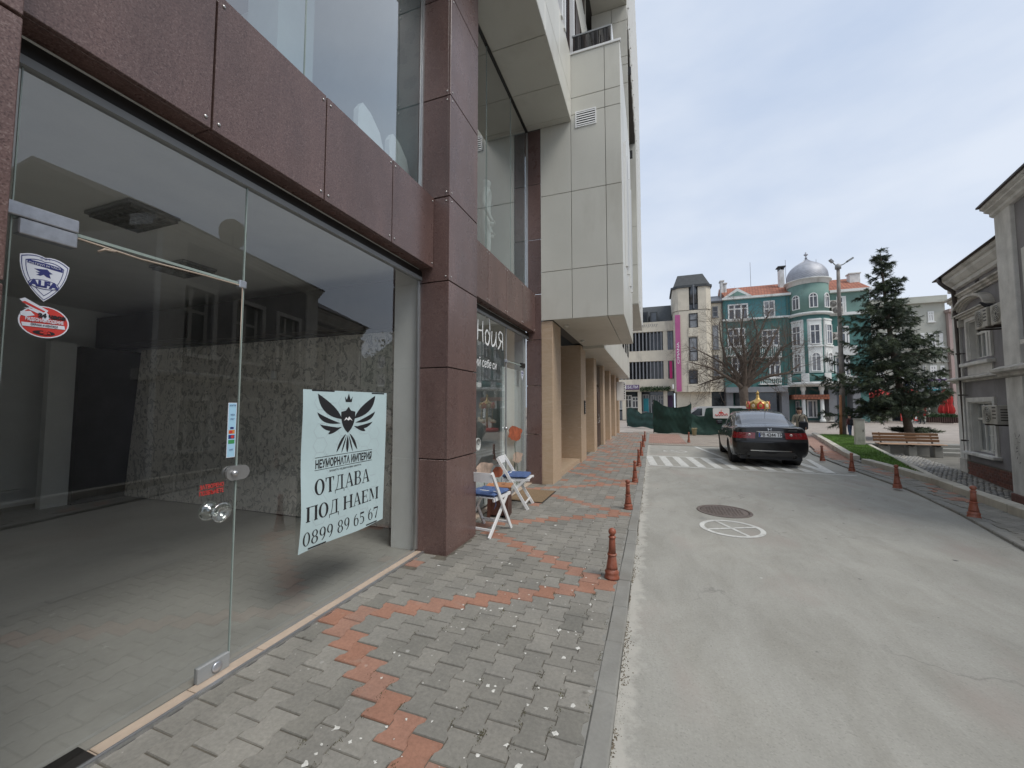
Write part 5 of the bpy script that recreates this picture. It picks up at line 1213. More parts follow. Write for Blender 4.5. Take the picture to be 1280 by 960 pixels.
for s in (-1, 1):
    # clear reversing lens inside each lamp
    x0 = s*.47; MB().lathe([(.0, .0), (.034, .0), (.034, .012), (.0, .016)], n=18, T=frame_mtx((x0, ry(x0, .82)+.004, .82), (1, 0, 0), (0, 0, 1))).build('reversing_light', 'tail_clear', car, world=False)
    for k in range(2):
        xk = s*(.57+.11*k); MB().lathe([(.0, .0), (.042, .0), (.042, .006), (.036, .010), (.030, .006), (.0, .006)], n=20, T=frame_mtx((xk, ry(xk, .82)+.004, .82), (1, 0, 0), (0, 0, 1))).build('lamp_ring', 'tail', car, world=False)
    for k in (0, 1):
        w = MB(); wx = s*.76
        tr = thing  # wheels are parts: tyre with rim as its sub-part
        Tm = Matrix.Translation((wx, WY[k], WZ)) @ Matrix.Rotation(R(90)*s, 4, 'Y')
        ty = w.lathe([(.20, -.10), (.27, -.105), (.305, -.09), (.315, -.06), (.315, .06), (.305, .09), (.27, .105), (.205, .10)], n=40, T=Tm).build('tyre', 'rubber', car, world=False)
        q = MB().lathe([(.0, -.02), (.20, -.02), (.20, .09), (.208, .098), (.212, .098), (.212, .06)], n=40, T=Tm)
        for a in range(5):
            Ta = Tm @ Matrix.Rotation(a*2*math.pi/5, 4, 'Z'); q.bbox(-.03, .03, .04, .20, .055, .085, b=.006, T=Ta)
        q.lathe([(.05, .05), (.05, .09), (.03, .095), (0, .095)], n=20, T=Tm); q.build('rim', 'rim', ty, world=False)
        MB().lathe([(.36, -.28), (.36, .06), (.352, .062), (.352, -.28), (.0, -.28)], n=32, T=Tm, a0=0).build('wheel_arch', 'black', car, world=False)
    mi = MB().bbox(s*.93-.09, s*.93+.09, 2.86, 2.98, .97, 1.10, b=.03).build('mirror', 'carpaint', car, world=False)
    for y in (1.45, 2.5): MB().bbox(s*.872-.02, s*.872+.02, y, y+.2, .80, .83, b=.008).build('door_handle', 'carpaint', car, world=False)
    MB().bar((s*.845, .98, 1.005), (s*.805, 3.05, .965), .012, .012).build('window_trim', 'chrome', car, world=False)
    ex = MB().lathe([(.036, -.02), (.042, .0), (.042, .14), (.036, .14), (.036, .0)], n=18, T=frame_mtx((s*.52, .10, .29), (1, 0, 0), (0, 0, 1))).build('exhaust_pipe', 'black_metal', car, world=False)
MB().box(-.70, .70, .1, 4.4, .20, .40).build('underbody', 'black', car, world=False)
MB().prism([(-.60, .285), (.60, .285), (.52, .385), (-.52, .385)], ry(0, .33)-.002, ry(0, .33)+.03, 'y').build('bumper_inset', 'black_metal', car, world=False)
q = MB(); xs_ = [-.46+.92*k/16 for k in range(17)]
for a, b in zip(xs_, xs_[1:]): q.add([(a, ry(a, .43)-.008, .412), (b, ry(b, .43)-.008, .412), (b, ry(b, .43)-.008, .436), (a, ry(a, .43)-.008, .436)], [(0, 1, 2, 3)])
q.build('bumper_reflection_strip', 'chrome', car, world=False)  # chrome strip stands in for the silver reflection along the lower bumper lip
q = MB(); xs_ = [-.30+.6*k/12 for k in range(13)]
for a, b in zip(xs_, xs_[1:]): q.add([(a, ry(a, .91)-.006, .895), (b, ry(b, .91)-.006, .895), (b, ry(b, .91)-.012, .915), (a, ry(a, .91)-.012, .915)], [(0, 1, 2, 3)])
q.build('trunk_garnish', 'chrome', car, world=False)
pl = MB().bbox(-.262, .262, ry(0, .82)-.024, ry(0, .82)-.006, .765, .878, b=.004).build('number_plate', 'plate', car, world=False)
yp = ry(0, .82)-.0245
MB().box(-.258, -.218, yp-.001, yp+.001, .769, .874).build('country_band', 'plate_blue', pl, world=False)
text('РВ 4244 ТР', .118, 'lettering', 'black', pl, front_mtx(.02, yp-.0012, .821), bold=.0025, world=False, xs=.86)
q = MB()
for s in (-1, 1): q.bar((s*.028, ry(0, .96)-.012, .93), (s*.036, ry(0, .99)-.012, .995), .011, .012, up=(0, 1, 0))
q.bar((-.03, ry(0, .96)-.012, .963), (.03, ry(0, .96)-.012, .963), .011, .012, up=(0, 1, 0)); q.build('emblem', 'chrome', car, world=False)
MB().bar((.42, ry(.42, .95)-.004, .935), (.62, ry(.62, .95)-.004, .935), .014, .006, up=(0, 1, 0)).build('model_badge', 'chrome', car, world=False)
for z0 in (.655,): 
    q = MB(); xs_ = [-.80+1.6*k/24 for k in range(25)]
    for a, b in zip(xs_, xs_[1:]): q.add([(a, ry(a, .66)-.003, z0), (b, ry(b, .66)-.003, z0), (b, ry(b, .66)-.003, z0+.008), (a, ry(a, .66)-.003, z0+.008)], [(0, 1, 2, 3)])
    q.build('bumper_seam', 'black', car, world=False)
MB().tube([(.12, 1.30, 1.372), (.12, 1.22, 1.47), (.12, 1.14, 1.55)], [.006, .004, .002], 6).build('aerial', 'black_metal', car, world=False)

# ================================================================== GREY HOUSE ON THE RIGHT (local: +y along the facade, -x towards the street)
MT['grey_wall'] = M('grey_violet_plaster', (.27, .26, .27), .9, .14, 1.6, 30, .25, dirt=(.19, .185, .185), dscale=1.1)
MT['trim'] = M('weathered_pale_trim', (.70, .69, .66), .85, .14, 3, 40, .2, dirt=(.48, .47, .44), dscale=2.0)
MT['trim_dirty'] = M('stained_cornice', (.60, .575, .53), .9, .22, 3, 40, .25, dirt=(.26, .25, .22), dscale=2.2)
MT['brick'] = paver_mat('plinth_brick', [(.17, .062, .045), (.22, .085, .06), (.13, .055, .045), (.19, .09, .07)], False)
MT['roof_dark'] = M('dark_roof_sheet', (.06, .045, .04), .6, .3, 3)
MT['pipe'] = M('rusty_downpipe', (.05, .038, .034), .6, .35, 6, dirt=(.14, .10, .08), dscale=3)
MT['ac'] = M('grimy_ac_casing', (.50, .48, .43), .55, .1, 6, 40, dirt=(.26, .24, .2), dscale=4)
MT['pane'] = dark_glass('old_window_pane', (.16, .17, .175), .08, .4)
hs = thing('old_grey_house', 'old two storey grey plastered house with pale window surrounds and brick plinth on the right', 'house', (8.67, 15.6, 0), R(-13))
LW = dict(world=False)
def wall_holes(m, s0, s1, z0, z1, holes, x0, x1, mi=0):
    """wall from x0 to x1 with rectangular openings (s, s, z, z)"""
    ss = sorted({s0, s1, *[h[0] for h in holes], *[h[1] for h in holes]}); zs = sorted({z0, z1, *[h[2] for h in holes], *[h[3] for h in holes]})
    for a, b in zip(ss, ss[1:]):
        for c, d in zip(zs, zs[1:]):
            if not any(h[0] <= (a+b)/2 <= h[1] and h[2] <= (c+d)/2 <= h[3] for h in holes): m.box(x0, x1, a, b, c, d, mi)
    return m
H1, H2 = (-2.08, -.66, .32, 1.70), (-2.14, -.86, 2.88, 3.96)
wall_holes(MB(), -4.35, 0, -.9, 5.2, [H1, H2, (-1.72, -1.45, 4.88, 5.0)], 0, .3).build('wall', 'grey_wall', hs, **LW)
one((.3, 7, -.02, -.001, -.9, 5.2), (.3, .5, -4.35, -.02, -.9, 5.2)).build('wall', 'grey_wall', hs, **LW)
one((.0, 7, -.001, .03, -.9, 5.2)).build('end_wall', 'trim', hs, **LW)
one((.2, .29, -1.72, -1.45, 4.88, 5.0)).build('vent_hole', 'black', hs, **LW)
for z0, z1 in ((.06, 2.26), (2.44, 4.66)): MB().bbox(-.055, .31, -.44, .028, z0, z1, b=.008).build('corner_pilaster', 'trim', hs, **LW)
MB().bbox(-.075, .32, -.46, .04, -.9, .06, b=.008).build('pilaster_base', 'trim_dirty', hs, **LW)
q = MB()
for r in range(6):
    z = .0-.075*r
    for k in range(19):
        s = -.47-.205*k-(.1 if r % 2 else 0)
        if s-.2 < -4.35: continue
        q.bbox(-.065, .05, s-.198, s, z-.068, z, b=.006)
pb = q.build('brick_course', 'brick', hs, **LW); tag(pb, kind='stuff')
one((-.055, .02, -4.35, -.46, -.9, .02)).build('plinth', 'bed', hs, **LW)
def moulding(name, prof, s0, s1, mat, parent=hs):
    """prof: (outward, z) steps, extruded along the facade"""
    P = [(-o, z) for o, z in prof]; P = P+[(.0, P[-1][1]), (.0, P[0][1])]
    m = MB(); n = len(P); vs = [(x, s0, z) for x, z in P]+[(x, s1, z) for x, z in P]
    tri = tessellate_polygon([[Vector((x, z, 0)) for x, z in P]])
    m.add(vs, [tuple(t) for t in tri]+[tuple(i+n for i in t) for t in tri]+[(i, (i+1) % n, (i+1) % n+n, i+n) for i in range(n)])
    return m.build(name, mat, parent, world=False)
moulding('mid_cornice', [(.06, 2.265), (.10, 2.28), (.10, 2.31), (.22, 2.34), (.22, 2.38), (.17, 2.40), (.06, 2.44)], -4.35, .20, 'trim_dirty')
moulding('string_moulding', [(.05, 4.66), (.05, 4.70), (.10, 4.72), (.10, 4.77), (.15, 4.79), (.15, 4.83), (.06, 4.85)], -4.35, .16, 'trim_dirty')
moulding('top_cornice', [(.04, 5.02), (.09, 5.04), (.09, 5.14), (.13, 5.16), (.22, 5.28), (.22, 5.36), (.28, 5.38), (.31, 5.41), (.31, 5.455)], -4.35, .10, 'trim')
MB().prism([(-.36, 5.456), (-.36, 5.49), (2.5, 6.9), (6.2, 5.2), (6.2, 5.1), (2.5, 6.8), (.0, 5.458)], -4.35, .22, 'y').build('roof', 'roof_dark', hs, **LW)
MB().tube([(-.365, .20, 5.472), (-.365, -4.35, 5.472)], .022, 8).build('gutter', 'roof_dark', hs, **LW)
MB().tube([(-.36, -.28, 5.44), (-.36, -.36, 5.28), (-.28, -.50, 5.10), (-.16, -.57, 4.95), (-.14, -.57, 4.6), (-.14, -.57, -.25)], .05, 10).build('downpipe', 'pipe', hs, **LW)
q = MB()
for z in (.6, 1.9, 3.1, 4.2): q.lathe([(.058, -.02), (.058, .02)], cx=-.14, cy=-.57, cz=z, n=10).box(-.12, .0, -.585, -.555, z-.01, z+.01)
q.build('pipe_clips', 'pipe', hs, **LW)
def house_window(H, div, sur, parent=hs, mat='white_frame', grid=False):
    s0, s1, z0, z1 = H
    o = one((-.045, .05, s0-sur, s0, z0-.02, z1+sur), (-.045, .05, s1, s1+sur, z0-.02, z1+sur), (-.045, .05, s0, s1, z1, z1+sur)).build('window', 'trim', parent, **LW)
    one((.0, .13, s0+.001, s0+.035, z0, z1), (.0, .13, s1-.035, s1-.001, z0, z1), (.0, .13, s0+.036, s1-.036, z1-.035, z1-.001)).build('reveal', 'trim', o, **LW)
    one((.17, .18, s0, s1, z0, z1)).build('pane', 'pane', o, **LW)
    w = .055; fr = [(.13, .19, s0, s0+w, z0, z1), (.13, .19, s1-w, s1, z0, z1), (.13, .19, s0, s1, z0, z0+w), (.13, .19, s0, s1, z1-w, z1)]
    for d in div: fr.append((.125, .191, s0+(s1-s0)*d-.05, s0+(s1-s0)*d+.05, z0, z1))
    zt = z0+(z1-z0)*.66; fr.append((.128, .192, s0, s1, zt-.03, zt+.03))
    for k in range(len(div)+1):
        a = ([0]+list(div)+[1])[k:k+2]; c = s0+(s1-s0)*(a[0]+a[1])/2; fr.append((.14, .188, c-.018, c+.018, z0, z1))
    one(*fr).build('frame', mat, o, **LW)
    if grid:
        q = MB()
        for k in range(8): s = s0+.06+(s1-s0-.12)*k/7*.42; q.box(.085, .095, s-.006, s+.006, z0+.05, z1-.05)
        for k in range(4): z = z0+.1+(z1-z0-.2)*k/3; q.box(.08, .09, s0+.05, s0+(s1-s0)*.45, z-.006, z+.006)
        q.build('grille', 'white_frame', o, **LW)
    return o
w1 = house_window(H1, (.45,), .12, grid=True); MB().bbox(-.16, .1, H1[0]-.22, H1[1]+.25, .22, .30, b=.01).build('sill', 'trim', w1, **LW)
w2 = house_window(H2, (.5,), .10); MB().bbox(-.15, .1, H2[0]-.16, H2[1]+.36, 2.70, 2.79, b=.01).build('sill', 'trim', w2, **LW)
MB().bbox(-.03, .02, H2[0]-.04, H2[1]+.12, 2.445, 2.70, b=.006).build('apron', 'trim', w2, **LW)
q = MB(); s0, s1 = -2.42, -.48; cs, hw = (s0+s1)/2, (s1-s0)/2
for x0, x1, z0, z1, e in ((-.10, .0, 4.06, 4.12, 0), (-.16, .0, 4.12, 4.17, .04), (-.20, .0, 4.17, 4.21, .07)): q.bbox(x0, x1, s0-e, s1+e, z0, z1, b=.006)
for r_, d_, t_2 in ((1.0, .20, .06), (.93, .14, .06), (.86, .09, .05)):
    P = [(cs+hw*1.05*r_*math.cos(a), 4.20+.42*r_*math.sin(a)) for a in [math.pi*k/20 for k in range(21)]]; I = [(cs+(hw*1.05*r_-t_2)*math.cos(a), 4.20+(.42*r_-t_2)*math.sin(a)) for a in [math.pi*k/20 for k in range(21)]]
    for k in range(20): q.add([(-d_, *P[k]), (-d_, *P[k+1]), (-d_, *I[k+1]), (-d_, *I[k]), (0, *P[k]), (0, *P[k+1]), (0, *I[k+1]), (0, *I[k])], [(0, 1, 2, 3), (0, 1, 5, 4), (2, 3, 7, 6)])
q.build('arched_pediment', 'trim_dirty', w2, **LW)
for s in (s0+.08, s1-.2): MB().bbox(-.14, 0, s, s+.12, 3.86, 4.06, b=.01).build('bracket', 'trim_dirty', w2, **LW)
# projecting bay nearer the camera
BX = -.5
bh = []
for k in range(3): bh += [(-6.35-1.75*k, -5.35-1.75*k, .5, 1.72), (-6.35-1.75*k, -5.35-1.75*k, 2.9, 4.6)]
wall_holes(MB(), -10.3, -4.34, -1.0, 5.78, bh, BX, BX+.4).build('bay_wall', 'grey_wall', hs, **LW)
one((BX+.4, 6, -10.3, -10.0, -1, 5.78), (BX+.4, .3, -4.54, -4.36, -1, 5.78), (BX+.4, 6, -10, -4.6, 5.6, 5.75)).build('bay_wall', 'grey_wall', hs, **LW)
for s, wd in ((-5.0, .64), (-10.32, .62)):
    MB().bbox(BX-.07, BX+.1, s, s+wd, -.25, 2.19, b=.01).build('bay_pilaster', 'trim', hs, **LW); MB().bbox(BX-.07, BX+.1, s, s+wd, 2.44, 5.76, b=.01).build('bay_pilaster', 'trim', hs, **LW)
    MB().bbox(BX-.10, BX+.1, s-.02, s+wd+.02, -1.0, -.25, b=.01).build('pilaster_base', 'brick', hs, **LW)
def bay_mould(name, prof, s0, s1, mat): return moulding(name, [(o-BX, z) for o, z in prof], s0, s1, mat)
bay_mould('bay_mid_cornice', [(.07, 2.19), (.14, 2.22), (.14, 2.27), (.25, 2.31), (.25, 2.37), (.10, 2.44)], -10.4, -4.24, 'trim_dirty')
bay_mould('bay_cornice', [(.07, 5.72), (.12, 5.76), (.12, 5.82), (.20, 5.86), (.20, 5.90), (.26, 5.93), (.26, 5.98)], -10.6, -4.32, 'trim')
MB().prism([(BX-.31, 5.981), (BX-.31, 6.02), (2.6, 7.5), (6, 6.0), (6, 5.9), (2.6, 7.4), (BX, 5.983)], -10.7, -4.30, 'y').build('bay_roof', 'roof_dark', hs, **LW)
for k in range(3):
    for H in bh[2*k:2*k+2]:
        s0, s1, z0, z1 = H
        o = one((BX-.04, BX+.05, s0-.12, s0, z0, z1+.12), (BX-.04, BX+.05, s1, s1+.12, z0, z1+.12), (BX-.04, BX+.05, s0, s1, z1, z1+.12), (BX-.12, BX+.05, s0-.18, s1+.18, z0-.09, z0-.001)).build('window', 'trim', hs, **LW)
        one((BX+.2, BX+.21, s0, s1, z0, z1)).build('pane', 'pane', o, **LW)
        one((BX+.15, BX+.22, s0, s0+.06, z0, z1), (BX+.15, BX+.22, s1-.06, s1, z0, z1), (BX+.15, BX+.22, (s0+s1)/2-.05, (s0+s1)/2+.05, z0, z1), (BX+.15, BX+.22, s0, s1, z0+(z1-z0)*.65, z0+(z1-z0)*.65+.07)).build('frame', 'white_frame', o, **LW)
# graffiti on the near pilaster
MT['spray'] = plain('black_spray', (.06, .06, .06), .8)
q = MB(); 
for k in range(14):
    s, z = -4.85+rng.uniform(0, .3), .35+rng.uniform(0, .6); a = rng.uniform(0, 3); l = rng.uniform(.05, .13); d = (math.cos(a)*l, math.sin(a)*l); w = .007
    q.add([(BX-.072, s-w, z), (BX-.072, s+w, z+w), (BX-.072, s+d[0]+w, z+d[1]), (BX-.072, s+d[0]-w, z+d[1]-w)], [(0, 1, 2, 3)])
tag(q.build('graffiti', 'spray', hs, **LW), kind='stuff')
# AC units hung on the house
def hl(x, s, z):
    a = R(-13); return (8.67+x*math.cos(a)-s*math.sin(a), 15.6+x*math.sin(a)+s*math.cos(a), z)
def ac_unit(label, x, s, z, rz, w=.78, h=.50, d=.28, loc=None, brackets=True, group='air conditioning units on the facades'):
    t = thing('air_conditioner', label, 'air conditioner', loc or hl(x, s, z), rz, group)
    MB().bbox(-w/2, w/2, -d/2, d/2, 0, h, b=.012).build('casing', 'ac', t, world=False)
    q = MB(); c = (-w*.12, -d/2-.004, h*.5)
    for r in (.07, .12, .17, .21): q.lathe([(r*h/.5-.006, -.004), (r*h/.5+.006, -.004), (r*h/.5+.006, .006), (r*h/.5-.006, .006), (r*h/.5-.006, -.004)], n=24, T=frame_mtx(c, (1, 0, 0), (0, 0, 1)))
    for k in range(8): a = k*math.pi/4; q.bar((c[0]+.03*math.cos(a), c[1]-.004, c[2]+.03*math.sin(a)), (c[0]+.21*h/.5*math.cos(a), c[1]-.004, c[2]+.21*h/.5*math.sin(a)), .008, .006, up=(0, 1, 0))
    q.build('fan_grille', 'ac', t, world=False)
    MB().lathe([(.0, .0), (.215*h/.5, .0), (.215*h/.5, .003), (0, .003)], n=28, T=frame_mtx((c[0], -d/2-.0005, c[2]), (1, 0, 0), (0, 0, 1))).build('fan_opening', 'black_metal', t, world=False)
    q = MB()
    for k in range(5): q.box(w/2-.0, w/2+.004, -d*.3, d*.3, h*.2+.06*k, h*.2+.06*k+.02)
    for k in range(4): q.box(w*.22, w*.44, -d/2-.004, -d/2, h*.3+.08*k, h*.3+.08*k+.03)
    q.build('side_slots', 'black_metal', t, world=False)
    if brackets:
        for s_ in (-1, 1): MB().bar((s_*w*.33, -d/2, -.02), (s_*w*.33, d/2+.14, -.02), .03, .03).bar((s_*w*.33, d/2+.13, -.02), (s_*w*.33, d/2+.13, -.22), .03, .03).build('bracket', 'pipe', t, world=False)
        MB().tube([(w/2, d*.2, h*.3), (w/2+.08, d*.3, h*.25), (w/2+.1, d*.7, h*.4), (w/2+.05, d/2+.1, h*.7)], .018, 6).build('pipe', 'black_metal', t, world=False)
    return t
ac_unit('grimy air conditioner beside the ground floor window of the grey house', -.34, -3.28, 1.16, R(-103), .72, .44, .30)
ac_unit('grimy air conditioner with a pigeon on it beside the upper window of the grey house', -.30, -3.06, 3.47, R(-103), .64, .46, .30)
ac_unit('air conditioner right beside the projecting bay of the grey house, upper floor', -.30, -3.90, 3.45, R(-103), .70, .46, .30)
# pigeon
pg = thing('pigeon', 'dark pigeon sitting on the upper air conditioner of the grey house', 'bird', hl(-.30, -3.06, 3.93), R(170))
MT['feather'] = M('dark_feathers', (.035, .036, .042), .7, .3, 30)
def ellipsoid(m, c, r, n=12, T=None, mi=0):
    vs = []; fs = []
    for j in range(n+1):
        for i in range(n): a, b = 2*math.pi*i/n, math.pi*j/n-math.pi/2; vs.append((c[0]+r[0]*math.cos(a)*math.cos(b), c[1]+r[1]*math.sin(a)*math.cos(b), c[2]+r[2]*math.sin(b)))
    for j in range(n):
        for i in range(n): fs.append((j*n+i, j*n+(i+1) % n, (j+1)*n+(i+1) % n, (j+1)*n+i))
    if T: vs = [tuple(T @ Vector(v)) for v in vs]
    return m.add(vs, fs, mi, True)
MB().tube([(-.20, 0, .045), (-.10, 0, .06), (-.04, 0, .075), (.04, 0, .085), (.09, 0, .12), (.115, 0, .155), (.135, 0, .16), (.165, 0, .15)], [.012, .025, .05, .055, .038, .028, .024, .006], 12).build('body', 'feather', pg, world=False)
for s in (-1, 1):
    MB().tube([(.05, s*.045, .09), (-.03, s*.052, .085), (-.14, s*.03, .06)], [.02, .03, .006], 8).build('wing', 'feather', pg, world=False)
    MB().tube([(.0, s*.02, .04), (.01, s*.02, .0), (.03, s*.022, .0)], .005, 5).build('leg', 'pipe', pg, world=False)
# plain neighbour further down the street (seen mirrored in the shop glass), with a dish on the grey house
nh = thing('neighbour_house', 'plain pale rendered house beyond the near end of the grey house', 'house', (9.5, -2, 0))
wall_holes(MB(), -9, 3.2, -1, 5.0, [(-7+2*k, -6+2*k, 1.0, 2.6) for k in range(5)]+[(-7+2*k, -6+2*k, 3.2, 4.5) for k in range(5)], 6.6, 7.0).build('wall', 'trim', nh)
for k in range(5):
    for z0, z1 in ((1, 2.6), (3.2, 4.5)):
        w = one((6.75, 6.78, -7+2*k, -6+2*k, z0, z1)).build('window', 'pane', nh); one((6.70, 6.76, -6.53+2*k, -6.47+2*k, z0, z1)).build('frame', 'white_frame', w)
one((7.0, 12, 2.9, 3.2, -1, 5)).build('wall', 'trim', nh)
MB().prism([(6.2, 5.0), (9.5, 6.6), (13, 5.0)], -9.2, 3.4, 'y').build('roof', 'roof_dark', nh)
ds = thing('satellite_dish', 'round satellite dish on the roof of the grey house', 'satellite dish', hl(.8, -6.9, 6.7))
MB().lathe([(.0, .08), (.25, .05), (.45, .0), (.46, .0), (.25, .07), (0, .10)], n=26, T=Matrix.Translation((0, 0, .5)) @ Matrix.Rotation(R(75), 4, 'Y')).build('reflector', 'ac', ds, world=False)
MB().tube([(0, 0, -.4), (0, 0, .5)], .03, 8).build('mast', 'pipe', ds, world=False)

# ================================================================== FAR BUILDINGS
def up_(u, v, Y): p = atY(u, v, Y); return float(p[0]), float(p[2])
def fwin(parent, u0, v0, u1, v1, Y, mull=(.5,), trans=None, pane='win_far', frame='white_frame', fw=.09, sill=True, rec=.10):
    """window on a facade that faces -Y: frame with depth, pane set behind it"""
    (x0, z1), (x1, z0) = up_(u0, v0, Y), up_(u1, v1, Y)
    return xwin(parent, x0, x1, z0, z1, Y, mull, trans, pane, frame, fw, sill)
def xwin(parent, x0, x1, z0, z1, Y, mull=(.5,), trans=None, pane='win_far', frame='white_frame', fw=.09, sill=True):
    m = MB().box(x0, x0+fw, Y-.07, Y+.02, z0, z1).box(x1-fw, x1, Y-.07, Y+.02, z0, z1).box(x0+fw, x1-fw, Y-.07, Y+.02, z1-fw, z1).box(x0+fw, x1-fw, Y-.07, Y+.02, z0, z0+fw)
    for q in mull: xm = x0+(x1-x0)*q; m.box(xm-fw*.5, xm+fw*.5, Y-.06, Y+.02, z0+fw, z1-fw)
    if trans: zt = z0+(z1-z0)*trans; m.box(x0+fw, x1-fw, Y-.055, Y+.02, zt-fw*.5, zt+fw*.5)
    w = m.build('window', frame, parent)
    MB().quad((x0+fw, Y-.012, z0+fw), (x1-fw, Y-.012, z0+fw), (x1-fw, Y-.012, z1-fw), (x0+fw, Y-.012, z1-fw)).build('pane', pane, w)
    if sill: MB().box(x0-.08, x1+.08, Y-.16, Y+.02, z0-.1, z0-.002).build('sill', frame, w)
    return w
YF = 48.
MT['conc_pale'] = M('pale_stone_cladding', (.60, .545, .44), .8, .08, .9, 8, dirt=(.33, .30, .25), dscale=.7)
MT['conc_fin'] = M('grey_concrete_fin', (.20, .205, .215), .8, .1, 2, 10)
MT['magenta'] = M('magenta_banner_cloth', (.42, .10, .24), .7, .08, .6); MT['pink_sign'] = plain('pink_sign_face', (.55, .02, .16), .5)
mb = thing('modernist_building', 'pale modernist store building with vertical concrete fins and a dark slate attic', 'building', (-3, YF, 0))
one((-14, 2.30, YF+.5, YF+10, 3.3, 10.4)).build('wall', 'win_dark', mb)
one((-14, 2.35, YF-.15, YF+.49, 6.78, 8.02)).build('floor_band', 'conc_pale', mb)
one((-14, 2.35, YF-.15, YF+.49, 10.22, 11.35)).build('parapet', 'conc_pale', mb)
one((-14, 2.35, YF-.15, YF+.49, 4.05, 4.72)).build('floor_band', 'conc_pale', mb)
MB().prism([(YF, 10.9), (YF+3.0, 13.9), (YF+9, 13.9), (YF+9, 10.9)], -14, 2.3, 'x').build('slate_attic', 'slate', mb)
for u in (789, 805.5, 817): 
    (x0, z1), (x1, z0) = up_(u-3, 391.5, YF), up_(u+3.2, 402, YF)
    d = MB().bbox(x0-.15, x1+.15, YF-.05, YF+2, z0-.1, z1+.15, b=.03).build('dormer', 'slate', mb); one((x0, x1, YF-.07, YF-.051, z0, z1)).build('pane', 'win_dark', d)
fin_me = {}
for z0, z1 in ((8.022, 10.218), (4.722, 6.778)):
    for k in range(22):
        x = 1.05-.40*k
        if x < -7: break
        MB().prism([(x-.11, YF+.45), (x+.11, YF+.45), (x+.06, YF-.12), (x-.06, YF-.12)], z0, z1, 'z').build('fin', 'conc_fin', mb)
    one((1.25, 1.72, YF-.12, YF+.499, z0, z1)).build('pier', 'conc_pale', mb)
    one((1.73, 2.30, YF+.1, YF+.499, z0, z1)).build('stair_window', 'win_far', mb)
    one((1.98, 2.02, YF+.05, YF+.099, z0, z1)).build('glazing_bar', 'black_metal', mb)
rng2 = random.Random(5)
lt = MB()
for k in range(26): lt.bar((-5+.22*k, YF-.17, 10.72+.12*rng2.random()), (-4.85+.22*k, YF-.17, 11.1), .05, .03, up=(0, 1, 0))
o = lt.build('relief_lettering', 'conc_fin', mb); tag(o, kind='stuff')
# ground floor shops
one((-14, 2.35, YF+1.2, YF+1.4, 0, 3.3)).build('shop_wall', 'win_dark', mb)
one((-14, 2.35, YF-.15, YF+1.6, 3.32, 4.049)).build('shop_fascia', 'conc_pale', mb)
for u in (780, 799.5, 832): x, _ = up_(u, 500, YF); one((x-.2, x+.2, YF, YF+1.19, 0, 3.31)).build('shop_pier', 'conc_pale', mb)
for (u0, u1, v0, v1, mt) in ((772, 778, 494, 512, 'white_frame'), (781, 790, 494, 510, 'white_frame'), (790, 798.5, 496, 510, 'white_frame'), (803, 812, 493, 521, 'grey_alu'), (822, 830, 494, 508, 'grey_alu'), (813, 821, 494, 522, 'grey_alu')):
    fwin(mb, u0, v0, u1, v1, YF+1.0, (.5,), .65, 'win_far', mt, .12, False)
one((-7, -.6, YF+.7, YF+.99, 0, 1.0)).build('shop_plinth', 'conc_fin', mb)
MT['teal'] = plain('teal_shop_print', (.02, .25, .30), .5); MT['purple'] = plain('purple_print', (.10, .05, .14), .5)
(x0, z1), (x1, z0) = up_(804, 498, YF), up_(811, 520, YF); one((x0, x1, YF+.9, YF+.92, z0, z1)).build('window_print', 'teal', mb)
(x0, z1), (x1, z0) = up_(835, 494, YF), up_(842, 522, YF); one((x0, x1, YF+.9, YF+.92, z0, z1)).build('dark_door', 'purple', mb)
MT['hedge'] = M('hedge_leaf', (.035, .075, .025), .9, .4, 5)
def leaf_mass(name, pts, size, mat, parent=None, seed=1, k=1, up=.3):
    r = np.random.RandomState(seed); P = np.repeat(np.asarray(pts, float), k, axis=0); n = len(P)
    a = r.normal(size=(n, 3)); a /= np.linalg.norm(a, axis=1)[:, None]; b = np.cross(a, r.normal(size=(n, 3))); b /= np.linalg.norm(b, axis=1)[:, None]
    s = (size*r.uniform(.6, 1.3, n))[:, None]; V = np.stack([P-a*s, P+b*s*.45, P+a*s, P-b*s*.45], 1).reshape(-1, 3)
    me = bpy.data.meshes.new(name); off = np.array(org(parent)) if parent else 0
    me.from_pydata((V-off).tolist(), [], [(4*i, 4*i+1, 4*i+2, 4*i+3) for i in range(n)]); me.materials.append(MT[mat]); return link(name, me, parent)
(x0, z1), (x1, z0) = up_(800, 484, YF), up_(838, 487.5, YF); r_ = np.random.RandomState(2)
hg = thing('hanging_plants', 'green planting trailing over the shop fascia of the pale modernist building', 'plants', ((x0+x1)/2, YF-.2, z0))
leaf_mass('foliage', np.stack([r_.uniform(x0, x1, 900), YF-.3+r_.normal(0, .12, 900), z0+r_.uniform(-.1, .35, 900)*(1+.3*np.sin(r_.uniform(0, 9, 900)))], 1), .09, 'hedge', hg)
def flat_sign(name, label, u0, v0, u1, v1, Y, mat, txt=None, tmat='white', size=.6, cat='sign', vertical=False, group=None, depth=.12, xs=1.):
    (x0, z1), (x1, z0) = up_(u0, v0, Y), up_(u1, v1, Y); t = thing(name, label, cat, ((x0+x1)/2, Y, z0), 0, group)
    MB().bbox(x0, x1, Y-depth, Y, z0, z1, b=.015).build('board', mat, t)
    if txt:
        mtx = front_mtx((x0+x1)/2, Y-depth-.006, (z0+z1)/2) if not vertical else frame_mtx(((x0+x1)/2, Y-depth-.006, (z0+z1)/2), (0, 0, 1), (-1, 0, 0))
        text(txt, size*((x1-x0) if vertical else (z1-z0)), 'lettering', tmat, t, mtx, extrude=.004, xs=xs)
    return t
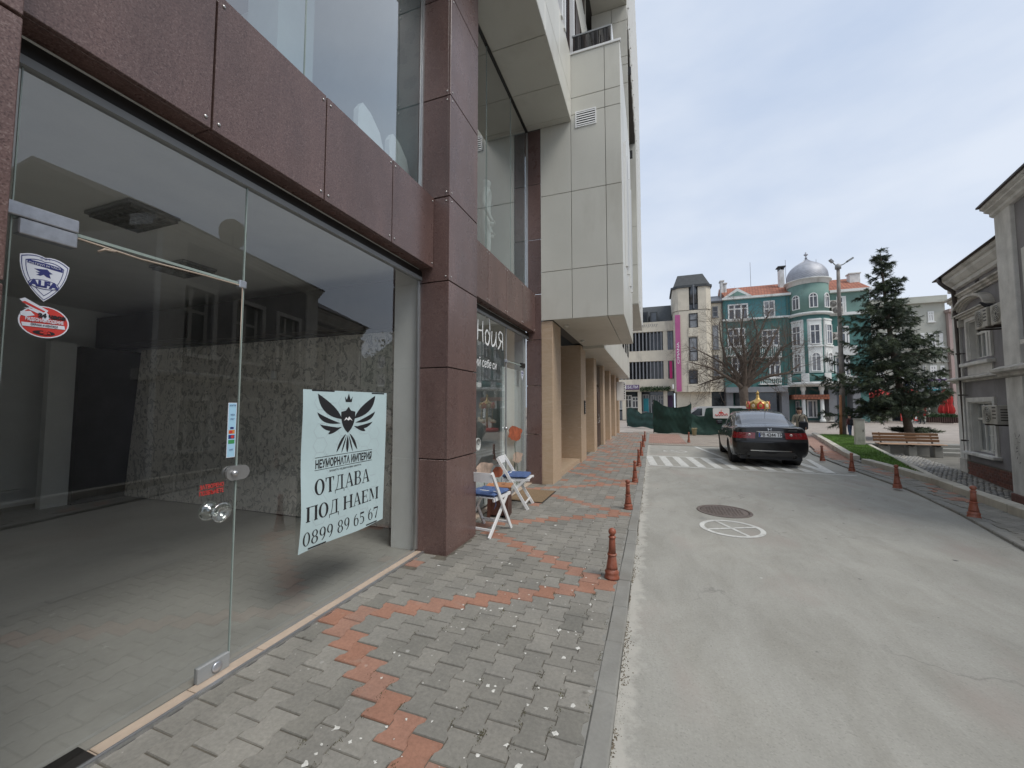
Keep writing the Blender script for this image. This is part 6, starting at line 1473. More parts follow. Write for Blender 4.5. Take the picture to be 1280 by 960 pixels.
flat_sign('shop_sign', 'dark shop sign over the shop at the far left of the modernist building', 776, 481.5, 799, 487, YF-.15, 'purple', 'МЕБЕЛИ', 'white', .8)
flat_sign('wall_banner', 'tall magenta banner with vertical lettering hanging on the pale tower', 843.5, 394, 852.3, 489.5, YF-1.30, 'magenta', 'CIMANA', 'white', .62, 'banner', True, xs=1.9, depth=.05)
flat_sign('wall_banner', 'small vivid pink vertical sign left of the tower on the modernist building', 836.8, 451.5, 840.6, 473, YF-.2, 'pink_sign', None, cat='banner')
flat_sign('small_sign', 'tiny white sign beside the base of the pale tower', 840.5, 480.5, 842.3, 486, YF-1.5, 'white', None)
# tower of the same building, standing forward
tw = thing('stair_tower', 'pale stone clad stair tower with a dark mansard cap and a tall window slot', 'tower', (4.3, YF-1.2, 0))
tx0, tx1, ty = 2.36, 6.15, YF-1.2
MB().prism([(tx0, YF+3), (tx0, ty+.55), (tx0+.55, ty), (tx1-.5, ty), (tx1, ty+.5), (tx1, YF+3)], 3.15, 12.15, 'z').build('shaft', 'conc_pale', tw)
MB().prism([(tx0-.05, YF+3), (tx0-.05, ty+.5), (tx0+.5, ty-.05), (3.98, ty-.05), (3.98, ty+1.5), (4.88, ty+1.5), (4.88, ty-.05), (tx1-.45, ty-.05), (tx1+.05, ty+.45), (tx1+.05, YF+3)], 12.2, 14.7, 'z').build('upper_shaft', 'conc_pale', tw)
MB().prism([(tx0-.2, YF+3.2), (tx0-.2, ty+.45), (tx0+.45, ty-.2), (tx1-.4, ty-.2), (tx1+.2, ty+.4), (tx1+.2, YF+3.2)], 14.7, 14.95, 'z').build('roof_edge', 'slate', tw)
b0_, b1_ = [(tx0+.05, ty+.1), (tx1-.05, ty+.1), (tx1-.05, YF+2.6), (tx0+.05, YF+2.6)], [(tx0+.55, ty+.9), (tx1-.65, ty+.9), (tx1-.65, YF+2), (tx0+.55, YF+2)]
MB().add([(*p, 14.95) for p in b0_]+[(*p, 16.4) for p in b1_], [(0, 1, 5, 4), (1, 2, 6, 5), (2, 3, 7, 6), (3, 0, 4, 7), (4, 5, 6, 7)]).build('mansard_cap', 'slate', tw)
one((4.0, 4.86, ty+.25, ty+.4, 12.25, 14.69)).build('slot_glazing', 'win_dark', tw)
MB().lathe([(.40, 12.9), (.40, 14.9), (.30, 15.0), (0, 15.02)], cx=4.43, cy=ty+.18, n=16).build('glazed_bay', 'win_dark', tw)
one((4.39, 4.47, ty-.24, ty-.2, 12.3, 14.9)).build('glazing_bar', 'conc_fin', tw)
for v0, v1, p in ((392, 410, 'win_curtain'), (422, 451.6, 'win_curtain'), (463, 480, 'win_far')):
    fwin(tw, 861, v0, 872.6, v1, ty, (), .55 if v1 < 415 else .42, p, 'black_metal', .10, False)
    (x0, z1), (x1, z0) = up_(860, v1, ty), up_(873.4, v1+10, ty); MB().bbox(x0, x1, ty-.10, ty, z0, z1-.02, b=.02).build('sill_panel', 'conc_pale', tw)
one((tx0+.2, tx1-.1, ty+.8, YF+3, 0, 3.149)).build('base_wall', 'conc_pale', tw)
# lower link block
lk_ = thing('link_block', 'narrow pale block between the stair tower and the green building', 'building', (6.8, YF, 0))
one((6.16, 7.42, YF+.02, YF+6, 3.2, 13.0)).build('wall', 'conc_pale', lk_)
one((6.16, 7.42, YF+.3, YF+.5, 0, 3.19)).build('base_wall', 'win_dark', lk_)
one((6.1, 7.5, YF-.2, YF+6, 13.0, 13.2)).build('roof_edge', 'slate', lk_)
MB().prism([(YF-.1, 13.2), (YF+1.2, 14.1), (YF+4, 14.1), (YF+4, 13.2)], 6.2, 7.42, 'x').build('glass_roof', 'win_far', lk_)
for q in ((890, 383.5, 897.5, 396), (890.3, 407, 898.5, 436), (891.5, 444, 899, 469)): fwin(lk_, *q, YF+.02, (), .5, 'win_curtain' if q[1] > 400 else 'win_dark', 'conc_fin', .09, True)
one((7.34, 7.42, YF-.1, YF+.01, .0, 13.0)).build('downpipe', 'pipe', lk_)

# ---- green building with the dome
MT['green_dk'] = M('teal_green_render', (.075, .195, .178), .85, .12, .8, 8, dirt=(.10, .145, .135), dscale=.6)
MT['green_mid'] = M('sage_green_render', (.165, .27, .235), .85, .08, .8, 8, dirt=(.12, .19, .165), dscale=.8)
MT['green_cyan'] = M('blue_green_render', (.085, .235, .25), .85, .08, .8, 8)
MT['white_wall'] = M('white_render', (.68, .69, .66), .8, .05, 1, 8, dirt=(.45, .45, .42), dscale=1)
MT['red_roof'] = brick_pattern('red_roof_tiles', (.33, .115, .062), (.40, .15, .085), (.17, .06, .04), 1.0, .28, .36, .8, .03, plane='XZ')
MT['zinc'] = M('zinc_scales', (.40, .41, .44), .5, .15, 2.5, 9, .5, metal=.3)
gb = thing('green_domed_building', 'dark green corner building with white bay windows, red roof and grey onion dome', 'building', (13, YF, 0))
GX0, DX, DR = 7.43, 15.42, 1.72
GZ = 13.2
one((GX0, DX-1.2, YF, YF+9, 11.02, GZ)).build('upper_wall', 'green_cyan', gb); one((GX0, DX-1.2, YF, YF+9, 3.6, 10.9)).build('wall', 'green_dk', gb)
one((DX+1.2, 20.4, YF, YF+9, 11.02, GZ-.1)).build('upper_wall', 'green_mid', gb); one((DX+1.2, 20.4, YF, YF+9, 3.6, 10.9)).build('wall', 'green_dk', gb)
one((DX-1.2, DX+1.2, YF+.3, YF+9, 3.6, 13)).build('wall', 'green_dk', gb)
one((GX0-.05, DX-1.6, YF-.30, YF+.3, 10.88, 11.06)).build('cornice', 'white_wall', gb); one((DX+1.6, 20.5, YF-.30, YF+.3, 10.72, 11.0)).build('cornice', 'white_wall', gb)
one((GX0-.05, DX-1.65, YF-.4, YF+.4, GZ, GZ+.22)).build('eaves', 'white_wall', gb); one((DX+1.65, 20.5, YF-.4, YF+.4, GZ-.15, GZ+.1)).build('eaves', 'white_wall', gb)
MB().prism([(YF-.35, GZ+.2), (YF+4.0, 15.6), (YF+8, 13.2)], GX0+.3, DX-1.0, 'x').build('tiled_roof', 'red_roof', gb)
MB().prism([(YF-.35, GZ+.05), (YF+4.0, 15.5), (YF+8, 13.2)], DX+1.0, 20.5, 'x').build('tiled_roof', 'red_roof', gb)
(xa, za), (xb, zb_), (xc, zc) = up_(903.5, 373, YF-.42), up_(922, 361, YF-.42), up_(941, 370.5, YF-.42)
MB().prism([(xa, GZ+.2), (xc, GZ+.2), ((xa+xc)/2, zb_+.1)], YF-.40, YF+2, 'y').build('pediment', 'white_wall', gb)
MB().prism([(xa+.55, GZ+.32), (xc-.55, GZ+.32), ((xa+xc)/2, zb_-.25)], YF-.43, YF-.39, 'y').build('pediment_field', 'green_mid', gb)
# left front windows and balconies
fwin(gb, 909.5, 381, 935.5, 400, YF, (.33, .66), .7, 'win_far', 'white_frame', .14)
fwin(gb, 954, 376.5, 969, 396, YF, (.5,), .5, 'win_curtain', 'white_frame', .12)
fwin(gb, 951.5, 412.5, 974.5, 432, YF, (.33, .66), .6, 'win_far', 'white_frame', .12); fwin(gb, 961, 446, 976, 472, YF, (.5,), .6, 'win_far', 'white_frame', .12)
fwin(gb, 909, 411, 932, 433, YF, (.33, .66), .6, 'win_far', 'white_frame', .12); fwin(gb, 914, 446, 930, 468, YF, (.5,), .6, 'win_far', 'white_frame', .12)
for u0, u1, v0, v1 in ((950, 977, 433, 445), (950, 977, 472, 479), (906, 935, 434, 443)):
    (x0, z1), (x1, z0) = up_(u0, v0, YF-.8), up_(u1, v1, YF-.8); b = one((x0, x1, YF-.85, YF-.001, z0-.12, z0)).build('balcony', 'white_wall', gb)
    q = MB().box(x0, x1, YF-.85, YF-.78, z1-.08, z1); n = int((x1-x0)/.16)
    for k in range(n+1): xx = x0+.04+(x1-x0-.08)*k/n; q.box(xx-.025, xx+.025, YF-.84, YF-.79, z0, z1-.08)
    q.build('balustrade', 'white_wall', b)
for x in (GX0+.08, 13.4): one((x, x+.12, YF-.12, YF-.001, 3.6, 13.1)).build('downpipe', 'green_dk', gb)
for u in (905, 941, 981): x, _ = up_(u, 420, YF); one((x-.18, x+.18, YF-.09, YF-.001, 3.6, 10.86)).build('pilaster', 'green_dk', gb)
# corner drum
drum = MB().lathe([(DR, 3.9), (DR, 10.75)], cx=DX, cy=YF+.35, n=48).build('drum', 'green_dk', gb)
MB().lathe([(DR+.02, 11.0), (DR+.02, 14.0)], cx=DX, cy=YF+.35, n=48).build('drum_top', 'green_mid', gb)
MB().lathe([(DR, 10.75), (DR+.25, 10.8), (DR+.32, 10.92), (DR+.30, 11.02), (DR, 11.05)], cx=DX, cy=YF+.35, n=48).build('drum_cornice', 'white_wall', gb)
MB().lathe([(DR, 13.98), (DR+.08, 14.0), (DR+.10, 14.38), (DR+.30, 14.42), (DR+.32, 14.52), (DR-.2, 14.62)], cx=DX, cy=YF+.35, n=48).build('dome_ring', 'white_wall', gb)
prof = [(1.72, 14.6), (1.76, 14.95), (1.72, 15.35), (1.58, 15.75), (1.34, 16.12), (1.02, 16.42), (.70, 16.64), (.42, 16.82), (.22, 17.0), (.10, 17.16), (.05, 17.28)]
prof = [(r, 14.6+(z-14.6)*.92) for r, z in prof]
m = MB(); rows = []
P_ = np.array(prof); ts = np.linspace(0, len(prof)-1, 30); PR = pchip(np.arange(len(prof)), P_, ts)
for j in range(len(PR)-1):                                             # overlapping rows of scales
    (r0, z0), (r1, z1) = PR[j], PR[j+1]; n = 36; vs = []; fs = []
    for k in range(n):
        a0 = 6.2832*(k+(.5 if j % 2 else 0))/n; am, a1 = a0+3.1416/n, a0+6.2832/n
        q = [((r0+.012), a0, z0+.04), ((r0+.045), am, z0-.05), ((r0+.012), a1, z0+.04), (r1+.004, a1, z1+.03), (r1+.004, a0, z1+.03)]
        o = len(vs); vs += [(DX+r*math.cos(a), YF+.35+r*math.sin(a), z) for r, a, z in q]; fs.append((o, o+1, o+2, o+3, o+4))
    m.add(vs, fs)
dome = MB().lathe([(r-.02, z) for r, z in prof], cx=DX, cy=YF+.35, n=40).build('dome', 'zinc', gb); tag(m.build('dome_scales', 'zinc', dome), kind='stuff')
MB().lathe([(.05, 17.05), (.13, 17.1), (.06, 17.2), (.06, 17.3), (.19, 17.42), (.19, 17.5), (.05, 17.56), (.09, 17.66), (0, 17.75)], cx=DX, cy=YF+.35, n=14).build('finial', 'zinc', gb)
def drum_win(a, z0, z1, w, arch, parent, pane, out_=0.):
    """window set on the curved bay, at angle a from the facing side"""
    T = Matrix.Translation((DX, YF+.35, 0)) @ Matrix.Rotation(R(a), 4, 'Z') @ Matrix.Translation((0, -DR-out_, 0)); d0 = -.09
    n = 10; top = [(w/2*math.cos(t), (z1-w/2 if arch else z1)+(w/2*math.sin(t) if arch else 0)) for t in [math.pi*k/n for k in range(n+1)]] if arch else [(w/2, z1), (-w/2, z1)]
    out = [(-w/2, z0), (w/2, z0)]+top; k_ = .80
    cx_, cz_ = 0, (z0+z1)/2; inn = [(x*k_, cz_+(z-cz_)*(1-(1-k_)*w/(z1-z0))) for x, z in out]
    m = MB(); N = len(out); vs = [(x, d0, z) for x, z in out]+[(x, d0, z) for x, z in inn]+[(x, .25, z) for x, z in out]+[(x, .1, z) for x, z in inn]
    fs = [(i, (i+1) % N, N+(i+1) % N, N+i) for i in range(N)]+[(i, (i+1) % N, 2*N+(i+1) % N, 2*N+i) for i in range(N)]+[(N+i, N+(i+1) % N, 3*N+(i+1) % N, 3*N+i) for i in range(N)]
    m.add([tuple(T @ Vector(v)) for v in vs], fs); m.box(-.035, .035, -.05, -.01, z0+.08, z1-.08, T=T)
    zt = z1-w/2 if arch else z0+(z1-z0)*.66; m.box(-w*.4, w*.4, -.052, -.012, zt-.035, zt+.035, T=T)
    o = m.build('window', 'white_frame', parent)
    tri = tessellate_polygon([[Vector((x, z, 0)) for x, z in inn]]); MB().add([tuple(T @ Vector((x, -.035, z))) for x, z in inn], [tuple(t) for t in tri]).build('pane', pane, o)
    return o, T
for a in (-52, -3, 42):
    T = Matrix.Translation((DX, YF+.35, 0)) @ Matrix.Rotation(R(a), 4, 'Z') @ Matrix.Translation((0, -DR, 0))
    bay = MB().bbox(-.58, .58, -.05, .35, 4.9, 10.35, b=.03, T=T).build('bay_strip', 'white_wall', gb)
    drum_win(a, 7.75, 9.75, .86, False, bay, 'win_far', .075); drum_win(a, 5.05, 6.95, .80, True, bay, 'win_curtain', .075)
    MB().bbox(-.62, .62, -.16, .1, 7.50, 7.66, b=.02, T=T).bbox(-.6, .6, -.1, .1, 10.15, 10.3, b=.02, T=T).build('sill_moulding', 'white_wall', bay)
    drum_win(a, 11.45, 12.95, .72, True, gb, 'win_far')
# balcony band under the bay and porch
MB().lathe([(DR, 3.7), (DR+.55, 3.75), (DR+.55, 4.0), (DR, 4.02)], cx=DX, cy=YF+.35, n=40).build('bay_slab', 'white_wall', gb)
for a in (-75, -30, 20, 65): MB().bbox(-.32, .32, -.5, -.36, 4.0, 4.85, b=.02, T=Matrix.Translation((DX, YF+.35, 0)) @ Matrix.Rotation(R(a), 4, 'Z') @ Matrix.Translation((0, -DR, 0))).build('balcony_pier', 'white_wall', gb)
MB().lathe([(DR+.40, 4.02), (DR+.40, 4.75)], cx=DX, cy=YF+.35, n=40).build('balcony_panel', 'green_dk', gb)
one((12.2, 17.7, YF-.55, YF+.2, 3.60, 3.72)).build('balcony_slab', 'white_wall', gb)
one((GX0, 20.4, YF+1.0, YF+1.2, 0, 3.59)).build('shop_wall', 'green_dk', gb)
one((GX0, 13.0, YF-.9, YF+1.2, 3.05, 3.62)).build('shop_fascia', 'conc_fin', gb)
for u in (912, 981, 1040, 1070): x, _ = up_(u, 500, YF); one((x-.32, x+.32, YF-.2, YF+.99, 0, 3.59 if u > 990 else 3.04)).build('shop_pier', 'conc_fin', gb)
one((8.5, 13.4, YF+.7, YF+.98, 0, 3.04)).build('dark_shopfront', 'win_dark', gb)
for u in (1003, 1026): x, _ = up_(u, 500, YF); MB().lathe([(.26, 0), (.26, .25), (.17, .3), (.16, 3.1), (.24, 3.3), (.24, 3.59)], cx=x, cy=YF-.3, n=16).build('porch_column', 'white_wall', gb)
(x0, z1), (x1, z0) = up_(991, 493.5, YF-.4), up_(1036, 499, YF-.4); MB().bbox(x0, x1, YF-.65, YF+.9, z0, z1, b=.03).build('porch_beam', 'red_roof', gb)
d = fwin(gb, 1008, 500, 1022, 522.5, YF+.9, (.6,), None, 'win_far', 'white_frame', .14, False)
fwin(gb, 1043, 485, 1056, 516, YF+.9, (.5,), None, 'win_far', 'conc_fin', .1, False)
fwin(gb, 994, 501, 1000, 521, YF+.9, (), None, 'win_far', 'grey_alu', .1, False); fwin(gb, 1058, 486, 1067, 516, YF+.9, (), None, 'win_far', 'conc_fin', .1, False)
one((13.6, 20, YF+.6, YF+1.0, -.05, .12)).build('door_step', 'kerb', gb)
# right wing windows
for q in ((1045, 371, 1058, 393), (1046, 408, 1062, 432), (1043, 446, 1063, 470)): fwin(gb, *q, YF, (.35, .7), .65, 'win_far', 'white_frame', .14)
for v0, v1 in ((433, 442), (470, 478)):
    (x0, z1), (x1, z0) = up_(1040, v0, YF-.6), up_(1072, v1, YF-.6); b = one((x0, x1, YF-.65, YF-.001, z0-.1, z0)).build('balcony', 'white_wall', gb); one((x0, x1, YF-.64, YF-.58, z0, z1)).build('balustrade', 'white_wall', b)
# chimneys, aerials
for (u0, v0, u1, v1, cap) in ((900, 353, 904.5, 372, 0), (904.5, 356, 908, 370, 0), (973, 338.5, 980, 357, 1), (1060, 344, 1074, 356, 0)):
    (x0, z1), (x1, z0) = up_(u0, v0, YF+2.5), up_(u1, v1, YF+2.5); c = MB().bbox(x0, x1, YF+2.2, YF+2.9, z0-.8, z1, b=.03).build('chimney', 'trim', gb)
    if cap: MB().bbox(x0-.15, x1+.15, YF+2.1, YF+3.0, z1+.28, z1+.42, b=.02).box(x0, x0+.12, YF+2.2, YF+2.9, z1, z1+.28).box(x1-.12, x1, YF+2.2, YF+2.9, z1, z1+.28).build('chimney_cap', 'slate', c)
    else: MB().bbox(x0-.08, x1+.08, YF+2.12, YF+2.98, z1+.002, z1+.14, b=.02).build('chimney_cap', 'trim', c)
for u, v0, v1 in ((937.5, 328, 356), (981.5, 325, 352), (1020, 324, 340)):
    x, z1 = up_(u, v0, YF+4); _, z0 = up_(u, v1+8, YF+4)
    o = tag(MB().tube([(x, YF+4, z0), (x, YF+4, z1)], .022, 5).build('roof_aerial', 'conc_fin', gb))
# AC units on the green building
for i, (u, v, l) in enumerate(((1042, 381, 'white air conditioner high on the green building right of the dome drum, upper of two'), (1046, 389, 'white air conditioner high on the green building right of the dome drum, lower of two'), (1041, 421, 'white air conditioner beside the second floor windows of the green building'), (1036, 520, 'white air conditioner standing on the pavement by the porch of the green building'))):
    p = atY(u, v, YF-.35); ac_unit(l, 0, 0, 0, 0, .95, .72, .4, loc=(p[0], YF-.35 if i < 3 else YF-.1, p[2]-.3 if i < 3 else .05), brackets=False)
# ---- pale building behind the spruce, pink neighbour
YB = 54.
MT['sage_wall'] = M('pale_sage_render', (.46, .46, .40), .85, .08, .7, 8, dirt=(.33, .33, .28), dscale=.6); MT['pink_wall'] = M('dusty_pink_render', (.42, .32, .29), .85, .08, .7, 8)
pb_ = thing('pale_building', 'pale sage rendered three storey building behind the spruce tree', 'building', (26, YB, 0))
x0, _ = up_(1078, 400, YB); x1, _ = up_(1182, 400, YB); _, zt = up_(1150, 380, YB)
one((x0, x1, YB, YB+9, 3.4, zt)).build('wall', 'sage_wall', pb_); one((x0-.3, x1+.3, YB-.5, YB+9, zt, zt+.25), (x0-.1, x1+.1, YB-.25, YB+9, zt+.25, zt+.75)).build('cornice', 'sage_wall', pb_)
one((x0, x1+3, YB+1.5, YB+2, 0, 3.39)).build('shop_wall', 'win_dark', pb_); one((x0, x1, YB-.1, YB+1.9, 3.05, 3.395)).build('shop_fascia', 'conc_fin', pb_)
for u0, v0, u1, v1 in ((1159, 389.5, 1167.5, 402), (1160, 416.5, 1170, 433), (1173, 416.5, 1179, 433), (1150, 416.5, 1156, 433), (1162, 457, 1171.5, 473.5), (1175, 457, 1181, 473.5), (1153, 457, 1157, 473.5), (1090, 389, 1098, 402), (1105, 389, 1113, 402), (1090, 416, 1099, 433), (1105, 416, 1114, 433), (1120, 416, 1130, 433), (1095, 457, 1105, 473), (1120, 457, 1130, 473), (1135, 389, 1143, 402)):
    fwin(pb_, u0, v0, u1, v1, YB, (.5,), .7, 'win_far', 'white_frame', .14)
for v in (434.5, 452): _, z = up_(1160, v, YB); one((x0, x1, YB-.14, YB-.001, z-.12, z)).build('string_course', 'sage_wall', pb_)
for u in (1082, 1110, 1140, 1158, 1176): x, _ = up_(u, 500, YB); one((x-.25, x+.25, YB-.05, YB+1.4, 0, 3.04)).build('shop_pier', 'sage_wall', pb_)
pk = thing('pink_building', 'dusty pink building at the far right, next to the pale sage one', 'building', (28, YB-.3, 0))
xp1, _ = up_(1240, 400, YB); _, zp = up_(1190, 391, YB)
one((x1+.02, xp1, YB-.4, YB+9, 0, zp)).build('wall', 'pink_wall', pk); one((x1-.1, xp1, YB-.8, YB+9, zp, zp+.3)).build('cornice', 'pink_wall', pk)
for k in range(3):
    for z in (5.0, 8.0): xwin(pk, x1+2.2+2.6*k, x1+3.5+2.6*k, z, z+1.8, YB-.4, (.5,), .7)
flat_sign('shop_sign', 'purple shop sign on the pale building above the red parasol', 1154, 474, 1183.5, 481.5, YB-.12, 'purple', 'СЛАДКАРНИЦА', 'white', .5)
flat_sign('shop_sign', 'teal shop sign under the purple one on the pale building', 1158, 483, 1175, 488.5, YB-.14, 'teal', 'КАФЕ', 'white', .6)
flat_sign('shop_sign', 'white shop sign left of the teal one behind the spruce branches', 1132, 474, 1146, 485, YB-.12, 'white', 'БАР', 'plate_blue', .6)
# wooded hill far behind
hp = [(60+i*9, 190+12*math.sin(i), 0) for i in range(16)]
MT['hill'] = M('wooded_hill', (.06, .075, .055), .95, .3, .05, .3)
q = MB(); nx = 24
vs = [(40+9*i, 175+18*j, (40+7*math.sin(i*.6+1)+3*math.sin(i*1.7))*math.sin(math.pi*min(1, j/4))*(.4+.6*math.sin(math.pi*i/nx))-2) for j in range(8) for i in range(nx+1)]
tag(q.add(vs, [(j*(nx+1)+i, j*(nx+1)+i+1, (j+1)*(nx+1)+i+1, (j+1)*(nx+1)+i) for j in range(7) for i in range(nx)], 0, True).build('hill', 'hill'), kind='structure')
r_ = np.random.RandomState(4); hv = np.array(vs); sel = hv[r_.randint(0, len(hv), 2600)]+r_.normal(0, 4, (2600, 3))*np.array([1, 1, .25])
tag(leaf_mass('hill_wood', sel+np.array([0, 0, 1.0]), 1.1, 'hill', seed=3, k=2), kind='stuff')

# ================================================================== TREES
def V3(p): return Vector(tuple(map(float, p)))
sp = thing('spruce_tree', 'tall dark spruce with a leaning trunk standing on the plaza behind the bench', 'tree', (11.9, 24.9, -.05))
tp = [V3(atY(1138.5, 549, 24.9)), V3(atY(1133, 522, 24.9)), V3(atY(1126, 492, 24.9)), V3(atY(1116, 440, 24.9)), V3(atY(1107, 380, 24.9)), V3(atY(1100, 313, 24.9))]
MB().tube(tp, [.20, .155, .14, .11, .07, .012], 12).build('trunk', 'bark', sp)
def along(P, t):
    t = min(max(t, 0), .9999)*(len(P)-1); i = int(t); return P[i].lerp(P[i+1], t-i)
rs = np.random.RandomState(11); limbs = MB(); A_ = {0: [], 1: []}
def needles(p, d, n, ln, key):
    """short flat blades around a twig"""
    for _ in range(n):
        q = p+d*rs.uniform(0, 1); side = Vector(rs.normal(0, 1, 3)); side = (side-d.normalized()*side.dot(d.normalized())).normalized()
        tip = q+(d.normalized()*.55+side*.8+Vector((0, 0, -.15)))*ln*rs.uniform(.6, 1.3); w = side.cross(d).normalized()*.014
        A_[key].append((q-w, q+w, tip))
W_ = [(.0, 1.5), (.08, 1.9), (.22, 2.05), (.35, 2.05), (.5, 1.8), (.65, 1.15), (.8, .60), (.92, .28), (1., .10)]
def crownw(t):
    for (a, x), (b, y) in zip(W_, W_[1:]):
        if a <= t <= b: return x+(y-x)*(t-a)/(b-a)
    return .1
lv = 0.0
k = 0
while lv < 1:
    base = along(tp, .27+.73*lv); R_ = crownw(lv); nb = 10 if lv < .8 else 6; off = rs.uniform(0, 6.28)
    for b in range(nb):
        a = off+b*6.2832/nb+rs.normal(0, .25); L_ = R_*(1.2 if math.cos(a) < -.2 and lv < .4 else .8 if lv < .25 else 1)*(rs.uniform(.35, 1.0) if rs.rand() < .8 else rs.uniform(1.05, 1.35))
        if rs.rand() < .42: continue
        dr = (-.55 if (lv < .2 and math.cos(a) < 0) else -.18 if lv < .2 else -.30 if lv < .55 else -.08 if lv < .8 else .25)+rs.normal(0, .20); base = along(tp, .27+.73*min(1, max(0, lv+rs.normal(0, .045))))
        o = Vector((math.cos(a), math.sin(a), 0)); pts = [base+o*(L_*f)+Vector((0, 0, L_*(dr*f+ (.34*f**3 if lv < .8 else .1*f**2))+rs.normal(0, .02))) for f in (0, .3, .6, .85, 1.)]
        limbs.tube(pts, [.028*(.4+R_/3), .02, .014, .008, .003], 4, cap=False)
        nt_ = int(5+L_*7)
        for q in range(nt_):
            f = .18+.82*(q+rs.rand())/nt_; c = along(pts, f); sgn = 1 if q % 2 else -1
            td = (Vector((-o.y, o.x, 0))*sgn*rs.uniform(.5, 1)+o*rs.uniform(.4, .9)+Vector((0, 0, rs.uniform(-1.0, .45)))).normalized()*(.24+.40*(1-f))*min(1, .45+L_/2.2)*rs.uniform(.7, 1.25)
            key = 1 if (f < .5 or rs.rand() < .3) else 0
            needles(c, td, int(16+24*td.length/.4), .15, key)
        needles(along(pts, .7), pts[-1]-along(pts, .7), 26, .12, 0)
    lv += .022+.010*rs.rand(); k += 1
tag(limbs.build('limbs', 'bark', sp, fixn=False), kind='stuff')
def tri_mesh(name, tris, mat, parent):
    n = len(tris); off = np.array(org(parent)); V = np.array([[tuple(p) for p in t] for t in tris]).reshape(-1, 3)-off
    me = bpy.data.meshes.new(name); me.from_pydata(V.tolist(), [], [(3*i, 3*i+1, 3*i+2) for i in range(n)]); me.materials.append(MT[mat]); return tag(link(name, me, parent), kind='stuff')
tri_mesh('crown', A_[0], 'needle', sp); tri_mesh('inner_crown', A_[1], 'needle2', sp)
bush = thing('evergreen_bush', 'low dark evergreen bush growing round the foot of the spruce trunk', 'bush', (12.2, 25.2, 0))
A_ = {0: [], 1: []}
for b in range(34):
    a = rs.uniform(0, 6.28); L_ = rs.uniform(.4, 1.0); o = Vector((math.cos(a), math.sin(a), 0)); p0 = Vector((12.25, 25.3, .0))
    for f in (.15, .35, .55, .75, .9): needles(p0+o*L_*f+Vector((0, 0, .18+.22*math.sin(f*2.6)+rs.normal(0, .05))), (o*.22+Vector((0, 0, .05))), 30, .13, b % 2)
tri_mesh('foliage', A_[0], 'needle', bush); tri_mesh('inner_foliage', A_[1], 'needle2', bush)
# bare tree
MT['bark_dk'] = M('dark_bare_bark', (.135, .105, .082), .95, .3, 5, 30, .5)
YT = 33.
bt = thing('bare_tree', 'large leafless tree with spreading dark limbs in front of the green building', 'tree', tuple(atY(931, 523, YT)))
rs = np.random.RandomState(21)
def twig(m, p, d, L_, r, dep):
    n = 3; pts = [p]; c = Vector(p); dd = Vector(d).normalized()
    for i in range(n):
        dd = (dd+Vector(rs.normal(0, .16, 3))+Vector((0, 0, .06))).normalized(); c = c+dd*L_/n; pts.append(c.copy())
    m.tube(pts, [r, r*.8, r*.6, r*.38], 5 if r > .03 else 3, cap=False)
    if dep > 0:
        for q in range(3 if dep > 1 else 4):
            f = rs.uniform(.3, 1.); b = along(pts, f); sd = Vector(rs.normal(0, 1, 3)); sd = (sd-dd*sd.dot(dd)).normalized()
            twig(m, b, dd*rs.uniform(.5, 1)+sd*rs.uniform(.5, 1.), L_*rs.uniform(.45, .72), r*.50, dep-1)
trunk_top = V3(atY(929, 484, YT)); base_ = V3(atY(931, 524, YT))
MB().tube([base_, V3(atY(931, 512, YT)), V3(atY(930, 497, YT)), trunk_top+Vector((0, 0, .05))], [.40, .30, .28, .30], 14).build('trunk', 'bark_dk', bt)
LIMB = [([(921, 479), (890, 460), (863, 453)], -1.5), ([(922, 476), (903.5, 454), (866, 434)], .8), ([(927, 474), (908, 452), (901, 424), (899, 402)], -.6), ([(930, 472), (926, 451), (912, 427), (907, 398)], 1.4),
        ([(934, 473), (939, 451), (944, 430), (955, 403), (963, 388)], .3), ([(940, 473), (965, 452), (977, 435), (995, 425)], -.9), ([(938, 470), (955, 447), (968, 420), (975, 408)], 1.8), ([(931, 470), (931, 445), (926, 415), (930, 385)], -1.8),
        ([(924, 478), (908, 470), (888, 476), (872, 482)], 1.0), ([(940, 478), (962, 470), (985, 466), (1000, 455)], 1.2), ([(936, 470), (948, 440), (946, 412), (938, 390)], 2.2)]
for pts, dy in LIMB:
    P = [trunk_top-Vector((0, 0, .1))]+[V3(atY(u, v, YT+dy*(i+1)/len(pts))) for i, (u, v) in enumerate(pts)]
    n = len(P); m = MB(); rr = [.17*(1-i/(n-1))**1.25+.03 for i in range(n)]; m.tube(P, rr, 9, cap=False)
    for q in range(int(13+4*n)):
        f = rs.uniform(.28, 1.0); c = along(P, f); d = (along(P, min(1, f+.1))-along(P, f-.1)).normalized(); s_ = Vector(rs.normal(0, 1, 3)); s_ = (s_-d*s_.dot(d)).normalized()
        twig(m, c, d*.55+s_*.85+Vector((0, 0, .15)), rs.uniform(.7, 2.0), .028*(1.25-f)+.006, 2)
    m.build('limb', 'bark_dk', bt, fixn=False)
tc_ = copy_tree(bt); tc_.location = (15.5, 1.0, -1); tc_.scale = (1, 1, 1.3); tc_['label'] = 'leafless tree standing behind the grey house, outside the right of the view'

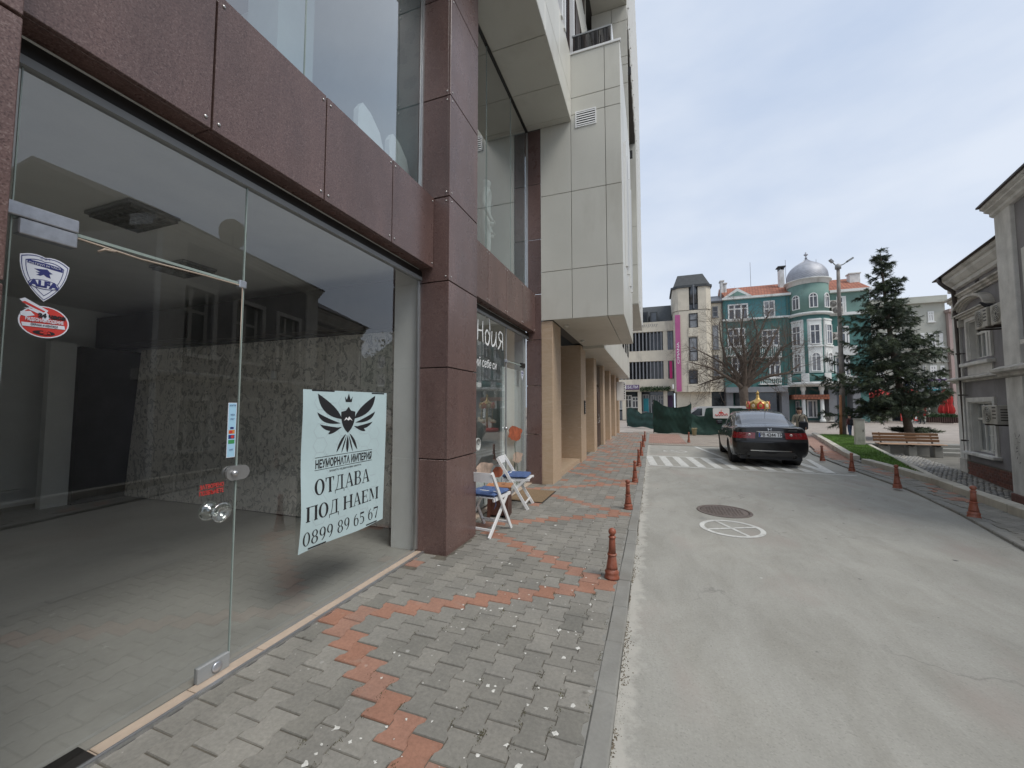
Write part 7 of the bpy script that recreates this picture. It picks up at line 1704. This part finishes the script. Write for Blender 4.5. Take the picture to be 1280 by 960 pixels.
# ================================================================== STREET FURNITURE ON THE PLAZA
lp = thing('street_lamp', 'tall weathered lamp post with two lamp heads on short arms beside the lawn', 'street lamp', (9.52, 25.74, 0))
lt_ = V3(atY(1047.5, 334, 25.74)); lb_ = V3(atY(1054.5, 546, 25.74))
MT['post'] = M('weathered_post', (.24, .22, .20), .8, .2, 3, 20, dirt=(.12, .085, .06), dscale=2)
MB().tube([lb_, lb_.lerp(lt_, .3), lb_.lerp(lt_, .7), lt_], [.135, .115, .095, .075], 12).build('pole', 'post', lp)
MB().lathe([(.14, -.05), (.14, .12), (.09, .2), (.03, .24)], cx=lt_.x, cy=lt_.y, cz=lt_.z-.05, n=12).build('pole_cap', 'grey_alu', lp)
for (u, v), w in (((1037, 324.5), 1), ((1066, 322.5), 1)):
    e = V3(atY(u, v, 25.74)); d = (e-lt_); a = lt_+d*.35
    MB().tube([lt_+Vector((0, 0, .05)), a+Vector((0, 0, -.02)), e-d*.30], .03, 8).build('arm', 'grey_alu', lp)
    MB().bar(e-d*.38, e, .20, .09, up=(0, 0, 1)).build('lamp_head', 'grey_alu', lp)
wp = thing('wooden_post', 'plain brown wooden post leaning close against the lamp post', 'post', tuple(atY(1051.5, 546, 25.5)))
MB().tube([V3(atY(1051.3, 546, 25.5)), V3(atY(1050.6, 494, 25.5))], [.07, .06], 8).build('shaft', 'stool_top', wp)
cb_ = thing('utility_cabinet', 'pale grey utility cabinet standing on the lawn edge near the bench', 'cabinet', (7.55, 19.0, .05), R(-12))
MB().bbox(-.155, .155, -.11, .11, .0, 1.0, b=.01).build('body', 'ac', cb_, world=False); MB().bbox(-.17, .17, -.125, .125, 1.0, 1.04, b=.008).build('lid', 'kerb', cb_, world=False)
dr_ = MB().bbox(-.13, .13, -.116, -.1105, .22, .96, b=.003).build('door', 'ac', cb_, world=False); MB().bbox(.08, .1, -.125, -.117, .55, .63, b=.003).build('lock', 'black_metal', dr_, world=False)
MT['bench_wood'] = M('varnished_bench_slat', (.20, .10, .045), .5, .25, 3, 20, stretch=(1, 8, 8)); MT['bench_edge'] = M('pale_bench_edge', (.52, .33, .21), .5, .15, 3)
bn = thing('bench', 'wooden slatted bench with backrest standing against the low retaining wall', 'bench', (9.18, 19.25, -.3))
x0, x1 = 8.18, 10.16
for k in range(4): MB().bbox(x0, x1, 19.02+.105*k, 19.11+.105*k, .13, .165, b=.008).build('seat_slat', 'bench_wood' if k else 'bench_edge', bn)
for k in range(3): MB().bbox(x0-.02, x1, 19.46+.03*k, 19.49+.03*k, .22+.115*k, .32+.115*k, b=.008).build('back_slat', 'bench_wood', bn)
for x in (8.4, 9.2, 9.95):
    MB().box(x-.03, x+.03, 19.05, 19.45, .07, .128).bar((x, 19.44, .08), (x, 19.60, .56), .05, .03, up=(1, 0, 0)).build('bracket', 'black_metal', bn)
    MB().bbox(x-.12, x+.12, 19.12, 19.42, -.33, .07, b=.01).build('leg_block', 'kerb', bn)

# ================================================================== NETTING, VAN, BITS
def net_panel(label, prof, bottom, Y0, Y1, u0, u1, seed):
    """prof: (u, v) along the top edge; sheet sags and wrinkles between the posts"""
    t = thing('netting_fence', label, 'netting', tuple(atY((u0+u1)/2, bottom, (Y0+Y1)/2)), 0, 'green construction netting')
    r = np.random.RandomState(seed); nx, nz_ = 46, 22; vs = []
    ph = r.uniform(0, 6, 8)
    for i in range(nx+1):
        f = i/nx; u = u0+(u1-u0)*f; Y = Y0+(Y1-Y0)*f
        vt = np.interp(u, [p[0] for p in prof], [p[1] for p in prof]); pt = atY(u, vt, Y); zb = -.0+.05*math.sin(f*9+ph[0])
        for j in range(nz_+1):
            g = j/nz_; z = zb+(pt[2]-zb)*g
            w = .035*math.sin(f*9+g*3+ph[1])+.022*math.sin(f*21-g*7+ph[2])*g+.05*math.sin(g*7+f*6+ph[3])*(1-g)+.006*math.sin(f*50+g*17+ph[4])+.12*(1-g)*math.sin(3*f+ph[5])
            vs.append((pt[0]+.03*math.sin(g*14+ph[6]), Y+w, z))
    fs = [(i*(nz_+1)+j, (i+1)*(nz_+1)+j, (i+1)*(nz_+1)+j+1, i*(nz_+1)+j+1) for i in range(nx) for j in range(nz_)]
    MB().add(vs, fs, 0, True).build('sheet', 'net', t)
    for u, Y in ((u0+.4, Y0), (u1-.4, Y1)):
        vt = np.interp(u, [p[0] for p in prof], [p[1] for p in prof]); p = atY(u, vt, Y+.15); MB().tube([(p[0], Y+.15, -.02), (p[0], Y+.15, p[2]+.08)], .025, 6).build('post', 'pipe', t)
    return t
nA = net_panel('low slack green netting farthest left, by the end of the arcade', [(783, 512), (787, 509), (795, 512), (801, 517), (808, 515), (817, 516.5)], 534, 32.5, 30.0, 783.5, 817, 1)
nB = net_panel('tall sagging green netting panel in the middle of the fence', [(816, 499.5), (821, 501), (828, 506.5), (836, 509), (846, 509.5), (858, 507.5), (864, 504)], 542, 25.2, 24.5, 816, 863.5, 2)
nC = net_panel('green netting panel on the right, partly covering the white van', [(861, 516), (866, 518), (873, 520.5), (880, 520), (881.2, 511), (884, 509.6), (914, 510), (950, 512)], 544, 24.5, 24.0, 861.5, 945, 3)
ns = thing('notice_board', 'white rounded board with red script hung on the right hand netting', 'notice board', tuple(atY(901.5, 516, 23.75)))
(x0, z1), (x1, z0) = up_(891, 510, 23.75), up_(912, 523, 23.75); w_, h_ = x1-x0, z1-z0; cx, cz = (x0+x1)/2, (z0+z1)/2
MB().prism([(cx+(w_/2-.06)*sx+.06*math.cos(a), cz+(h_/2-.06)*sz+.06*math.sin(a)) for sx, sz, a0 in ((1, 1, 0), (-1, 1, 1.57), (-1, -1, 3.14), (1, -1, 4.71)) for a in (a0, a0+.52, a0+1.05, a0+1.57)], 23.73, 23.76, 'y').build('board', 'white_frame', ns)
q = MB()
P = [(x0+.10+.9*w_*.85*f, 23.722, cz-.12+.05*math.sin(f*30)+.05*f) for f in [k/40 for k in range(41)]]; q.tube(P, .016, 5); q.build('red_script', 'red_print', ns)
MB().prism([(cx-.12, cz-.02), (cx+.12, cz-.02), (cx+.08, cz+.06), (cx+.02, cz+.05), (cx, cz+.22), (cx-.02, cz+.05), (cx-.1, cz+.08)], 23.718, 23.728, 'y').build('red_emblem', 'red_print', ns)
MT['van_white'] = M('white_van_paint', (.66, .67, .67), .3, .05, coat=.6)
vn = thing('white_van', 'white van parked behind the green netting, only its roof and cab showing', 'van', (3.2, 26.3, 0))
MB().prism([(.95, .35), (.95, .82), (1.05, .92), (1.85, 1.02), (2.45, 1.50), (2.65, 1.57), (4.9, 1.60), (5.08, 1.52), (5.12, .9), (5.12, .35)], 25.5, 27.1, 'y').build('body', 'van_white', vn)
MB().prism([(1.98, 1.04), (2.50, 1.46), (2.72, 1.46), (2.72, 1.04)], 25.485, 25.499, 'y').build('cab_window', 'win_dark', vn)
MB().prism([(3.05, 1.05), (3.05, 1.46), (4.8, 1.48), (4.8, 1.05)], 25.485, 25.499, 'y').build('side_window', 'win_dark', vn)
MB().bbox(2.0, 2.12, 25.3, 25.48, 1.02, 1.16, b=.02).build('mirror', 'black_metal', vn)
for x in (1.7, 4.3):
    ty = MB().lathe([(.2, -.1), (.3, -.1), (.31, -.07), (.31, .07), (.3, .1), (.2, .1)], n=24, T=frame_mtx((x, 25.6, .31), (1, 0, 0), (0, 0, 1))).build('tyre', 'rubber', vn)
    MB().lathe([(0, .0), (.2, .0), (.2, .06), (.0, .08)], n=20, T=frame_mtx((x, 25.6, .31), (1, 0, 0), (0, 0, 1))).build('rim', 'rim', ty)
MB().bbox(2.75, 2.95, 25.48, 25.499, .88, .92, b=.005).build('door_handle', 'black_metal', vn)
bk = thing('bucket', 'old yellowish plastic bucket standing in front of the netting behind the lone bollard', 'bucket', tuple(atZ(868, 544)))
MT['bucket'] = M('stained_yellow_plastic', (.42, .37, .22), .6, .2, 6, dirt=(.2, .18, .1))
MB().lathe([(.10, 0), (.14, .36), (.155, .365), (.155, .385), (.135, .385), (.095, .03), (0, .03)], n=20).build('pail', 'bucket', bk, world=False)
MB().tube([(-.145, 0, .36), (-.13, -.08, .42), (0, -.12, .45), (.13, -.08, .42), (.145, 0, .36)], .006, 6).build('handle', 'iron', bk, world=False)
# children's carousel roof behind the car
MT['gold'] = M('gold_paint', (.50, .33, .10), .35, .2, 8, metal=.35); MT['cream_p'] = plain('cream_paint', (.72, .62, .45), .5)
cp = atY(948, 520, 23.); cr_ = thing('carousel', 'small gold and red children carousel with a crown top behind the black car', 'carousel', (cp[0], 23., 0)); cr_.scale = (.8, .8, .97)
MB().lathe([(.95, 0), (.95, .16), (.9, .2), (0, .2)], n=28).build('platform', 'red_print', cr_, world=False)
MB().lathe([(.09, .2), (.09, 1.65)], n=12).build('centre_pole', 'gold', cr_, world=False)
MB().lathe([(.60, 1.66), (.56, 1.80), (.36, 1.90), (.17, 1.98), (.10, 2.06), (.07, 2.22), (0, 2.30)], n=28).build('canopy', 'gold', cr_, world=False)
for k in range(10):
    a = 2*math.pi*k/10; T = Matrix.Rotation(a, 4, 'Z') @ Matrix.Translation((0, -.60, 0))
    MB().prism([(-.17, 1.50), (.17, 1.50), (.18, 1.72), (.10, 1.80), (0, 1.90), (-.10, 1.80), (-.18, 1.72)], -.03, .0, 'y', T=T).build('rounding_board', 'gold' if k % 2 else 'red_print', cr_, world=False)
    MB().lathe([(0, 0), (.10, 0), (.10, .015), (.07, .02), (0, .02)], n=14, T=T @ frame_mtx((0, -.03, 1.66), (1, 0, 0), (0, 0, 1))).build('medallion', 'cream_p' if k % 2 else 'gold', cr_, world=False)
MB().lathe([(.05, 2.24), (.10, 2.30), (.06, 2.37), (.02, 2.42), (0, 2.50)], n=14).build('finial', 'gold', cr_, world=False)
for k in range(4):
    a = 2*math.pi*k/4+.4; x, y = .6*math.cos(a), .6*math.sin(a); MB().lathe([(.02, .2), (.02, 1.6)], cx=x, cy=y, n=8).build('pole', 'gold', cr_, world=False)
    MB().tube([(x-.28, y, .62), (x-.1, y, .66), (x+.12, y, .66), (x+.26, y, .86), (x+.36, y, .84)], [.08, .12, .11, .07, .04], 8).build('horse', 'cream_p', cr_, world=False)

# ================================================================== PEOPLE
def skin_mesh(verts, edges, radii, root=0, sub=2):
    me = bpy.data.meshes.new('sk'); me.from_pydata(verts, edges, []); o = bpy.data.objects.new('sk', me); COL.objects.link(o)
    sk = o.modifiers.new('s', 'SKIN'); sk.use_smooth_shade = True
    for i, v in enumerate(me.skin_vertices[0].data): v.radius = (radii[i] if isinstance(radii[i], tuple) else (radii[i],)*2); v.use_root = (i == root)
    o.modifiers.new('d', 'SUBSURF').levels = sub
    dg = bpy.context.evaluated_depsgraph_get(); r = bpy.data.meshes.new_from_object(o.evaluated_get(dg)); bpy.data.objects.remove(o); return r
def person(name, label, cat, loc, rz, h, mats, stride=0., arms=((.0, .0), (.0, .0)), hair='short', lean=0., shoes='black', group=None, face=True):
    """mats = (skin, top, trousers, hair); arms = forward swing of elbow / wrist for each side"""
    t = thing(name, label, cat, loc, rz, group); k = h/1.75
    J = [(0, 0, .93), (0, .0, 1.08), (0, .0+lean*.5, 1.30), (0, lean, 1.47), (0, lean+.015, 1.545), (0, lean+.02, 1.66)]; Rr = [(.145, .10), (.13, .095), (.155, .105), .052, .082, .088]; E = [(0, 1), (1, 2), (2, 3), (3, 4), (4, 5)]
    for i, s in enumerate((-1, 1)):
        a0, a1 = arms[i]; b = len(J)
        J += [(s*.17, lean*.8, 1.415), (s*.225, lean*.6+a0-.01, 1.14), (s*.225-s*.06*abs(a1), lean*.6+a0+a1+.03, .91+max(0, a1)*.45), (s*.225-s*.08*abs(a1), lean*.6+a0+a1*1.25+.05, .835+max(0, a1)*.55)]
        Rr += [.068, .046, .031, .030]; E += [(2, b), (b, b+1), (b+1, b+2), (b+2, b+3)]
    for s in (-1, 1):
        b = len(J); st_ = stride*s
        J += [(s*.09, 0, .88), (s*.10, st_*.35+.03, .50), (s*.10, st_*.9-.02, .085), (s*.11, st_*.9+.13, .04)]; Rr += [.090, .060, .042, .036]; E += [(0, b), (b, b+1), (b+1, b+2), (b+2, b+3)]
    me = skin_mesh([tuple(c*k for c in p) for p in J], E, [tuple(r*k for r in q) if isinstance(q, tuple) else q*k for q in Rr])
    me.name = name; me.materials.clear()
    for mt in (*mats[:3], shoes): me.materials.append(MT[mt])
    for p in me.polygons:
        c = p.center/k; hand = abs(c.x) > .12 and any((Vector(J[q])-c).length < .06 for q in (9, 13))
        p.material_index = 0 if (c.z > 1.475 or hand) else 1 if (c.z > .96 or abs(c.x) > .165) else 3 if c.z < .10 else 2
    o = link('body', me, t)
    fm = MB()                                                     # fingers: four and a thumb on each hand
    for q in (9, 13):
        c = Vector(J[q]); s = 1 if c.x > 0 else -1
        for f in range(4): y = c.y-.024+.016*f; l = (.055, .066, .068, .058)[3-f]; fm.tube([tuple(k*x for x in (c.x, y, c.z-.015)), tuple(k*x for x in (c.x-s*.004, y, c.z-.015-l*.55)), tuple(k*x for x in (c.x-s*.02, y+.004, c.z-.015-l))], [.0085*k, .0075*k, .006*k], 6)
        fm.tube([tuple(k*x for x in (c.x, c.y+.02, c.z+.02)), tuple(k*x for x in (c.x-s*.012, c.y+.045, c.z-.01)), tuple(k*x for x in (c.x-s*.02, c.y+.05, c.z-.035))], [.0095*k, .0085*k, .007*k], 6)
    fm.build('fingers', mats[0], t, world=False)
    hc = Vector(J[5])*k
    if face:
        q = MB(); ellipsoid(q, (hc.x, hc.y+.088*k, hc.z-.045*k), (.012*k, .018*k, .02*k), 8); q.build('nose', mats[0], t, world=False)
        for s in (-1, 1):
            q = MB(); ellipsoid(q, (hc.x+s*.032*k, hc.y+.078*k, hc.z-.02*k), (.012*k, .008*k, .007*k), 8); q.build('eye', 'black', t, world=False)
            q = MB(); ellipsoid(q, (hc.x+s*.086*k, hc.y, hc.z-.03*k), (.012*k, .02*k, .03*k), 8); q.build('ear', mats[0], t, world=False)
        q = MB(); ellipsoid(q, (hc.x, hc.y+.078*k, hc.z-.085*k), (.024*k, .008*k, .006*k), 8); q.build('mouth', 'red_garment_lip', t, world=False)
    if hair:
        q = MB(); ellipsoid(q, (hc.x, hc.y-.014*k, hc.z+.02*k), (.098*k, .100*k, .092*k), 14)
        if hair == 'long': ellipsoid(q, (hc.x, hc.y-.055*k, hc.z-.10*k), (.105*k, .06*k, .16*k), 12)
        q.build('hair', mats[3], t, world=False)
    return t
MT['red_garment_lip'] = plain('lips', (.35, .12, .1), .5)
MT['hair_dk'] = M('dark_hair', (.02, .014, .012), .7, .3, 40); MT['coat_be'] = M('beige_jacket', (.36, .32, .25), .9, .2, 12); MT['jeans'] = M('blue_jeans', (.07, .11, .19), .9, .25, 14); MT['top_rd'] = M('dull_red_top', (.16, .06, .06), .9, .25, 12)
MT['dark_cl'] = M('dark_clothing', (.022, .024, .03), .9, .3, 10); MT['mannequin'] = M('mannequin_white', (.72, .72, .69), .4, .03)
p = atY(999, 509, 16.4)
p1 = person('person', 'person with dark hair and a pale jacket standing just beyond the black car', 'person', (float(p[0]), 16.4, 0), R(160), 1.56, ('skin', 'coat_be', 'dark_cl', 'hair_dk'), arms=((.02, .2), (.02, .22)), hair='long')
bg_ = thing('shoulder_bag', 'black shoulder bag held by the person beside the black car', 'bag', (float(p[0])+.02, 16.12, .72), R(160))
MB().bbox(-.13, .13, -.05, .05, .06, .34, b=.04).build('bag_body', 'dark_cl', bg_, world=False); MB().tube([(-.14, .0, .34), (-.10, -.08, .52), (.0, -.12, .60), (.10, -.08, .52), (.14, 0, .34)], .012, 6).build('strap', 'dark_cl', bg_, world=False)
c = atZ(1063, 546.5)
p2 = person('person', 'small person in jeans and a dull red top, seen from behind beside the lamp post', 'person', (float(c[0]), float(c[1]), 0), R(20), 1.16, ('skin', 'top_rd', 'jeans', 'hair_dk'), stride=.09, arms=((-.03, .02), (.03, .05)))
bp = thing('backpack', 'dark backpack on the small person by the lamp post', 'backpack', (float(c[0]), float(c[1]), .0), R(20))
MB().bbox(-.12, .12, -.24, -.085, .60, .93, b=.05).build('pack', 'dark_cl', bp, world=False); MB().bbox(-.09, .09, -.275, -.235, .63, .78, b=.02).build('front_pocket', 'dark_cl', bp, world=False)
for s in (-1, 1): MB().tube([(s*.08, -.09, .93), (s*.085, .02, .965), (s*.085, .085, .88), (s*.10, .03, .70), (s*.1, -.09, .64)], .014, 6).build('strap', 'dark_cl', bp, world=False)
c = atZ(1153, 530.5)
p3 = person('person', 'person in dark clothes walking past the café terrace at the far side of the plaza', 'person', (float(c[0]), float(c[1]), 0), R(75), 1.52, ('skin', 'dark_cl', 'dark_cl', 'hair_dk'), stride=.16, arms=((.08, .06), (-.08, .03)))
mn = person('mannequin', 'white shop mannequin standing behind the upper window of the second shop', 'mannequin', (-2.86, 6.5, 3.90), R(-60), 2.0, ('mannequin',)*4, arms=((.03, .05), (-.04, .06)), hair=None, shoes='mannequin', face=False)

# ================================================================== CAFE TERRACE
MT['red_cloth'] = M('red_parasol_cloth', (.46, .035, .03), .8, .12, 2, 20); MT['wood_dk'] = M('dark_planter_wood', (.06, .03, .022), .8, .3, 6)
YC = 49.5
def open_parasol(label, u, v_top, v_edge, half_u, Y):
    p = atY(u, v_top, Y); e = atY(u+half_u, v_edge, Y); r = float(e[0]-p[0]); t = thing('parasol', label, 'parasol', (float(p[0]), Y, 0), 0, 'red parasols of the café')
    zt, ze = float(p[2]), float(e[2]); m = MB(); n = 8; vs = [(0, 0, zt)]+[(r*math.cos(6.2832*k/n+.39), r*math.sin(6.2832*k/n+.39), ze) for k in range(n)]+[(r*math.cos(6.2832*k/n+.39), r*math.sin(6.2832*k/n+.39), ze-.22) for k in range(n)]
    m.add(vs, [(0, 1+k, 1+(k+1) % n) for k in range(n)]+[(1+k, 1+(k+1) % n, 9+(k+1) % n, 9+k) for k in range(n)]).build('canopy', 'red_cloth', t, world=False)
    MB().tube([(0, 0, 0), (0, 0, zt+.1)], .03, 8).build('pole', 'white_frame', t, world=False); MB().bbox(-.3, .3, -.3, .3, 0, .1, b=.02).build('base', 'kerb', t, world=False)
    q = MB()
    for k in range(n): a = 6.2832*k/n+.39; q.tube([(0, 0, ze+.1), (r*.95*math.cos(a), r*.95*math.sin(a), ze+.02)], .012, 4)
    q.build('ribs', 'white_frame', t, world=False)
open_parasol('open red parasol of the café, partly behind the spruce', 1133, 484, 493, 22, YC); open_parasol('open red parasol of the café, left one behind the spruce trunk', 1098, 486, 494, 20, YC+.5)
def shut_parasol(label, u, v0, v1, Y):
    p0, p1_ = atY(u, v0, Y), atY(u, v1, Y); t = thing('parasol', label, 'parasol', (float(p0[0]), Y, 0), 0, 'red parasols of the café'); z1, z0 = float(p0[2]), float(p1_[2]); m = MB(); n = 20; vs = []
    for j in range(9):
        f = j/8; z = z1+(z0-z1)*f; r = (.06, .24, .34, .40, .38, .33, .42, .46, .40)[j]
        for k in range(n): a = 6.2832*k/n; rr = r*(1+.28*math.cos(k*math.pi)*(f**.5)); vs.append((rr*math.cos(a), rr*math.sin(a), z))
    m.add(vs, [(j*n+k, j*n+(k+1) % n, (j+1)*n+(k+1) % n, (j+1)*n+k) for j in range(8) for k in range(n)]).build('folded_canopy', 'red_cloth', t, world=False)
    MB().tube([(0, 0, 0), (0, 0, z1+.15)], .03, 8).build('pole', 'white_frame', t, world=False); MB().bbox(-.3, .3, -.3, .3, 0, .1, b=.02).build('base', 'kerb', t, world=False)
shut_parasol('tall folded red parasol at the right end of the café terrace', 1181.5, 486, 517, YC-1.2); shut_parasol('folded red parasol behind the walking person in dark clothes', 1149, 500, 520, YC)
x0, _ = up_(1158, 520, YC-1.5); x1, _ = up_(1196, 520, YC-1.5); _, zt = up_(1180, 519.5, YC-1.5)
pt_ = thing('planter_fence', 'long dark planter along the front of the café terrace', 'planter', ((x0+x1)/2, YC-1.5, 0))
n = 14
for k in range(n): MB().bbox(x0+(x1-x0)*k/n+.02, x0+(x1-x0)*(k+1)/n-.02, YC-1.75, YC-1.35, .05, zt-.15, b=.015).build('board', 'wood_dk', pt_)
r_ = np.random.RandomState(9); leaf_mass('plants', np.stack([r_.uniform(x0, x1, 1500), YC-1.55+r_.normal(0, .14, 1500), zt-.12+np.abs(r_.normal(0, .13, 1500))], 1), .07, 'hedge', pt_)
for i, (u, l) in enumerate(((1163, 'café table with a pale top beside the walking person'), (1176, 'café table with a pale top near the folded parasol'))):
    p = atZ(u, 526); t = thing('cafe_table', l, 'table', (float(p[0]), 48.6, 0), 0, 'café tables on the terrace'); MB().lathe([(0, .98), (.42, .98), (.42, 1.02), (0, 1.02)], n=20).build('top', 'white_frame', t, world=False); MB().lathe([(.25, 0), (.25, .03), (.04, .06), (.04, .98)], n=12).build('leg', 'black_metal', t, world=False)
def display(name, label, u0, v0, u1, v1, Y, mat, parts):
    (x0, z1), (x1, z0) = up_(u0, v0, Y), up_(u1, v1, Y); t = thing(name, label, 'advertising stand', ((x0+x1)/2, Y, 0)); MB().bbox(x0, x1, Y-.06, Y, z0, z1, b=.01).build('panel', mat, t)
    for a, b, c_, d, mt in parts: MB().box(x0+(x1-x0)*a, x0+(x1-x0)*c_, Y-.068, Y-.061, z0+(z1-z0)*b, z0+(z1-z0)*d).build('print', mt, t)
    MB().box(x0, x1, Y-.2, Y+.2, 0, .06).box((x0+x1)/2-.03, (x0+x1)/2+.03, Y+.001, Y+.04, .06, z0+.1).build('foot', 'grey_alu', t)
display('advertising_banner', 'tall white and blue roll-up banner just right of the spruce trunk', 1135.5, 506, 1140, 527, 46.5, 'white', [(.15, .35, .85, .75, 'plate_blue'), (.1, .85, .9, .92, 'plate_blue')])
display('advertising_board', 'red framed menu board right of the white and blue banner', 1141.5, 513, 1147, 526, 46.8, 'red_print', [(.2, .15, .8, .5, 'white'), (.2, .6, .8, .8, 'magenta')])
display('advertising_board', 'red ice cream board left of the spruce trunk', 1125, 511, 1132, 526, 46.8, 'red_print', [(.15, .3, .85, .7, 'white')])
